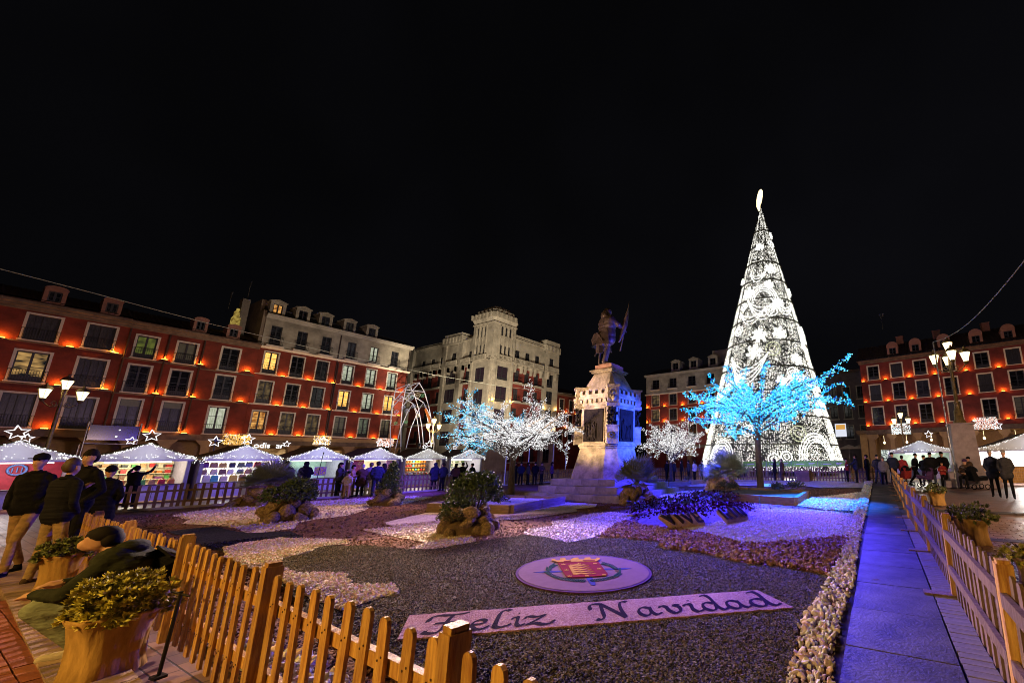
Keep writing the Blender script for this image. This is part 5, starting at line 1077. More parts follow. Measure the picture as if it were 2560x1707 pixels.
for pyr in (555, 600, 647, 697, 748, 803, 860, 925, 985, 1046, 1112):
    zc = HT(TX, TY - 3, pyr); pts = [cpt(2 * PI * k / 40, zc, .1) for k in range(41)]
    if zc < ZT - 1: b = MB(); b.tube(pts, .075, 4); b.build('ring', mat('cone_frame_steel', (.06, .055, .03), .6), CT)
for k in range(10): a_ = 2 * PI * k / 10 + .25; b = MB(); b.tube([cpt(a_, ZB, .08), cpt(a_, ZT - 1.5, .05)], .045, 4); b.build('rib', MC['cone_frame_steel'], CT)
MOT = emat('cone_motif_led', (1, .99, .92), 2.3); MOT2 = emat('cone_motif_dim', (.8, .82, .5), .9)
FA = math.atan2(-TY, -TX)
DRG = np.random.default_rng(99)
def dots(pts, r, name, m, jit=.035):
    if name in ('garland', 'arc', 'circle'): jit = .018; r = r * 1.15
    P = []
    for i in range(len(pts) - 1):
        a, c = np.array(pts[i]), np.array(pts[i + 1]); k = max(1, int(np.linalg.norm(c - a) / (.05 if name in ('garland', 'arc', 'circle') else .085)))
        for j in range(k): P.append(a + (c - a) * (j + DRG.random()) / k + DRG.normal(size=3) * jit)
    o = bulk(name, OCT, P, np.full((len(P), 3), r) * DRG.uniform(.6, 1.15, (len(P), 1)), m, CT); o['kind'] = 'stuff'; return o
def motif(a0, z0, pts, r=.06, name='motif', m=None):
    return dots([cpt(a0 + x / max(rad(z0), .5), z0 + y, .14) for x, y in pts], r * .9, name, m or MOT)
def flake(a0, z0, s):
    pts = []; C = lambda x, y: cpt(a0 + x / rad(z0), z0 + y, .14)
    for k in range(6):
        u, v = math.cos(k * PI / 3 + .3), math.sin(k * PI / 3 + .3)
        for w_ in (-.14, 0, .14): pts += [C(-v * w_ * s, u * w_ * s), C(u * s - v * w_ * s, v * s + u * w_ * s)]
        for q in (.5, .78):
            for w in (-1, 1): pts += [C(u * s * q, v * s * q), C(u * s * q + s * .3 * math.cos(k * PI / 3 + .3 + w), v * s * q + s * .3 * math.sin(k * PI / 3 + .3 + w))]
    dots(pts, .05, 'snowflake', MOT, .05)
def circ(a0, z0, s, m=None): motif(a0, z0, [(s * math.cos(k * PI / 8), s * math.sin(k * PI / 8)) for k in range(17)], .06, 'circle', m); motif(a0, z0, [(s * .5 * math.cos(k * PI / 6), s * .5 * math.sin(k * PI / 6)) for k in range(13)], .05, 'circle', m)
rn = random.Random(4)
def on_cone(px_, py_):
    """angle and height of the cone surface seen at this spot of the photograph"""
    best = None
    for zi in np.linspace(1, 30.5, 119):
        for ai in np.linspace(FA - 1.35, FA + 1.35, 55):
            c = cpt(ai, zi); q = proj((c[0] + TX + math.sin(.021) * zi, c[1] + TY, c[2])); d = (q[0] - px_) ** 2 + (q[1] - py_) ** 2
            if best is None or d < best[0]: best = (d, ai, zi)
    return best[1], best[2]
for x, y, s in ((1900, 620, .55), (1925, 672, .75), (1922, 712, .6), (1873, 735, .8), (1945, 755, .7), (1896, 838, 1.0), (1948, 832, .9), (2003, 832, .8), (1885, 880, 1.0), (1845, 950, .8), (1978, 1015, .9), (1945, 580, .4), (1850, 705, .4), (1985, 725, .5), (1990, 895, .8), (2040, 1020, .8), (1800, 1000, .7), (1950, 950, .6)): flake(*on_cone(x, y), s * .78)
for x, y, s, m_ in ((1930, 778, .55, None), (1927, 610, .4, None), (1850, 830, .5, None), (1932, 872, .7, MOT2), (1983, 930, .6, None), (1993, 1080, .7, MOT2), (1862, 770, .4, None), (1870, 1075, .5, None), (1935, 1145, .5, None), (1965, 1140, .45, None)): circ(*on_cone(x, y), s, m_)
for x, y, w, h, k in ((1905, 762, 3.4, -1.2, 4), (1870, 905, 4.2, -1.6, 4), (1960, 770, 2.6, -.9, 3), (1880, 795, 3, -.9, 3), (1895, 698, 1.8, -.5, 3)):
    a0, z0 = on_cone(x, y)
    for q in range(k): motif(a0, z0, [(w * (t_ / 14 - .5), -q * .28 * math.sin(PI * t_ / 14) + h * math.sin(PI * t_ / 14) * (1 + .15 * q) + .9) for t_ in range(15)], .05, 'garland')
for x, y, R in ((2050, 1148, 2.0), (1800, 1145, 1.5), (2025, 880, 1.9), (2010, 1010, 2.6), (1905, 748, 1.5), (1830, 1000, 1.8)):
    a0, z0 = on_cone(x, y)
    for q in range(4): motif(a0, z0, [((R - q * .22) * math.cos(PI * t_ / 14), (R - q * .22) * math.sin(PI * t_ / 14) * 1.15) for t_ in range(15)], .055, 'arc')
# comet on top
b = MB(); cp = []
COM = emat('comet_light', (1, .80, .45), 2.2)
b.tube([(-.2, 0, ZT - .3), (-.25, 0, ZT + .3), (-.16, 0, ZT + 1.0), (-.02, 0, ZT + 1.7), (.08, 0, ZT + 2.2), (.12, 0, ZT + 2.4)], [.08, .24, .32, .32, .24, .08], 10); b.build('comet', COM, CT)
b = MB(); b.tube([(0, 0, ZT - 1), (0, 0, ZT + .6)], .06, 6); b.build('mast', M['steel'], CT)
for zc, rr, w in ((2.5, 4.8, 1500), (8, 3.8, 1300), (15, 2.4, 900)): lamp('cone_glow', (TX, TY, zc), (.85, .88, 1), w * .35, rr)
# green banner fence in front of the cone
GF = empty('banner_fence', (-2.2, 31.2, 0), 0, 'green printed banner fence around the foot of the cone tree', 'banner fence')
for k in range(4):
    x1 = -1.95 * k; b = MB(); b.bx(x1 - 1.9, x1, -.02, .02, .93, 1.33); b.build('banner', mat('green_banner', (.22, .60, .06), .5, var=.08, emit=None), GF)
    b = MB(); b.bx(x1 - 1.55, x1 - .95, -.026, -.021, 1.08, 1.12); b.lathe([(.05, -.0), (.001, .05)], (x1 - 1.65, -.03, 1.09), 8); b.bx(x1 - .62, x1 - .2, -.026, -.021, 1.14, 1.18); b.bx(x1 - .62, x1 - .3, -.026, -.021, 1.04, 1.08); b.build('banner_print', M['white'], GF)
    b = MB(); b.tube([(x1 + .02, .05, 0), (x1 + .02, .05, 1.4)], .03, 6); b.bx(x1 - .12, x1 + .16, -.2, .3, 0, .06); b.build('post', M['steel'], GF)
for k in range(4):
    b = MB(); b.bx(-1.95 * k - 1.9, -1.95 * k, -.01, .01, .05, .88); 
lamp('banner_floodlight', (-6.5, 33.5, .9), (.95, 1, .8), 420, .5); lamp('banner_floodlight', (-5.2, 29.9, .5), (.9, 1, .7), 16, .3)
# two sponsor lights at the foot
# ================================================================== MONUMENT
MX_, MY_ = -11.22, 14.8
MN = empty('monument', (MX_, MY_, 0), 0, 'stone monument on three steps carrying the bronze statue', 'monument')
def oct_(h, c): return [(-h + c, -h), (h - c, -h), (h, -h + c), (h, h - c), (h - c, h), (-h + c, h), (-h, h - c), (-h, -h + c)]
rn = random.Random(9)
for i, (h, z0) in enumerate(((2.45, 0), (2.08, .275), (1.72, .55))):
    # each step is a ring of granite blocks
    for side in range(4):
        L = 2 * h; k = 4; x = -h
        for q in range(k):
            w = L / k; bm_ = MB(); bm_.box((0, 0, 0), (w - .008, .42, .25 + .02)); o = bm_.build('step_block', M['step'], MN)
            v = Vector((x + w / 2 if True else 0, -h + .21, z0 + .137)); v.rotate(Euler((0, 0, side * PI / 2))); x += w
            if side % 2 and (q == 0 or q == k - 1): pass
            o.location = v; o.rotation_euler = (0, 0, side * PI / 2)
            if side in (1, 3): o.scale = ((w - (.42 if q in (0, k - 1) else 0)) / w if q in (0, k - 1) else 1, 1, 1); o.location = o.location + (Vector((0, .21, 0)) if (q == 0) == (side == 1) else Vector((0, -.21, 0))) * (1 if q in (0, k - 1) else 0)
    b = MB(); b.bx(-h + .41, h - .41, -h + .41, h - .41, z0, z0 + .268); b.build('step_fill', M['step'], MN)
b = MB(); b.prism(oct_(1.36, .5), .82, 1.12, top=oct_(1.32, .5)); b.prism(oct_(1.3, .5), 1.122, 2.1, top=oct_(1.04, .36)); b.prism(oct_(1.08, .38), 2.102, 2.2); b.prism(oct_(1.13, .40), 2.202, 2.28); b.build('base', M['granite'], MN)
b = MB(); b.bx(-.90, .90, -1.0, 1.0, 2.28, 3.98); b.bx(-1.0, 1.0, -.90, .90, 2.282, 3.978); b.build('body', M['granite'], MN)
b = MB(); b.bx(-.92, .92, -1.06, 1.06, 3.98, 4.30); b.bx(-1.06, 1.06, -.92, .92, 3.982, 4.298)
b.bx(-1.0, 1.0, -1.16, 1.16, 4.30, 4.40); b.bx(-1.16, 1.16, -1.0, 1.0, 4.302, 4.398); b.build('frieze', M['granite'], MN)
for side in range(4):
    R_ = Matrix.Rotation(side * PI / 2, 3, 'Z')
    def rb(name, x0, x1, y0, y1, z0, z1, m):
        b = MB(); b.box(R_ @ Vector(((x0+x1)/2, (y0+y1)/2, (z0+z1)/2)), (x1-x0, y1-y0, z1-z0), R=R_); return b.build(name, m, MN)
    rb('relief_frame', -.60, .60, -1.035, -1.001, 2.34, 3.90, M['granite'])
    fr = rb('bronze_relief', -.53, .53, -1.085, -1.036, 2.40, 3.84, M['relief'])
    b = MB()
    for k in range(9):
        x = rn.uniform(-.42, .42); hh = rn.uniform(.45, .8); z0 = 2.45 + rn.uniform(0, .1); b.tube([R_ @ Vector((x, -1.09, z0)), R_ @ Vector((x + rn.uniform(-.05, .05), -1.10, z0 + hh * .5)), R_ @ Vector((x, -1.09, z0 + hh))], [.05, .065, .035], 6); b.blob(tuple(R_ @ Vector((x, -1.10, z0 + hh + .04))), .045, k, .1, 1)
    b.build('relief_figures', M['relief'], fr)
    for k in range(5): rb('merlon', -.80 + .36 * k, -.62 + .36 * k, -1.14, -.98, 4.52, 4.68, M['granite'])
    rb('parapet', -.86, .86, -1.12, -.96, 4.402, 4.52, M['granite'])
    for k in range(6): rb('corbel', -.76 + .27 * k, -.64 + .27 * k, -1.13, -1.062, 4.12, 4.28, M['granite'])
    rb('sill', -.70, .70, -1.10, -1.0, 2.285, 2.335, M['granite'])
    # corner pier, turned 45 degrees
    Rp = Matrix.Rotation(side * PI / 2 + PI / 4, 3, 'Z')
    def pb(name, w, d0, d1, z0, z1, m, parent=MN):
        b = MB(); b.box(Rp @ Vector((0, -(d0 + d1) / 2, (z0 + z1) / 2)), (w, abs(d1 - d0), z1 - z0), R=Rp); return b.build(name, m, parent)
    P = pb('corner_pier', .50, 1.0, 1.52, 2.284, 3.02, M['granite']); pb('pier_cap', .56, 1.0, 1.56, 3.022, 3.10, M['granite'])
    b = MB(); c = Rp @ Vector((0, -1.525, 2.66)); b.tube([tuple(Rp @ Vector((.13 * math.cos(a), -1.53, 2.66 + .13 * math.sin(a)))) for a in [i * PI / 8 for i in range(17)]], .022, 5); b.blob(tuple(c), .05, 2, .2, 1); b.build('rosette', M['bronze'], MN)
    b = MB()
    for k in range(26): q = Rp @ Vector((rn.uniform(-.2, .2), -1.34 - rn.uniform(0, .14), 3.14 + .74 * k / 26)); b.blob(tuple(q), (.07, .07, .07), k, .5, 1)
    b.box(Rp @ Vector((0, -1.22, 3.5)), (.36, .24, .8), R=Rp); b.build('bronze_garland', M['relief'], MN)
    pb('capital', .56, 1.0, 1.56, 3.92, 4.06, M['granite']); pb('niche_block', .50, .95, 1.50, 4.06, 4.80, M['granite'])
    b = MB(); b.blob(tuple(Rp @ Vector((0, -1.50, 4.28))), (.13, .08, .15), 3, .3, 1); b.blob(tuple(Rp @ Vector((0, -1.50, 4.52))), (.07, .07, .09), 4, .2, 1); b.tube([tuple(Rp @ Vector((.17 * math.cos(a), -1.51, 4.50 + .2 * math.sin(a)))) for a in [i * PI / 8 for i in range(9)]], .03, 5); b.build('niche_figure', M['granite'], MN)
    pb('pier_top', .58, .95, 1.58, 4.802, 4.88, M['granite'])
b = MB(); b.prism(oct_(1.02, .28), 4.40, 4.75, top=oct_(.98, .26)); b.prism(oct_(.96, .25), 4.752, 5.62, top=oct_(.50, .03)); b.bx(-.60, .60, -.60, .60, 5.62, 5.70); b.bx(-.66, .66, -.66, .66, 5.702, 5.76); b.build('stepped_roof', M['granite'], MN)
b = MB(); b.bx(-.48, .48, -.48, .48, 5.762, 6.02); b.bx(-.36, .36, -.36, .36, 6.022, 6.10); b.build('plinth', mat('red_plinth_stone', (.28, .15, .12), .6, var=.2), MN)

# ================================================================== PEOPLE
def cap_prims(P):  # list of (a, b, ra, rb, tag)
    b = MB()
    for a, c, ra, rb, tg in P:
        a = Vector(a); c = Vector(c); d = c - a; L = d.length
        if L < 1e-5: b.blob(tuple(a), ra, 0, 0, 1); continue
        u = d / L; n = 5; pts = []; rs = []
        for k in range(3): t = PI / 2 * (k + .35) / 3; pts.append(a - u * ra * math.cos(t)); rs.append(ra * math.sin(t))
        pts.append(a); rs.append(ra); pts.append(c); rs.append(rb)
        for k in (2, 1, 0): t = PI / 2 * (k + .35) / 3; pts.append(c + u * rb * math.cos(t)); rs.append(rb * math.sin(t))
        b.tube(pts, rs, 10)
    return b
def skin_mesh(name, P, mats_, voxel):
    o = cap_prims(P).build('tmp', [mats_[0]]); md = o.modifiers.new('r', 'REMESH'); md.mode = 'VOXEL'; md.voxel_size = voxel; md.use_smooth_shade = True
    sm = o.modifiers.new('s', 'SMOOTH'); sm.iterations = 3; sm.factor = .5
    dg = bpy.context.evaluated_depsgraph_get(); me = bpy.data.meshes.new_from_object(o.evaluated_get(dg)); me.name = name
    old = o.data; bpy.data.objects.remove(o); bpy.data.meshes.remove(old)
    me.materials.clear(); [me.materials.append(m) for m in mats_]
    nf = len(me.polygons); C = np.zeros(nf * 3); me.polygons.foreach_get('center', C); C = C.reshape(-1, 3)
    best = np.full(nf, 1e9); mi = np.zeros(nf, int)
    for a, c, ra, rb, tg in P:
        a = np.array(a, float); c = np.array(c, float); d = c - a; l2 = d @ d + 1e-9; t = np.clip(((C - a) @ d) / l2, 0, 1); r = ra + (rb - ra) * t
        ds = np.linalg.norm(C - (a + t[:, None] * d), axis=1) - r; m = ds < best; best[m] = ds[m]; mi[m] = tg
    me.polygons.foreach_set('material_index', mi.astype(np.int32)); me.polygons.foreach_set('use_smooth', np.ones(nf, bool)); me.update(); return me
def pose(arms='pocket', legs='stand', coat=.0, bulk=1.0, fem=False, lean=0.0, hand=False):
    """joints of a 1.75 m figure facing +Y; tags 0 jacket 1 trousers 2 skin 3 shoes"""
    P = []; B = bulk; sw = (.175 if fem else .195)
    hipz, shz = .93, 1.41; ly = lean
    def T(z): return ly * (z - .9)
    if legs == 'stand': K = [((-.10, .01, .50), (-.115, -.01, .09)), ((.10, .02, .50), (.12, .02, .09))]
    elif legs == 'walk': K = [((-.09, .20, .53), (-.10, .26, .10)), ((.09, -.06, .50), (.10, -.34, .16))]
    elif legs == 'wide': K = [((-.14, .03, .50), (-.19, .0, .09)), ((.13, .05, .50), (.18, .06, .09))]
    elif legs == 'step': K = [((-.12, .12, .52), (-.14, .05, .09)), ((.10, -.03, .50), (.12, -.14, .10))]
    for s, (kn, an) in zip((-1, 1), K):
        P += [((s * .09, 0, .90), kn, .095, .072, 1), (kn, an, .073, .056, 1), ((an[0], an[1] - .03, .045), (an[0] + s * .02, an[1] + .15, .035), .045, .038, 3), ((an[0], an[1], .09), (an[0], an[1] - .03, .05), .052, .05, 3)]
    P += [((-.07, 0, .93), (.07, 0, .93), .125, .125, 1)]
    # torso: rows of capsules so that it is wider than deep
    for z, hw, r in ((1.0, .07, .135 * B), (1.10, .06, .135 * B), (1.20, .075, .14 * B), (1.31, .09, .135 * B), (1.39, .10, .10 * B)):
        P.append(((-hw * B, T(z), z), (hw * B, T(z), z), r, r, 0))
    if coat > 0:
        for k in range(3): z = .95 - coat * (k + 1) / 3; P.append(((-.09, -.01, z), (.09, -.01, z), .145 + .012 * k, .145 + .012 * k, 0))
    else: P.append(((-.08, 0, .95), (.08, 0, .95), .138 * B, .138 * B, 0))
    P.append(((0, T(1.42) - .005, 1.42), (0, T(1.5) + .01, 1.50), .075, .055, 0)); P.append(((0, T(1.5) + .01, 1.47), (0, T(1.55) + .02, 1.56), .052, .05, 2))
    P.append(((0, T(1.65) + .035, 1.61), (0, T(1.65) + .025, 1.67), .078, .085, 2)); P.append(((0, T(1.6) + .055, 1.565), (0, T(1.6) + .06, 1.60), .05, .06, 2)); P.append(((0, T(1.62) + .115, 1.60), (0, T(1.62) + .108, 1.64), .014, .010, 2))
    for s in (-1, 1): P.append(((s * .083, T(1.63) + .02, 1.605), (s * .086, T(1.63) + .015, 1.64), .014, .018, 2))
    a = arms if isinstance(arms, (list, tuple)) else (arms, arms)
    for s, m in zip((-1, 1), a):
        S = (s * sw, T(1.4), 1.385)
        E_, W_ = {'pocket': ((s * .29, -.06, 1.13), (s * .20, .10, .98)), 'down': ((s * .27, -.02, 1.12), (s * .27, .05, .88)), 'phone': ((s * .26, .12, 1.17), (s * .10, .33, 1.33)), 'up': ((s * .33, .2, 1.5), (s * .3, .4, 1.72)), 'cross': ((s * .27, .08, 1.14), (-s * .05, .20, 1.16)), 'out': ((s * .32, .18, 1.22), (s * .22, .42, 1.14)), 'ear': ((s * .33, .10, 1.28), (s * .12, .10, 1.58)), 'push': ((s * .25, .10, 1.14), (s * .20, .38, 1.02))}[m]
        P += [(S, E_, .068 * B, .056 * B, 0), (E_, W_, .056 * B, .043, 0)]
        if m != 'pocket':
            d = (Vector(W_) - Vector(E_)).normalized(); w = Vector(W_)
            P.append((tuple(w), tuple(w + d * .07), .034, .036, 2)); sd = d.cross(Vector((0, 0, 1))).normalized() if abs(d.z) < .95 else Vector((1, 0, 0))
            for q in range(4):
                base = w + d * .09 + sd * (.027 * (q - 1.5)); mid = base + d * .035 + Vector((0, 0, -.008)); tip = mid + d * .018 * (1 if q in (1, 2) else .7) + Vector((0, 0, -.02)); P += [(tuple(base), tuple(mid), .0125, .011, 2), (tuple(mid), tuple(tip), .011, .009, 2)]
            tb = w + d * .03 - sd * s * .035; P += [(tuple(tb), tuple(tb + d * .035 - sd * s * .022), .014, .011, 2)]
    return P, T(1.65)
PC = {}
SKIN = mat('skin', (.50, .27, .17), .55, var=.06, vs=10)
def cmat(n, c, bump=0.03, bs=7, stretch=(1, 1, 2)): return mat('cloth_' + n, c, .9, var=.2, vs=8, bump=bump, bs=bs, stretch=stretch, spec=.12)
CL = dict(black=cmat('black', (.008, .008, .011)), navy=cmat('navy', (.02, .025, .05)), char=cmat('charcoal', (.045, .045, .05)), brown=cmat('brown', (.09, .055, .035)), khaki=cmat('khaki', (.38, .24, .12)), tan=cmat('tan', (.42, .28, .14)), denim=cmat('denim', (.06, .08, .13)), grey=cmat('grey', (.16, .15, .16)), red=cmat('red', (.35, .04, .04)), olive=cmat('olive', (.03, .033, .02)), cream=cmat('cream', (.5, .42, .32)), purple=cmat('purple', (.09, .04, .13)), puff=cmat('quilted_black', (.013, .013, .018), .05, 1.0, (.6, .6, 13)), teal=cmat('grey_green', (.26, .29, .21)), white=cmat('white', (.6, .6, .62)))
HAIR = dict(dark=mat('dark_hair', (.012, .009, .007), .8, spec=.15, var=.2, vs=20), brown=mat('brown_hair', (.07, .04, .02), .6, var=.2, vs=20), blond=mat('blond_hair', (.35, .22, .1), .6, var=.2, vs=20), grey=mat('grey_hair', (.3, .29, .28), .6, var=.2, vs=20))
def hair_mesh(kind, dy):
    b = MB()
    if kind == 'short': b.blob((0, dy + .008, 1.685), (.094, .108, .094), 1, .03, 2); b.blob((0, dy - .03, 1.64), (.090, .085, .095), 2, .03, 2)
    elif kind == 'long': b.blob((0, dy + .005, 1.685), (.100, .112, .097), 1, .04, 2); b.blob((0, dy - .045, 1.56), (.105, .085, .20), 2, .06, 2)
    elif kind == 'beanie': b.blob((0, dy + .01, 1.70), (.102, .114, .088), 1, .02, 2); b.lathe([(.100, -.02), (.104, .0), (.100, .03)], (0, dy + .012, 1.675), 14, sy=1.1)
    elif kind == 'cap': b.blob((0, dy + .01, 1.695), (.100, .115, .078), 1, .02, 2); b.bx(-.065, .065, dy + .09, dy + .20, 1.675, 1.69)
    elif kind == 'hood': b.blob((0, dy - .005, 1.665), (.112, .115, .135), 1, .04, 2); b.blob((0, dy - .06, 1.52), (.12, .09, .09), 2, .08, 2)
    elif kind == 'bun': b.blob((0, dy + .008, 1.685), (.096, .108, .094), 1, .03, 2); b.blob((0, dy - .11, 1.72), .05, 2, .1, 1)
    return b
GP = None
def person(label, x, y, height, face, arms='pocket', legs='stand', coat=0.0, bulk=1.0, jacket='black', trousers='denim', hair='dark', hk='short', fem=False, group=None, near=False, lean=0.0, shoes='black', tilt=0.0, wscale=1.0, extra=None):
    key = (str(arms), legs, coat, bulk, fem, near, lean)
    if key not in PC: P, dy = pose(arms, legs, coat, bulk, fem, lean); PC[key] = (skin_mesh('body', P, [CL['black']] * 4, .013 if near else .026), dy)
    me, dy = PC[key]; me = me.copy(); 
    for i, m in enumerate((CL[jacket], CL[trousers], SKIN, CL[shoes])): me.materials[i] = m
    s = height / 1.76; r = empty('person', (x, y, 0), face, label, 'person', group); r.scale = (s * wscale, s * wscale, s); r.rotation_euler = (0, tilt, face)
    inst('body', me, r); h = hair_mesh(hk, dy); 
    h.build('hair' if hk in ('short', 'long', 'bun') else ('hood' if hk == 'hood' else 'hat'), HAIR[hair] if hk in ('short', 'long', 'bun') else CL[jacket if hk == 'hood' else 'black'], r)
    if near:
        b = MB()
        for sx in (-1, 1): b.blob((sx * .032, dy + .102, 1.655), (.011, .008, .008), 1, 0, 1)
        b.build('eyes', mat('dark_eye', (.02, .015, .01), .2), r); b = MB(); b.tube([(-.025, dy + .105, 1.578), (0, dy + .113, 1.576), (.025, dy + .105, 1.578)], .006, 5); b.build('mouth', mat('lips', (.35, .12, .1), .5), r)
        b = MB(); [b.tube([(sx * .045, dy + .098, 1.675), (sx * .018, dy + .108, 1.678)], .005, 4) for sx in (-1, 1)]; b.build('eyebrows', HAIR[hair], r)
        b = MB(); b.tube([(.13 * math.cos(a) * .62, dy * .0 + .13 * math.sin(a) * .5 - .01, 1.475) for a in [i * PI / 8 for i in range(17)]], .026, 6); b.build('collar', CL[jacket], r)
    return r
def pxp(label, fx, fy, hy, face, hmin=1.5, hmax=1.9, **kw):
    g = G(fx, fy); h = HT(g.x, g.y, hy); h = max(hmin, min(hmax, h)); return person(label, g.x, g.y, h, face, **kw)
# near group at the left
pa = pxp('man in a dark jacket, flat cap and khaki trousers walking at the far left edge', 15, 1440, 1133, -2.2, near=True, legs='walk', jacket='black', trousers='khaki', hk='cap', bulk=1.0, hmax=1.95, wscale=.74, group='friends standing at the left fence')
pb_ = pxp('man in a black quilted jacket and tan trousers seen from behind', 92, 1462, 1146, .55, near=True, legs='wide', jacket='puff', trousers='tan', hair='brown', bulk=1.05, hmax=1.85, arms=('phone', 'pocket'), wscale=.76, tilt=.0, shoes='brown', group='friends standing at the left fence')
pc = pxp('tall bareheaded man facing the viewer behind the man in the quilted jacket', 150, 1420, 1124, -2.55, near=True, jacket='black', trousers='black', bulk=1.0, hmax=2.0, hmin=1.8, wscale=.76, group='friends standing at the left fence')
pd = pxp('person in a long black coat and reddish hat by the fence end', 222, 1380, 1165, 1.2, near=True, jacket='black', trousers='grey', coat=.25, hk='beanie', fem=True, bulk=1.05, wscale=.8, hmin=1.6, hmax=1.75, arms=('phone', 'pocket'), group='friends standing at the left fence')
b = MB(); b.blob((0, .03, 1.70), (.104, .116, .086), 1, .05, 2); b.build('hat_crown', CL['red'], pd)
pe = pxp('dark figure beyond the fence end photographing the shelf stall', 318, 1268, 1178, -1.3 + PI / 2 + .6, jacket='black', trousers='black', arms='up', hmin=1.6, hmax=1.75, group='friends standing at the left fence')
# crouching man behind the big burlap pot
def crouch():
    P = [((-.11, -.02, .36), (-.22, .40, .46), .115, .082, 1), ((.11, -.02, .36), (.20, .38, .44), .115, .082, 1), ((-.22, .40, .46), (-.18, .14, .10), .080, .055, 1), ((.20, .38, .44), (.18, .10, .12), .080, .055, 1),
         ((-.18, .10, .05), (-.19, .31, .04), .048, .042, 3), ((.18, .06, .07), (.19, .26, .04), .048, .042, 3), ((-.10, -.04, .36), (.10, -.04, .36), .15, .15, 1),
         ((-.08, -.05, .46), (.08, -.05, .46), .16, .16, 0), ((-.09, -.02, .58), (.09, -.02, .58), .165, .165, 0), ((-.11, .04, .70), (.11, .04, .70), .16, .16, 0), ((-.12, .10, .80), (.12, .10, .80), .13, .13, 0),
         ((0, .13, .84), (0, .20, .92), .065, .055, 2), ((0, .25, .96), (0, .27, 1.01), .08, .085, 2), ((0, .32, .93), (0, .34, .95), .045, .05, 2), ((0, .37, .975), (0, .372, .95), .013, .01, 2),
         ((-.20, .10, .78), (-.33, .22, .58), .078, .064, 0), ((-.33, .22, .58), (-.18, .44, .58), .062, .045, 0), ((.20, .10, .78), (.33, .22, .58), .078, .064, 0), ((.33, .22, .58), (.14, .46, .60), .062, .045, 0)]
    for s, w, d in ((-1, Vector((-.18, .44, .58)), Vector((.5, .8, -.2))), (1, Vector((.14, .46, .60)), Vector((-.6, .75, 0)))):
        d.normalize(); sd = d.cross(Vector((0, 0, 1))).normalized(); P.append((tuple(w), tuple(w + d * .08), .034, .037, 2))
        for q in range(4): ba = w + d * .095 + sd * (.021 * (q - 1.5)); mi_ = ba + d * .035; P += [(tuple(ba), tuple(mi_), .0105, .0095, 2), (tuple(mi_), tuple(mi_ + d * .02 + Vector((0, 0, -.018))), .0095, .008, 2)]
        tb = w + d * .03 - sd * .04; P.append((tuple(tb), tuple(tb + d * .04 - sd * .015), .013, .011, 2))
    me = skin_mesh('body', P, [CL['olive'], CL['teal'], SKIN, CL['cream']], .012)
    r = empty('person', (-6.34, 1.20, 0), math.radians(146), 'man in a dark green jacket crouching behind the big burlap pot', 'person'); r.scale = (1.0, 1.0, .95)
    inst('body', me, r); b = MB(); b.blob((0, .245, 1.03), (.095, .108, .088), 1, .04, 2); b.blob((0, .195, .985), (.088, .07, .09), 2, .04, 2); b.build('hair', HAIR['dark'], r)
    b = MB(); b.blob((0, .05, .90), (.15, .10, .07), 5, .12, 2); b.build('hood', CL['olive'], r)
    return r
CR = crouch()
bp_ = MB(); bp_.box((0, 0, .1), (.24, .12, .26)); bp_.box((.02, .05, .25), (.2, .02, .16), R=Matrix.Rotation(.6, 3, 'X')); o = bp_.build('backpack', CL['black']); o.location = (-6.40, 1.385, .56); o.rotation_euler = (.5, .5, .4); tag(o, 'small black backpack with raised flap lying against the fence by the crouching man', 'backpack')
# at the stalls and behind the fence
G1 = 'customers standing at the white stalls'
pxp('woman in a dark fringed coat holding up a phone in front of the mint stall', 752, 1243, 1154, 1.0, arms=('cross', 'phone'), coat=.3, jacket='black', trousers='black', hk='hood', fem=True, bulk=1.25, group=G1)
pxp('person with dark hair walking past the right end of the handbag stall', 703, 1240, 1152, 1.4, jacket='char', trousers='black', group=G1)
pxp('woman photographing with a raised phone left of the queue at the food stall', 840, 1243, 1156, -.9, arms=('down', 'phone'), jacket='char', trousers='black', hk='long', fem=True, group=G1)
pxp('child in a cream coat beside the woman with the raised phone', 863, 1246, 1178, .6, hmin=1.0, hmax=1.25, jacket='cream', trousers='tan', hk='beanie', fem=True, group=G1)
pxp('short-haired person in a tan coat with crossed arms before the food stall', 873, 1242, 1162, -.6, jacket='tan', trousers='tan', arms='cross', group=G1)
pxp('elderly woman in a brown coat left of the three men queuing', 897, 1240, 1160, 1.3, jacket='brown', trousers='black', coat=.25, hair='grey', hk='short', fem=True, arms='cross', group=G1)
pxp('man in grey jacket and pale jeans, back turned, in the food stall queue', 918, 1238, 1156, 1.6, jacket='grey', trousers='white', hair='brown', bulk=1.1, group=G1)
pxp('tall man in dark blue in the middle of the food stall queue', 935, 1240, 1153, 1.5, jacket='navy', trousers='navy', bulk=1.15, group=G1)
pxp('long-haired woman at the right end of the food stall queue', 951, 1238, 1158, 2.0, jacket='black', trousers='black', hk='long', coat=.2, fem=True, group=G1)
pxp('broad person in a blue-lit hooded coat before the trinket stall', 1082, 1226, 1157, 1.5, jacket='navy', trousers='black', hk='hood', bulk=1.25, coat=.2, group=G1)
pxp('person in dark clothes right of the hooded coat at the trinket stall', 1103, 1226, 1157, 1.7, jacket='navy', trousers='black', bulk=1.15, group=G1)
pxp('woman in a purple-lit scarf before the pale box stall', 1135, 1223, 1158, .6, jacket='purple', trousers='black', hk='long', fem=True, group=G1)
pxp('man pointing with a raised arm before the pale box stall', 1152, 1222, 1156, 1.2, arms=('down', 'up'), jacket='black', trousers='black', group=G1)
pxp('person in a dark coat right of the pointing man', 1176, 1222, 1160, 1.9, jacket='black', trousers='black', coat=.2, group=G1)
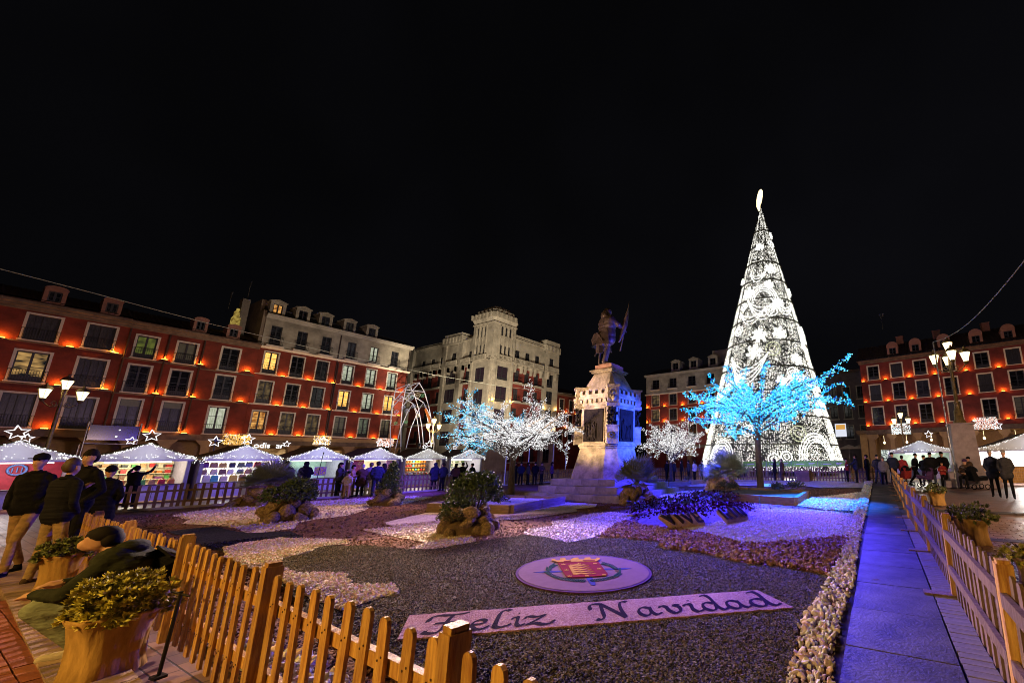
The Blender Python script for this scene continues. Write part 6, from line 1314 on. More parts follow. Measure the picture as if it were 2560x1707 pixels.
g = G(757, 1243); b = MB(); b.tube([(0, 0, 0), (.12, .1, 2.1)], .016, 5); b.blob((.12, .1, 2.12), .035, 1, .1, 1); o = b.build('selfie_pole', M['iron']); o.location = (g.x + .3, g.y + .25, .0); tag(o, 'long thin pole held up beside the woman before the mint stall', 'pole')
G2 = 'passers-by behind the far fence'
rn = random.Random(21)
desc = [(1285, 'dark', 'person in dark clothes just right of the white-lit tree trunk'), (1300, 'navy', 'second person right of the white-lit tree trunk, in navy'), (1318, 'char', 'person in charcoal midway between the white-lit tree trunk and the monument'), (1336, 'black', 'person in black beside the blue-lit mast left of the monument'), (1352, 'brown', 'person in brown left of the monument base'), (1378, 'purple', 'person in purple nearest the left flank of the monument base')]
for x, j, lb in desc: pxp(lb, x, 1212, 1160, rn.uniform(0, 6), jacket=j if j in CL else 'black', trousers='black', group=G2, hk=rn.choice(['short', 'long', 'beanie']), arms=rn.choice(['pocket', 'cross', 'down']))
for x, j, hk, lb in ((1668, 'black', 'short', 'dark figure behind the fence right of the fan palm by the monument'), (1686, 'navy', 'beanie', 'figure in navy with a beanie behind the fence below the small white-lit tree'), (1704, 'black', 'long', 'long-haired figure in black behind the fence left of the blue palm'), (1722, 'char', 'short', 'charcoal figure just left of the woman in white'), (1737, 'white', 'long', 'woman in a white top with long dark hair behind the far fence'), (1756, 'black', 'short', 'man in black beside the woman in the white top'), (1939, 'black', 'long', 'long-haired person in black in front of the green banner'), (1957, 'brown', 'short', 'person in a brown coat in front of the green banner, right of the long-haired one')):
    pxp(lb, x, 1203, 1146 if x > 1900 else 1150, rn.uniform(1.2, 1.9), jacket=j, trousers='black' if x != 1957 else 'brown', hk=hk, fem=hk == 'long', coat=.2 if x > 1900 else 0, group=G2, bulk=1.1)
G3 = 'people strolling on the right side of the square'
for fx, fy, hy, face, kw, lb in [
 (2121, 1206, 1145, 1.4, dict(jacket='red', trousers='black', hk='cap', hmin=1.2, hmax=1.5), 'child in a red jacket at the right end of the green banner'),
 (2144, 1208, 1136, 1.6, dict(jacket='navy', trousers='black', arms='out', bulk=1.25), 'broad man in navy with his arms spread, back turned, near the walkway end'),
 (2172, 1207, 1136, 1.3, dict(jacket='black', trousers='black', bulk=1.1), 'person in black right behind the broad man in navy'),
 (2199, 1210, 1136, 3.4, dict(jacket='char', trousers='denim', legs='walk'), 'person walking in charcoal at the far end of the walkway'),
 (2213, 1212, 1142, 2.9, dict(jacket='grey', trousers='black', hk='hood', bulk=1.15), 'hooded person in grey at the far end of the walkway'),
 (2238, 1212, 1131, 3.2, dict(jacket='navy', trousers='black', hair='blond', hk='cap', bulk=1.15), 'person in navy wearing a pale cap left of the pushchair'),
 (2262, 1212, 1138, -.3, dict(jacket='red', trousers='black', bulk=1.1), 'person in dark red behind the pushchair'),
 (2292, 1213, 1133, -1.4, dict(jacket='black', trousers='black', legs='walk', arms='push', hk='cap', bulk=1.15, lean=.12), 'striding man in black with a cap, legs wide apart'),
 (2335, 1217, 1130, 3.0, dict(jacket='black', trousers='denim', hk='cap', coat=.2, bulk=1.25), 'person in a long black coat and blue trousers left of the pedestal lamp'),
 (2318, 1214, 1138, 2.8, dict(jacket='navy', trousers='purple', hk='beanie'), 'person in navy half hidden left of the long black coat'),
 (2364, 1216, 1129, 3.3, dict(jacket='black', trousers='grey', bulk=1.2), 'bareheaded man in black in front of the pedestal'),
 (2362, 1217, 1154, 3.3, dict(jacket='red', trousers='black', hmin=1.1, hmax=1.3, hk='beanie', arms='cross'), 'child in a dark red jacket with folded arms in front of the pedestal')]:
    pxp(lb, fx, fy, hy, face, group=G3, hmax=kw.pop('hmax', 1.92), **kw)
pxp('left one of the couple in dark clothes walking arm in arm at the right edge', 2492, 1242, 1123, 2.9, jacket='navy', trousers='black', legs='step', bulk=.95, wscale=.82, coat=.12, group=G3, hair='grey')
pxp('right one of the couple in dark clothes walking arm in arm at the right edge', 2527, 1246, 1124, 2.9, jacket='char', trousers='black', legs='step', bulk=.95, wscale=.82, coat=.12, hair='grey', group=G3)
# seated person and pushchairs
def seated(lab, x, y, face, jc, tr_, s=1.0, ground=.45):
    P = [((-.1, 0, .5), (-.13, .42, .52), .09, .07, 1), ((.1, 0, .5), (.13, .42, .52), .09, .07, 1), ((-.13, .42, .52), (-.14, .45, .1), .07, .05, 1), ((.13, .42, .52), (.14, .4, .1), .07, .05, 1), ((-.14, .44, .05), (-.14, .6, .04), .045, .04, 3), ((.14, .40, .05), (.14, .56, .04), .045, .04, 3),
         ((-.08, 0, .55), (.08, 0, .55), .15, .15, 0), ((-.08, 0, .72), (.08, .0, .72), .15, .15, 0), ((-.1, .02, .9), (.1, .02, .9), .14, .14, 0), ((-.1, .03, 1.0), (.1, .03, 1.0), .1, .1, 0), ((0, .03, 1.05), (0, .05, 1.14), .05, .05, 2), ((0, .06, 1.2), (0, .05, 1.26), .08, .085, 2), ((-.19, .02, .98), (-.28, .1, .75), .065, .055, 0), ((-.28, .1, .75), (-.1, .3, .68), .055, .04, 0), ((.19, .02, .98), (.28, .1, .75), .065, .055, 0), ((.28, .1, .75), (.1, .3, .68), .055, .04, 0), ((-.1, .3, .68), (-.03, .33, .68), .035, .03, 2), ((.1, .3, .68), (.03, .33, .70), .035, .03, 2)]
    r = empty('person', (x, y, 0), face, lab, 'person', G3); r.scale = (s, s, s); inst('body', skin_mesh('body', P, [CL[jc], CL[tr_], SKIN, CL['black']], .026), r); b = MB(); b.blob((0, .045, 1.275), (.1, .11, .09), 1, .03, 2); b.build('hat', CL['purple'], r); return r
seated('seated person in a brown coat and pink hat on the pedestal step', G(2408, 1215).x, 24.1, 2.6, 'brown', 'black', 1.05)
pxp('person in a brown coat sitting low beside the dark pushchair', 2432, 1219, 1142, 1.9, hmin=1.3, hmax=1.55, jacket='brown', trousers='black', arms='push', hk='beanie', bulk=1.15, group=G3)
def pram(lab, x, y, face, col):
    r = empty('pushchair', (x, y, 0), face, lab, 'pushchair', 'pushchairs on the square'); b = MB()
    b.prism_xz([(-.3, .38), (.32, .42), (.42, .62), (-.05, .55), (-.25, 1.0), (-.42, .95)], -.22, .22); b.build('seat', CL[col], r); b = MB(); b.lathe([(.26, 0), (.24, .14), (.12, .24), (.01, .27)], (-.22, 0, .82), 10); b.build('hood', CL['black'], r)
    b = MB(); b.tube([(-.7, 0, 1.05), (-.42, 0, .9), (.25, .2, .12)], .015, 5); b.tube([(-.42, 0, .9), (.25, -.2, .12)], .015, 5); b.tube([(.3, 0, .5), (-.35, .22, .12)], .015, 5); b.tube([(.3, 0, .5), (-.35, -.22, .12)], .015, 5); b.tube([(-.7, -.22, 1.05), (-.7, .22, 1.05)], .018, 5); b.build('frame', M['steel'], r)
    for xx, yy in ((.27, .22), (.27, -.22), (-.36, .25), (-.36, -.25)): b = MB(); b.tube([(xx + .11 * math.cos(a), yy, .12 + .11 * math.sin(a)) for a in [i * PI / 6 for i in range(13)]], .022, 5); b.build('wheel', CL['black'], r)
for fx, fy, face, c, lb in ((2262, 1214, 2.2, 'red', 'pushchair with a red blanket pushed by the striding man'), (2318, 1217, 2.8, 'purple', 'dark purple pushchair left of the long black coat'), (2448, 1222, .4, 'black', 'dark pushchair parked beside the pedestal steps')): g = G(fx, fy); pram(lb, g.x, g.y, face, c)

# statue: knight seen from behind, banner raised on the right
def statue():
    P, dy = pose(('down', 'out'), 'step', 0, 1.5); P = [p for p in P]
    P += [((-.12, 0, .92), (.12, 0, .92), .2, .2, 0), ((-.1, 0, .78), (.1, 0, .78), .21, .21, 0), ((0, -.06, 1.62), (0, -.09, 1.52), .11, .13, 0)]
    me = skin_mesh('figure', P, [M['bronze']] * 4, .022); r = empty('statue', (MX_ - .12, MY_ - .1, 6.1), math.radians(-25), 'bronze knight statue seen from behind holding a furled banner', 'statue'); r.scale = (1.68, 1.68, 1.60); r.rotation_euler = (math.radians(1), math.radians(2), math.radians(-22))
    inst('figure', me, r); b = MB(); b.blob((0, .0, 1.665), (.115, .125, .13), 1, .06, 2); b.blob((0, -.05, 1.54), (.13, .1, .1), 2, .08, 2); b.build('helmet', M['bronze'], r)
    b = MB(); vs = []; fs = []
    for i in range(9):
        for j in range(13):
            a = -2.6 + 3.6 * j / 12; zt = 1.08 - .07 * i + .10 * math.sin(a + .6) * i / 8 ; rr = .17 + .028 * i + .012 * math.sin(j * 2.2) * i / 3
            vs.append((rr * 1.35 * math.sin(a) + .02, -rr * math.cos(a), zt - .12 * (i / 8) * math.sin(a)))
    for i in range(8):
        for j in range(12): fs.append((i * 13 + j, i * 13 + j + 1, (i + 1) * 13 + j + 1, (i + 1) * 13 + j))
    vs2 = [(x * .93, y * .93, z) for x, y, z in vs]; n0 = len(vs); b.add(vs, fs, 0, True); b.add(vs2, [tuple(reversed(f)) for f in fs], 0, True); b.build('tunic_skirt', M['bronze'], r)
    b = MB()
    vs = [(-.25 + .04 * math.sin(k * 1.7), -.19 - .03 * math.sin(k * 2.1 + 1), .98 - .07 * k) for k in range(1)]
    b.prism_xz([(-.30, .62), (.26, .50), (.30, .66), (-.02, .96), (-.22, .98), (-.38, .80)], -.30, -.24); b.build('folded_cloak', M['bronze'], r)
    b = MB(); b.tube([(.20, .34, .45), (.30, .42, 1.15), (.42, .44, 1.75), (.46, .44, 1.98)], [.02, .02, .018, .006], 6); b.build('banner_pole', M['bronze'], r)
    b = MB(); b.tube([(.17, .30, .72), (.26, .36, 1.0), (.33, .40, 1.28), (.37, .42, 1.5), (.42, .44, 1.78)], [.02, .07, .085, .065, .02], 7); b.build('furled_banner', M['bronze'], r)
    b = MB(); b.tube([(-.26, .05, .92), (-.30, .0, 1.05)], .02, 5); b.tube([(-.36, .02, .98), (-.22, .02, .99)], .015, 5); b.tube([(-.24, .07, .9), (-.18, -.28, .25)], .018, 5); b.build('sword', M['bronze'], r)
    b = MB(); b.tube([(-.16, -.14, .02), (-.15, -.13, .4)], .03, 6); b.bx(-.22, -.04, -.22, -.08, .36, .62); b.build('support_drape', M['bronze'], r)
statue()
# ================================================================== LED-LIT TREES
def led_tree(label, base, fork, crown_c, crown_r, nlimb, nled, ledr, mats_, pick, trunk_r, seed, clip=None, leaf=False):
    rn = random.Random(seed); rg = np.random.default_rng(seed); r = empty('lit_tree', base, 0, label, 'tree', 'trees wrapped in small lights')
    fz = fork; b = MB(); b.tube([(0, 0, -.02), (.02, 0, .4), (-.02, .01, fz * .5), (.01, 0, fz), (0, 0, fz + .9)], [trunk_r * 1.25, trunk_r, trunk_r * .92, trunk_r * .85, trunk_r * .4], 9); b.build('trunk', M['bark'], r)
    segs = []; lb = MB(); C = Vector(crown_c)
    def curve(p0, p1, bend, r0, r1, n=7):
        pts = []; m = (p0 + p1) / 2 + bend
        for k in range(n): t = k / (n - 1); pts.append(p0 * (1 - t) ** 2 + m * 2 * t * (1 - t) + p1 * t * t)
        lb.tube(pts, [r0 + (r1 - r0) * k / (n - 1) for k in range(n)], 5, cap=False); return pts
    tips = []
    for i in range(nlimb):
        a = 2 * PI * i / nlimb + rn.uniform(-.25, .25); el = rn.uniform(-.55, .9); q = rn.uniform(.68, 1.02)
        tgt = C + Vector((crown_r[0] * math.cos(a) * math.cos(el) * q, crown_r[1] * math.sin(a) * math.cos(el) * q, crown_r[2] * math.sin(el) * q))
        s = Vector((0, 0, rn.uniform(fz * .8, fz + .8))); pts = curve(s, tgt, Vector((0, 0, rn.uniform(.1, .6))), trunk_r * .42, .018)
        segs.append((pts, .18))
        for j in range(5):
            t = rn.uniform(.3, .95); p = pts[int(t * 6)]; d = Vector((rn.gauss(0, 1), rn.gauss(0, 1), rn.gauss(0, .7))).normalized() * rn.uniform(.5, 1.25); d += (tgt - s).normalized() * .45
            p2 = curve(p, p + d, Vector((0, 0, rn.uniform(-.15, .3))), .022, .009, 5); segs.append((p2, .15))
            for k in range(2): p3 = p2[rn.randrange(1, 5)]; d3 = Vector((rn.gauss(0, 1), rn.gauss(0, 1), rn.gauss(0, .8))).normalized() * rn.uniform(.25, .6); segs.append((curve(p3, p3 + d3, Vector((0, 0, .05)), .01, .005, 4), .1))
    lb.build('limbs', M['bark'], r)
    P = []
    L = np.array([sum((s_[0][k+1] - s_[0][k]).length for k in range(len(s_[0]) - 1)) for s_ in segs]); pr = L / L.sum()
    for si in rg.choice(len(segs), nled, p=pr):
        pts, j = segs[si]; t = rg.random() * (len(pts) - 1); k = int(t); p = pts[k].lerp(pts[k+1], t - k)
        if si % 1 == 0: P.append((p.x + rg.normal() * j * .38, p.y + rg.normal() * j * .38, p.z + rg.normal() * j * .38))
    P = np.array(P); P = P[P[:, 2] > fz * .42]
    mi = np.array([pick(p, rg) for p in P]); sc = np.full((len(P), 3), ledr) * rg.uniform(.6, 1.25, (len(P), 1)); sc[:, 0] *= 1.3
    o = bulk('led_string', OCT, P, sc, mats_, r, mi=mi, rot=rotmats(len(P), rg)); o['kind'] = 'stuff'; return r
LT1 = led_tree('tree covered in bright cyan-blue lights in front of the cone tree', (-5.06, 18.35, 0), 3.0, (.15, 0, 4.45), (4.3, 2.6, 1.85), 22, 16500, .027, [BULBB, BULBB2, BULBDB], lambda p, g: int(g.choice(3, p=[.48, .36, .16])), .16, 5)
def pick2(p, g):
    f = max(0, min(1, (-p[0] - .7) / 1.5 + (p[2] - 3.0) * .38)); return int(g.choice(3, p=[1 - .72 * f, .36 * f, .36 * f]))
LT2 = led_tree('wide tree of white lights turning cyan on its left, left of the monument', (-15.0, 12.75, 0), 1.95, (-.55, 0, 3.35), (4.3, 2.5, 1.75), 26, 17500, .016, [TLED, BULBB, BULBB2], pick2, .15, 8)
LT3 = led_tree('small tree of white lights between the monument and the cone tree', (-13.1, 24.6, 0), 1.5, (.1, 0, 2.9), (2.5, 1.8, 1.35), 22, 6000, .022, [TLED], lambda p, g: 0, .12, 12)
# light that the lit crowns throw
lamp('crown_glow', (-5.0, 17.2, 4.2), (.02, .18, 1.0), 260, 1.4); lamp('crown_glow', (-15.6, 12.2, 3.6), (.62, .62, 1.0), 110, 1.4); lamp('crown_glow', (-13, 24, 3.0), (.9, .9, 1), 60, 1.0)

# ================================================================== PLANTED ISLANDS
ROCKS = []
for i in range(5): b = MB(); b.blob((0, 0, 0), (1, .82, .72), 40 + i, .34, 2, smooth=False); ROCKS.append(b.build('rock', M['rock'], link=False))
def rocks(root, c, R, n, s, seed, zmax=.35):
    rn = random.Random(seed)
    for i in range(n):
        a = 2 * PI * i / n * 1.618 + rn.uniform(-.2, .2); lay = i % 3; q = (R * (1 - .22 * lay)) * rn.uniform(.85, 1.05); z = s * .35 + lay * zmax * .5 + rn.uniform(-.02, .05); k = s * rn.uniform(.7, 1.15)
        inst('rock', ROCKS[rn.randrange(5)], root, (c[0] + q * math.cos(a), c[1] + q * math.sin(a), z), (rn.uniform(0, 6), rn.uniform(0, 6), rn.uniform(0, 6)), (k, k, k))
def quad_leaf(w=.35): 
    V = np.array([[0, -w * .5, 0], [.45, -w, .05], [1, 0, 0], [.45, w, .05], [0, w * .5, 0]]); F = np.array([[0, 1, 2], [0, 2, 3], [0, 3, 4]]); return V, F
LEAFT = quad_leaf()
def leafball(name, root, c, rad_, n, ls, m, seed, shape=1.0, hollow=.55, twig=True, tone=False):
    rg = np.random.default_rng(seed); d = rg.normal(size=(n, 3)); d /= np.linalg.norm(d, axis=1)[:, None]; d[:, 2] = np.where(d[:, 2] < -.35, -d[:, 2], d[:, 2])
    lump = 1 + .22 * np.sin(d @ rg.normal(size=(3, 5)) * 3 + rg.uniform(0, 6, 5)).mean(1) * 1.8
    q = (hollow + (1 - hollow) * rg.random(n) ** .6) * lump; P = d * q[:, None] * np.array(rad_) + np.array(c)
    R = rotmats(n, rg); col = None
    if tone: t = rg.uniform(.55, 1.35, (n, 1)); col = np.clip(np.concatenate([t * 1.05, t, t * .9], 1), 0, 3)
    o = bulk(name, LEAFT, P, np.full((n, 3), ls) * rg.uniform(.6, 1.3, (n, 1)), m, root, rot=R, col=col); o['kind'] = 'stuff'
    if twig:
        b = MB(); rn = random.Random(seed)
        for k in range(9): a = rn.uniform(0, 6.3); e = (c[0] + rad_[0] * .75 * math.cos(a) * rn.random(), c[1] + rad_[1] * .75 * math.sin(a) * rn.random(), c[2] + rad_[2] * rn.uniform(.2, .8)); b.tube([(c[0], c[1], c[2] - rad_[2] * .95), ((c[0] + e[0]) / 2, (c[1] + e[1]) / 2, c[2]), e], [.02, .012, .006], 4)
        b.build('stems', M['bark'], root)
    return o
def rosette_shrub(name, root, c, rad_, n, ls, m, seed):
    """rosettes of narrow leaves, like a variegated pittosporum"""
    rg = np.random.default_rng(seed); d = rg.normal(size=(n, 3)); d /= np.linalg.norm(d, axis=1)[:, None]; d[:, 2] = np.abs(d[:, 2]) * .95 - .08
    lump = 1 + .16 * np.sin(d @ rg.normal(size=(3, 4)) * 4 + rg.uniform(0, 6, 4)).mean(1) * 2; C = d * (rg.uniform(.62, 1.02, n) * lump)[:, None] * np.array(rad_) + np.array(c)
    Ps, Rs, Ts = [], [], []
    for i in range(n):
        ax = Vector(d[i]) + Vector(rg.normal(size=3) * .35) + Vector((0, 0, .35)); ax.normalize(); e1 = ax.orthogonal().normalized(); e2 = ax.cross(e1); k = 11; tn = rg.uniform(.5, 1.5)
        for j in range(k):
            a = 2 * PI * j / k + rg.uniform(-.2, .2); op = .35 + .75 * (j % 3) / 2; u = (ax * math.cos(op) + (e1 * math.cos(a) + e2 * math.sin(a)) * math.sin(op)).normalized(); v = u.cross(ax).normalized(); w = u.cross(v)
            Rs.append(np.array([[u.x, v.x, w.x], [u.y, v.y, w.y], [u.z, v.z, w.z]])); Ps.append(C[i]); Ts.append(tn * rg.uniform(.8, 1.2))
    n2 = len(Ps); T = np.array(Ts)[:, None]; sc = np.full((n2, 3), ls) * rg.uniform(.75, 1.2, (n2, 1)); sc[:, 1] *= .75
    o = bulk(name, LEAFT, Ps, sc, m, root, rot=np.array(Rs), col=np.concatenate([T, T, T * .8], 1)); o['kind'] = 'stuff'
def fan_palm(root, c, R, n, m, seed, blades=15):
    rg = np.random.default_rng(seed); st = MB(); vs = []; fs = []
    for i in range(n):
        a = rg.uniform(0, 6.3); el = rg.uniform(.0, 1.5); L = R * rg.uniform(.7, 1.08); dv = Vector((math.cos(a) * math.cos(el), math.sin(a) * math.cos(el), math.sin(el))); s = Vector(c); tip = s + dv * L * .48 + Vector((0, 0, -.03)); st.tube([s, (s + tip) / 2 + Vector((0, 0, .03)), tip], [.012, .009, .007], 4)
        sd = dv.cross(Vector((0, 0, 1))); sd = sd.normalized() if sd.length > .1 else Vector((1, 0, 0)); up = sd.cross(dv).normalized()
        tw = rg.uniform(-.45, .45); sd, up = sd * math.cos(tw) + up * math.sin(tw), up * math.cos(tw) - sd * math.sin(tw)
        for k in range(blades):
            t = (k / (blades - 1) - .5) * 2.5; u = dv * math.cos(t) + sd * math.sin(t); w = u.cross(up) * .024; e = tip + u * L * .62 * (1 - .2 * abs(t) / 1.25) + Vector((0, 0, -.04 * L)); m_ = tip + u * L * .25 + up * .012; k0 = len(vs)
            vs += [tip, m_ - w, e, m_ + w]; fs.append((k0, k0 + 1, k0 + 2, k0 + 3))
    b = MB(); b.add(vs, fs); o = b.build('fronds', m, root); o['kind'] = 'stuff'; st.build('leaf_stalks', m, root)
def island(name, label, px_, cat, R, plants, nrock, rs, seed, group='rock-edged planted islands in the gravel bed'):
    g = G(*px_); r = empty(name, (g.x, g.y, 0), 0, label, cat, group); rocks(r, (0, 0), R, nrock, rs, seed)
    b = MB(); b.lathe([(R * .95, 0), (R * .8, .22), (.1, .34)], (0, 0, 0), 12); b.build('soil', M['soil'], r); return r, g
r, g = island('planted_island', 'big fan palm on rocks in front of the handbag stall', (648, 1262), 'plant', .62, 0, 14, .27, 1); pr = HT(g.x, g.y, 1140); fan_palm(r, (-.1, .25, .75), 1.15, 70, M['palm'], 3); 
r, g = island('planted_island', 'leafy bush on a rock mound in front of the fan palm', (716, 1300), 'plant', .55, 0, 17, .24, 2); hz = HT(g.x, g.y, 1200); leafball('foliage', r, (.05, 0, hz * .62), (.72, .62, hz * .42), 2600, .07, M['leaf'], 4)
r, g = island('planted_island', 'small conifer on rocks before the food stall queue', (966, 1262), 'plant', .52, 0, 14, .22, 3); hz = HT(g.x, g.y, 1152)
for k in range(5): leafball('foliage', r, (.1 * k / 4, 0, .45 + (hz - .5) * k / 5), (.5 - .085 * k, .5 - .085 * k, .26), 620, .055, M['leaf'], 20 + k, hollow=.3, twig=k == 0)
r, g = island('planted_island', 'large dark bush above a mound of round rocks in the middle of the bed', (1166, 1330), 'plant', .56, 0, 24, .20, 4); hz = HT(g.x, g.y, 1180)
leafball('foliage', r, (.12, .1, hz * .62), (.62, .6, hz * .40), 4200, .055, M['leaf'], 6); leafball('ground_cover', r, (-.12, -.3, .36), (.42, .25, .16), 1500, .035, mat('grey_green_leaf', (.09, .10, .05), .7, var=.2), 7, twig=False)
leafball('low_foliage', r, (-.45, .1, .45), (.4, .4, .3), 900, .06, M['leaf'], 8, twig=False)
r, g = island('planted_island', 'fan palm on porous rocks at the right foot of the monument', (1592, 1257), 'plant', .60, 0, 20, .25, 5); hz = HT(g.x, g.y, 1128); fan_palm(r, (0, 0, .62), 1.25, 55, M['palm'], 9)
r, g = island('planted_island', 'blue-lit palm on blue-lit rocks left of the blue tree', (1803, 1232), 'plant', .75, 0, 16, .34, 6); fan_palm(r, (.25, .2, .75), 1.45, 60, M['palm'], 10); rr_ = r
leafball('foliage', r, (-.5, 0, .6), (.4, .4, .3), 300, .08, M['leaf'], 11)

# planter frames of heavy timber
def planter_frame(label, pts, h, t, fillm, plants, seed):
    c = sum((Vector(p) for p in pts), Vector((0, 0, 0))) / 4; r = empty('timber_planter', (c.x, c.y, 0), 0, label, 'planter', 'low timber frames round the lit trees'); n = 4
    for i in range(4):
        a = Vector(pts[i]) - c; b_ = Vector(pts[(i + 1) % 4]) - c; a.z = b_.z = 0; m = (a + b_) / 2; an = math.atan2((b_ - a).y, (b_ - a).x); L = (b_ - a).length; k = max(1, round(L / 1.6)); 
        for q in range(k): cc_ = a.lerp(b_, (q + .5) / k); mb = MB(); mb.box((0, 0, h / 2), (L / k - .012 - (t if k == 1 else t / k * .5), t, h)); o = mb.build('beam', M['woodg'], r); o.location = (cc_.x, cc_.y, 0); o.rotation_euler = (0, 0, an)
    b = MB(); ins = [((Vector(p) - c) * .93) for p in pts]; b.add([(p.x, p.y, h * .72) for p in ins], [(0, 1, 2, 3)]); b.build('fill', fillm, r)
    for k, (fx, fy, R, n) in enumerate(plants): leafball('tuft', r, (fx, fy, h * .72 + R * .6), (R, R, R * .7), n, .06, mat('dark_tuft', (.05, .06, .035), .6), seed + k, hollow=.2, twig=False)
A_, B_ = G(1277, 1285), G(1409, 1259); C_ = G(1200, 1268); d = (B_ - A_); e = Vector((-d.y, d.x, 0)).normalized() * 3.3
planter_frame('timber frame of pale gravel round the foot of the white-lit tree', [A_, B_, B_ + e, A_ + e], .27, .16, GM['light'], [(-.5, -.9, .22, 260), (.9, -.7, .26, 300), (-1.2, .6, .3, 300)], 60)
A_, B_, D_ = G(1758, 1245), G(1990, 1264), G(2018, 1243)
planter_frame('blue-lit timber frame round the foot of the blue tree', [A_, B_, D_, A_ + (D_ - B_)], .27, .16, M['soil'], [(-.9, -.2, .35, 420), (.9, .1, .35, 420), (1.5, .8, .4, 400), (-1.6, .6, .35, 300)], 70)
A_, B_ = G(1668, 1216), G(1727, 1214)
planter_frame('small timber frame far behind the fan palm by the monument', [A_, B_, B_ + Vector((0, 2.2, 0)), A_ + Vector((0, 2.2, 0))], .25, .16, GM['light'], [(0, 0, .3, 200)], 80)
b = MB(); b.box((0, 0, 0), (.45, .3, .12)); o = b.build('floodlight', [emat('blue_flood_lens', (.1, .3, 1), 2)]); p = G(1915, 1228); o.location = (p.x, p.y, .3); tag(o, 'small blue-white floodlight at the foot of the blue tree', 'floodlight')
for x, y0, h_, lb in ((1260, 1214, 1075, 'thin blue-lit mast behind the white-lit tree'), (1318, 1211, 1100, 'thin blue-lit mast between the white-lit tree and the monument'), (1380, 1200, 1110, 'thin blue-lit mast nearest the left flank of the monument'), (1412, 1197, 1110, 'slanting blue-lit mast touching the monument base')):
    g = G(x, y0); b = MB(); b.tube([(0, 0, 0), (0, 0, HT(g.x, g.y, h_))], .03, 6); o = b.build('mast', M['white']); o.location = g; tag(o, lb, 'mast', 'thin masts near the monument')

# red bedding on two soil mounds with block letters
def mound(label, pts_px, zt, seed):
    W = [G(*p) for p in pts_px]; c = sum(W, Vector((0, 0, 0))) / len(W); r = empty('soil_mound', (c.x, c.y, 0), 0, label, 'flower bed', 'sloped mounds with letters'); b = MB()
    base = [(w.x - c.x, w.y - c.y) for w in W]; top = [(x * .78, y * .55 + .12) for x, y in base]; b.prism(base, 0.0, zt, top=top); b.build('soil', M['soil'], r)
    leafball('plants', r, (0, .25, zt * .6), (max(x for x, y in base) * .75, max(y for x, y in base) * .6, .22), 1100, .07, M['leafr'], seed + 90, hollow=.2, twig=False); return r, c
r1, c1 = mound('sandy mound of red bedding plants carrying the letters VIVE', [(1585, 1312), (1690, 1322), (1770, 1312), (1765, 1280), (1690, 1268), (1600, 1290)], .13, 1)
r2, c2 = mound('sandy mound of red bedding plants carrying the letters RIN', [(1772, 1312), (1862, 1302), (1880, 1280), (1850, 1262), (1760, 1262), (1750, 1290)], .13, 2)
bd = []
rg = np.random.default_rng(77); L1 = [((1585, 1290), (1640, 1278)), ((1640, 1275), (1760, 1272)), ((1690, 1262), (1790, 1262)), ((1730, 1252), (1842, 1256))]
rb_ = empty('bedding_plants', (G(1715, 1268).x, G(1715, 1268).y, 0), 0, 'strip of dark red leafy bedding plants behind the block letters', 'plants')
P = []
for (a, c) in L1:
    for k in range(520): t = rg.random(); q = G(a[0] + (c[0] - a[0]) * t, a[1] + (c[1] - a[1]) * t); P.append((q.x - rb_.location.x + rg.normal() * .12, q.y - rb_.location.y + rg.normal() * .16, .12 + rg.random() * .28))
n_ = len(P); o = bulk('leaves', LEAFT, P, np.full((n_, 3), .08) * rg.uniform(.6, 1.3, (n_, 1)), [M['leafr'], M['leaf']], rb_, rot=rotmats(n_, rg), mi=(rg.random(n_) > .6).astype(int)); o['kind'] = 'stuff'
LETM = mat('dark_letter_plants', (.035, .02, .03), .8, var=.3, vs=20); LETB = mat('sandstone_letter_tile', (.55, .36, .18), .8, var=.2, vs=8)
SG = {'V': [[(0, 1), (.5, 0), (1, 1)]], 'I': [[(.5, 0), (.5, 1)]], 'E': [[(1, 1), (.1, 1), (.1, 0), (1, 0)], [(.1, .5), (.8, .5)]], 'R': [[(.1, 0), (.1, 1), (.9, .9), (.9, .58), (.1, .5)], [(.4, .5), (1, 0)]], 'N': [[(.05, 0), (.05, 1), (.95, 0), (.95, 1)]]}
def block_word(label, word, quad):
    """letters laid on a slanting bank of stone tiles; quad: ground corners and rise"""
    BL, BR, TR, TL = quad; r = empty('letter_bank', BL, 0, label, 'lettering', 'block letters on the mounds'); n = len(word)
    def at(u, v, h=0): p = (BL * (1 - u) + BR * u) * (1 - v) + (TL * (1 - u) + TR * u) * v; return Vector((p.x - BL.x, p.y - BL.y, p.z + h))
    for i, ch in enumerate(word):
        u0, u1 = (i + .04) / n, (i + .96) / n; b = MB(); c4 = [at(u0, 0), at(u1, 0), at(u1, 1), at(u0, 1)]; lo = [Vector((q.x, q.y, q.z - .08)) for q in c4]
        b.add(c4 + lo, [(0, 1, 2, 3), (7, 6, 5, 4), (0, 4, 5, 1), (1, 5, 6, 2), (2, 6, 7, 3), (3, 7, 4, 0)]); t = b.build('letter_tile', LETB, r)
        b = MB()
        for st in SG[ch]: b.tube([at(u0 + (u1 - u0) * (.15 + .7 * x), .08 + .84 * y, .025) for x, y in st], .042, 5)
        b.build('letter_' + ch.lower(), LETM, t)
def q4(bl, br, tr, tl, z0, z1):
    return [G(*bl, z0), G(*br, z0), G(*tr, z1), G(*tl, z1)]
block_word('VIVE in dark plants on slanting sandstone tiles', 'VIVE', q4((1678, 1321), (1764, 1312), (1745, 1288), (1645, 1294), .06, .30))
block_word('RIN in dark plants on slanting sandstone tiles', 'RIN', q4((1818, 1309), (1872, 1297), (1845, 1272), (1790, 1281), .06, .30))

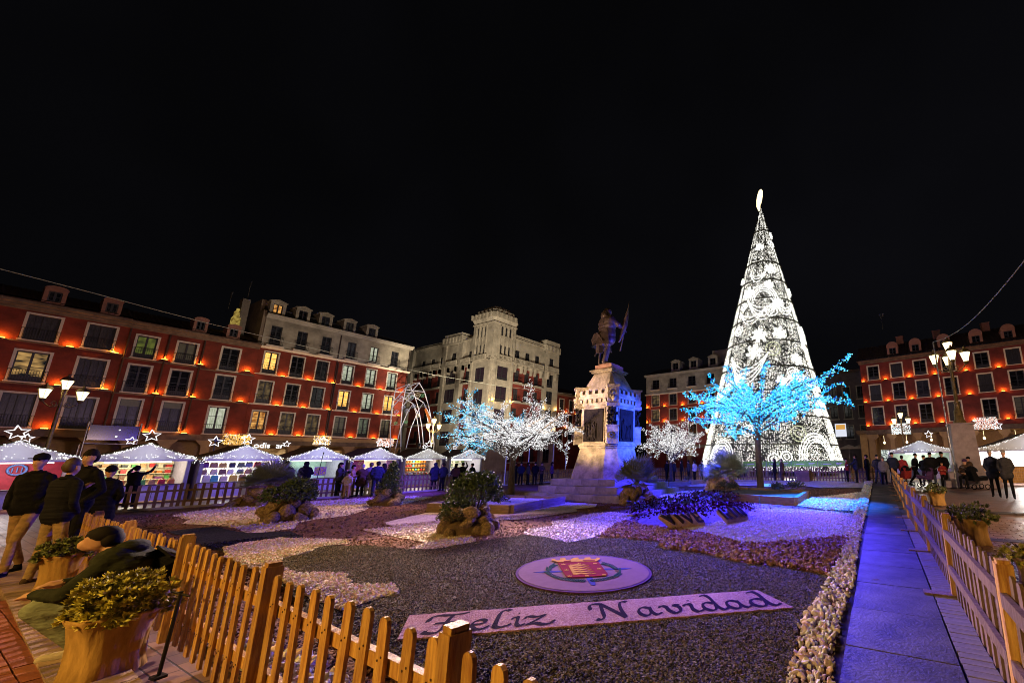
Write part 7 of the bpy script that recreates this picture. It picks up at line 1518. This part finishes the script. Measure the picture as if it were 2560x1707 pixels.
# ================================================================== BANNER AND COAT OF ARMS ON THE GRAVEL
BT = .0475
def slab(b, pts, z, h, mi=0): b.prism(pts, z, z + h, mi)
TLp, TRp, BRp = G(1022, 1552), G(1894, 1487), G(1985, 1532); BLp = TLp + (BRp - TRp)
bn = empty('text_banner', (TLp.x, TLp.y, BT), 0, 'pink gravel strip reading Feliz Navidad in dark script', 'lettering')
def bp(u, v): p = TLp * (1 - u) + TRp * u + (BLp - TLp) * v; return (p.x - TLp.x, p.y - TLp.y)
ed = [bp(t / 30, random.uniform(-.02, .02)) for t in range(31)] + [bp(1, .25), bp(1.0, .6), bp(1, 1)] + [bp(1 - t / 30, 1 + random.uniform(-.02, .02)) for t in range(1, 31)]
b = MB(); slab(b, list(reversed(ed)), -.01, .020); b.build('gravel_strip', gravel_mat('pink_gravel', [(.30, .14, .13), (.42, .22, .205), (.54, .33, .30)], 90, .008), bn)
def catmull(pts, n=7):
    P = [np.array(p, float) for p in pts]; P = [2 * P[0] - P[1]] + P + [2 * P[-1] - P[-2]]; out = []
    for i in range(1, len(P) - 2):
        for k in range(n):
            t = k / n; out.append(.5 * ((2 * P[i]) + (-P[i-1] + P[i+1]) * t + (2*P[i-1] - 5*P[i] + 4*P[i+1] - P[i+2]) * t * t + (-P[i-1] + 3*P[i] - 3*P[i+1] + P[i+2]) * t ** 3))
    out.append(P[-2]); return out
# letters in a box: x to the right, y up, x-height .5
GL = {
 'F': ([[(0.0, .62), (.05, .86), (.25, .98), (.6, .94), (1.05, 1.05)], [(.62, .95), (.5, .6), (.42, .2), (.25, -.03), (.0, .02), (.02, .12)], [(.2, .5), (.5, .52), (.8, .56)]], 1.05),
 'e': ([[(.08, .25), (.4, .3), (.52, .42), (.38, .54), (.15, .42), (.05, .2), (.2, .0), (.42, .02), (.62, .14)]], .62),
 'l': ([[(.05, .05), (.12, .4), (.25, .85), (.42, 1.02), (.55, .96)], [(.12, .4), (.05, .12), (.14, .0), (.35, .06), (.5, .16)]], .5),
 'i': ([[(.0, .4), (.16, .52), (.24, .46), (.15, .15), (.22, .0), (.42, .1)], [(.30, .72), (.34, .76)]], .42),
 'z': ([[(.0, .38), (.12, .52), (.32, .44), (.58, .54)], [(.58, .54), (.3, .26), (.0, .02)], [(.0, .02), (.25, .08), (.45, -.03), (.68, .06), (.7, .16)]], .72),
 'N': ([[(.3, .95), (.2, .5), (.12, .1), (-.05, -.03), (-.12, .04)], [(-.12, .62), (-.1, .85), (.08, .98), (.3, .95)], [(.3, .95), (.52, .5), (.75, .0)], [(.75, .0), (.8, .5), (.92, .9), (1.08, 1.02), (1.18, .96)]], 1.15),
 'a': ([[(.48, .42), (.32, .53), (.1, .38), (.04, .14), (.16, .0), (.34, .1), (.5, .42)], [(.5, .5), (.44, .2), (.5, .02), (.72, .12)]], .72),
 'v': ([[(.0, .4), (.12, .52), (.22, .44), (.2, .2), (.28, .0)], [(.28, .0), (.5, .15), (.56, .4), (.46, .53), (.62, .5)]], .62),
 'd': ([[(.48, .42), (.32, .53), (.1, .38), (.04, .14), (.16, .0), (.34, .1), (.5, .42)], [(.38, .98), (.58, 1.04), (.6, .8), (.5, .4), (.46, .12), (.54, .0), (.74, .12)]], .72)}
def u_at(pxx):
    lo, hi = -.1, 1.1
    for _ in range(30):
        m = (lo + hi) / 2; q = bp(m, .5); x = proj((q[0] + TLp.x, q[1] + TLp.y, BT))[0]
        if x < pxx: lo = m
        else: hi = m
    return lo
SCR = mat('dark_violet_gravel', (.022, .008, .03), .95, spec=.03, var=.3, vs=60, bump=.004, bs=120)
def write(name, spec):
    for ch, x0, x1 in spec:
        st, adv = GL[ch]; u0, u1 = u_at(x0), u_at(x1); b = MB()
        for s_ in st:
            C = catmull(s_, 6); nib = np.array([.075, .06]); ring = []
            for i in range(len(C) - 1):
                p, q = C[i], C[i + 1]; quad = []
                pts = [p - nib, p + nib, q + nib, q - nib]
                for x, y in pts: quad.append(bp(u0 + (u1 - u0) * x / adv, .86 - y * .74))
                # keep a thin line alive where the pen runs along the nib
                d_ = q - p; nn = np.array([-d_[1], d_[0]]); nn = nn / (np.linalg.norm(nn) + 1e-9) * .036; pts2 = [p - nn, p + nn, q + nn, q - nn]; quad2 = [bp(u0 + (u1 - u0) * x / adv, .86 - y * .74) for x, y in pts2]
                for qd, zz_ in ((quad, .0), (quad2, .001)):
                    b.add([(x, y, zz_ + .012 + .00012 * (i % 7)) for x, y in qd], [(0, 1, 2, 3)])
        b.build('letter_' + ch.lower(), SCR, bn)
write('w', [('F', 1067, 1172), ('e', 1175, 1222), ('l', 1230, 1276), ('i', 1277, 1308), ('z', 1310, 1378), ('N', 1490, 1580), ('a', 1585, 1640), ('v', 1643, 1697), ('i', 1703, 1741), ('d', 1743, 1800), ('a', 1802, 1858), ('d', 1860, 1926)])
# medallion
def AP(x, y, z=0): return G(1270 + x / 6.357, 1390 + y / 6.357, z)
mc = AP(1195, 350); EZ = .0475
md = empty('medallion', (mc.x, mc.y, EZ), 0, 'round coloured-sand medallion with the city coat of arms on the dark gravel', 'emblem')
def flat(name, pts, z, h, m, px_=True):
    W = [(AP(*p) - mc) for p in pts] if px_ else [Vector((p[0], p[1], 0)) for p in pts]; W = [(w.x, w.y) for w in W]
    ar = sum(W[i][0] * W[(i+1) % len(W)][1] - W[(i+1) % len(W)][0] * W[i][1] for i in range(len(W)))
    if ar < 0: W = W[::-1]
    b = MB(); b.prism(W, z, z + h); return b.build(name, m, md)
el = lambda cx_, cy_, a, b_, n=64: [(cx_ + a * math.cos(2 * PI * k / n), cy_ + b_ * math.sin(2 * PI * k / n)) for k in range(n)]
flat('violet_rim', el(1200, 352, 1085, 312), 0, .014, mat('violet_sand', (.10, .035, .12), .9, spec=.03, bump=.002, bs=200)); flat('pink_field', el(1200, 348, 1040, 292), .0142, .004, mat('pink_sand', (.21, .11, .13), .9, spec=.03, var=.08, vs=5, bump=.002, bs=200))
BLS, GRS, RDS, YLS = mat('blue_sand', (.05, .045, .22), .95, spec=.03), mat('green_sand', (.02, .075, .05), .95, spec=.03, var=.3, vs=30), mat('crimson_sand', (.24, .006, .012), .95, spec=.03), mat('yellow_sand', (.62, .32, .04), .95, spec=.03)
flat('cross_arm', [(400, 335), (560, 318), (900, 305), (1500, 275), (1850, 262), (1960, 272), (1840, 290), (1500, 298), (900, 330), (560, 345)], .0184, .003, BLS)
flat('sword_hilt', [(1235, 420), (1330, 415), (1385, 510), (1385, 555), (1320, 550), (1270, 490)], .0184, .003, BLS); flat('cross_tip', [(1005, 95), (1040, 80), (1085, 90), (1080, 105)], .0184, .003, BLS)
rn = random.Random(3)
def laurel(path):
    for i in range(len(path) - 1):
        for k in range(5):
            t = k / 5; x = path[i][0] + (path[i+1][0] - path[i][0]) * t; y = path[i][1] + (path[i+1][1] - path[i][1]) * t; dx, dy = path[i+1][0] - path[i][0], path[i+1][1] - path[i][1]; l = math.hypot(dx, dy); dx, dy = dx / l, dy / l
            for s in (-1, 1): tx, ty = x + dx * 62 - dy * 48 * s, y + dy * 30 + dx * 24 * s; flat('leaf', [(x, y), ((x + tx) / 2 - dy * 14, (y + ty) / 2 + 7), (tx, ty), ((x + tx) / 2 + dy * 14, (y + ty) / 2 - 7)], .0216 + rn.random() * .002, .003, GRS)
laurel([(1240, 480), (1050, 470), (850, 440), (700, 385), (620, 320), (640, 260), (730, 205)]); laurel([(1300, 478), (1500, 455), (1680, 410), (1760, 350), (1750, 285), (1660, 225), (1500, 180)])
flat('shield', [(778, 175), (1430, 165), (1590, 380), (1560, 400), (1250, 425), (950, 432), (905, 400)], .0262, .004, RDS)
flat('flame_block', [(955, 235), (1010, 232), (1085, 388), (1035, 388)], .0304, .003, YLS)
for k in range(5):
    y = 232 + 35 * k; x0, x1 = 985 + 17 * k, 1290 + 27 * k; up = []; dn = []
    for j in range(13): t = j / 12; x = x0 + (x1 - x0) * t; w = 13 * (1 - t) ** .7; yy = y + 5 * math.sin(j * 1.25) - 4 * t; up.append((x, yy - w)); dn.append((x, yy + w + .5))
    flat('flame', up + dn[::-1], .0306 + .0003 * k, .003, YLS)
for x, y in ((875, 215), (1120, 210), (1380, 203), (925, 312), (1448, 290), (975, 412), (1255, 408), (1522, 390)): flat('castle', [(x - 32, y + 9), (x - 30, y - 8), (x - 12, y - 2), (x, y - 14), (x + 12, y - 2), (x + 30, y - 8), (x + 34, y + 9)], .0304, .003, YLS)
cr = [(780, 178), (690, 150), (690, 130), (740, 125), (760, 150), (820, 150), (830, 115), (900, 112), (920, 145), (990, 140), (1040, 105), (1110, 103), (1130, 135), (1200, 135), (1220, 105), (1300, 100), (1320, 130), (1390, 125), (1410, 105), (1465, 108), (1450, 140), (1400, 168)]
flat('crown', cr, .0304, .004, YLS)
flat('crown_gap', [(880, 165), (1000, 152), (1000, 172), (880, 178)], .0345, .001, RDS); flat('crown_gap', [(1180, 150), (1380, 148), (1370, 163), (1200, 168)], .0345, .001, RDS)

# ================================================================== POTS
def sack_pot(label, x, y, R, H, shrub, leafm, seed, rz=0, ls=.04, nros=260, group='burlap-wrapped pots of shrubs'):
    r = empty('burlap_pot', (x, y, 0), rz, label, 'plant pot', group); rn = random.Random(seed); b = MB(); n = 64; prof = [(.80, 0), (.86, .04), (.80, .3), (.84, .62), (.95, .86), (1.08, .97), (1.05, 1.02), (.93, 1.0), (.90, .90)]; vs = []
    for q, z in prof:
        for k in range(n):
            a = 2 * PI * k / n; w = 1 + .06 * math.sin(5 * a + seed + z * 2) + .035 * math.sin(11 * a + z * 5) + .02 * math.sin(19 * a + 3 * z) ; w *= 1 + (.14 * (1 - z) * max(0, math.sin(3 * a + seed)) if z < .5 else 0)
            vs.append((R * q * w * math.cos(a), R * q * w * math.sin(a), H * z + (.03 * H * math.sin(4 * a + seed) if z > .8 else 0)))
    m_ = len(prof); b.add(vs, [(i * n + k, i * n + (k + 1) % n, (i + 1) * n + (k + 1) % n, (i + 1) * n + k) for i in range(m_ - 1) for k in range(n)], 0, True); b.build('burlap_wrap', M['burlap'], r)
    b = MB(); b.lathe([(R * .9, H * .9), (.01, H * .93)], (0, 0, 0), 16); b.build('soil', M['soil'], r); rosette_shrub('foliage', r, (0, 0, H * .95), shrub, nros, ls, leafm, seed)
    b = MB()
    for k in range(8): a = rn.uniform(0, 6.3); b.tube([(0, 0, H * .8), (shrub[0] * .6 * math.cos(a), shrub[1] * .6 * math.sin(a), H + shrub[2] * .6)], [.012, .005], 4)
    b.build('stems', M['bark'], r)
pp = G(240, 1690); sack_pot('big burlap-wrapped pot with a yellow-green shrub at the lower left corner', pp.x, 1.02, .225, .46, (.29, .29, .32), M['leafy'], 3, ls=.046, nros=420)
g = G(132, 1474); sack_pot('smaller burlap-wrapped pot with a green shrub beside the quilted jacket man', g.x, g.y, .17, .44, (.24, .24, .26), mat('green_rosette_leaf', (.22, .26, .10), .5, var=.3, vs=10, tone=True), 5, ls=.05, nros=170)
g = G(2322, 1262); sack_pot('farthest of the three shrub pots outside the right fence', g.x + .25, g.y, .24, .45, (.34, .32, .30), MC['green_rosette_leaf'], 7, ls=.06, nros=110)
sack_pot('middle one of the three shrub pots outside the right fence', 1.42, 9.2, .26, .45, (.42, .40, .34), MC['green_rosette_leaf'], 9, ls=.06, nros=150)
sack_pot('nearest of the three shrub pots outside the right fence, yellowish leaves', 1.55, 6.15, .24, .42, (.40, .36, .26), M['leafy'], 11, ls=.05, nros=190)
b = MB(); b.tube([(0, 0, 0), (.0, 0, .62)], .012, 5); b.tube([(-.11, 0, .60), (.11, 0, .60)], .008, 4); b.box((0, .0, .01), (.07, .07, .02)); o = b.build('stake', M['iron']); o.location = (-5.12, 1.2, 0); o.rotation_euler = (.0, .08, .2); tag(o, 'thin black metal stake standing by the big burlap pot', 'stake')
# fallen leaves on the walkway
for i, (x, y, lb) in enumerate(((2193, 1459, 'brown fallen leaf in the middle of the walkway'), (2243, 1380, 'small dark leaf further up the walkway'), (2120, 1385, 'curled leaf on the white border stones'))):
    g = G(x, y); b = MB(); b.add([(-.05, 0, .004), (-.01, -.02, .01), (.05, .0, .006), (0, .022, .012)], [(0, 1, 2, 3)]); b.add([(-.05, 0, .002), (-.01, -.02, .008), (.05, .0, .004), (0, .022, .010)], [(3, 2, 1, 0)]); o = b.build('fallen_leaf', mat('dry_leaf', (.14, .06, .03), .8)); o.location = (g.x, g.y, .045 if i < 2 else .16); o.rotation_euler = (0, 0, .3 * i); tag(o, lb, 'leaf')

# ================================================================== FLOODLIGHTS, ADDED SPOTS AND FILL LAMPS
def flood(label, loc, target, col, w, ang, rad=.12, parent=None):
    r = empty('floodlight', loc, 0, label, 'floodlight', 'floodlights of the square'); b = MB(); b.bx(-.16, .16, -.1, .1, -.12, .12); b.build('housing', M['iron'], r); b = MB(); b.bx(-.02, .02, -.02, .02, -.5 if loc[2] < 1 else -loc[2] + .02, -.12); b.build('stand', M['iron'], r)
    d = (Vector(target) - Vector(loc)).normalized() * .2; l = lamp('flood_beam', Vector(loc) + d, col, w, rad, None, ang, target); return r
# unseen spots without fixtures, added by the lit crowns to colour bed and monument
def beam(loc, target, col, w, ang, rad=.15): return lamp('added_spot', loc, col, w, rad, None, ang, target)
beam((-6.9, 15.6, 2.9), (MX_ + 1.0, MY_, 3.0), (.03, .08, 1.0), 5200, 64)
beam((-3.0, 15.3, 3.9), (-2.3, 14.4, 0), (.004, .13, 1.0), 12000, 66)
beam((-4.8, 15.2, 4.2), (-4.1, 11.4, 0), (.04, .024, 1.0), 38000, 66)
beam((-7.8, 16.6, 3.4), (-9.8, 22.5, 0), (.02, .03, 1.0), 4500, 120)
beam((-7.2, 15.8, 3.0), (-8.0, 12.6, 0), (.03, .02, 1.0), 8000, 100)
beam((-1.6, 15.6, 4.2), (-.3, 9.6, 0), (.03, .018, 1.0), 2200, 46)
beam((-19.8, 12.5, 3.4), (-23.5, 10, .2), (.12, .05, 1.0), 2800, 125)
beam((-16.0, 15.9, 3.4), (-17, 20, 0), (.03, .02, 1.0), 1500, 120)
beam((-12.6, 9.7, 4.3), (-5.0, 2.8, 0), (1.0, .72, .58), 7500, 60)
beam((-11.6, 10.6, 4.4), (-4.0, 4.2, 0), (.72, .52, .78), 2800, 46)
beam((-12.8, 9.8, 4.3), (-9, 6, 0), (.80, .45, .62), 700, 70)
beam((-17.0, 9.9, 4.0), (-15, 4, 0), (1.0, .60, .48), 1100, 110)
beam((-13.2, 9.6, 3.2), (MX_, MY_ - 1.2, 3.6), (1.0, .70, .40), 3800, 60)
beam((-3.2, 15.4, 4.0), (.6, 6.2, .4), (.22, .13, 1.0), 3600, 36)
beam((-14.5, 10.0, 3.0), (MX_ - .3, 12.4, .2), (.08, .04, 1.0), 900, 50)
beam((-6.0, 19.6, 2.6), (-6.5, 26, 0), (.02, .02, 1.0), 1500, 120)
beam((-16.5, 10.0, 4.2), (MX_ - 1, MY_ - .6, 3.6), (.5, .38, 1.0), 2800, 40)
beam((-12.4, 9.7, 4.4), (MX_, MY_, 7.4), (1.0, .6, .38), 1700, 30)
beam((-7.2, 15.4, 4.6), (MX_, MY_, 7.4), (.08, .06, 1.0), 1800, 34)
flood('assumed floodlight behind the stalls aimed at the pale tower building left wing', (-40, 24, 3.0), (-62, 41, 19), (1.0, .83, .60), 24000, 66, .3)  # this and the following pale-facade floods are assumed, unseen sources
flood('assumed floodlight behind the last stall aimed at the right wing of the tower building', (-34, 30, 3.0), (-55, 46, 20.5), (1.0, .83, .58), 16000, 60, .3)
flood('assumed floodlight aimed at the pale top floor of the corner house', (-33.5, 21.5, 3.0), (-55, 21.5, 16.2), (1.0, .87, .68), 4200, 66, .3)
flood('assumed floodlight aimed at the cream house behind the cone tree', (-27, 44, 1.2), (-29, 60, 15.5), (1.0, .85, .6), 3600, 85, .3)
flood('added fill light over the stalls washing the left facades', (-33.5, 8, 3.0), (-55, 7, 8.0), (1.0, .64, .54), 2000, 125, .4)  # this and the next two are fill lamps added to brighten the facades
flood('added fill light washing the corner house', (-33.5, 19, 3.0), (-55, 22, 7.5), (1.0, .64, .54), 1500, 120, .4)
flood('added fill light washing the right-hand red house', (8, 41, 1.2), (8, 58.5, 8.5), (1.0, .66, .56), 2300, 125, .4)
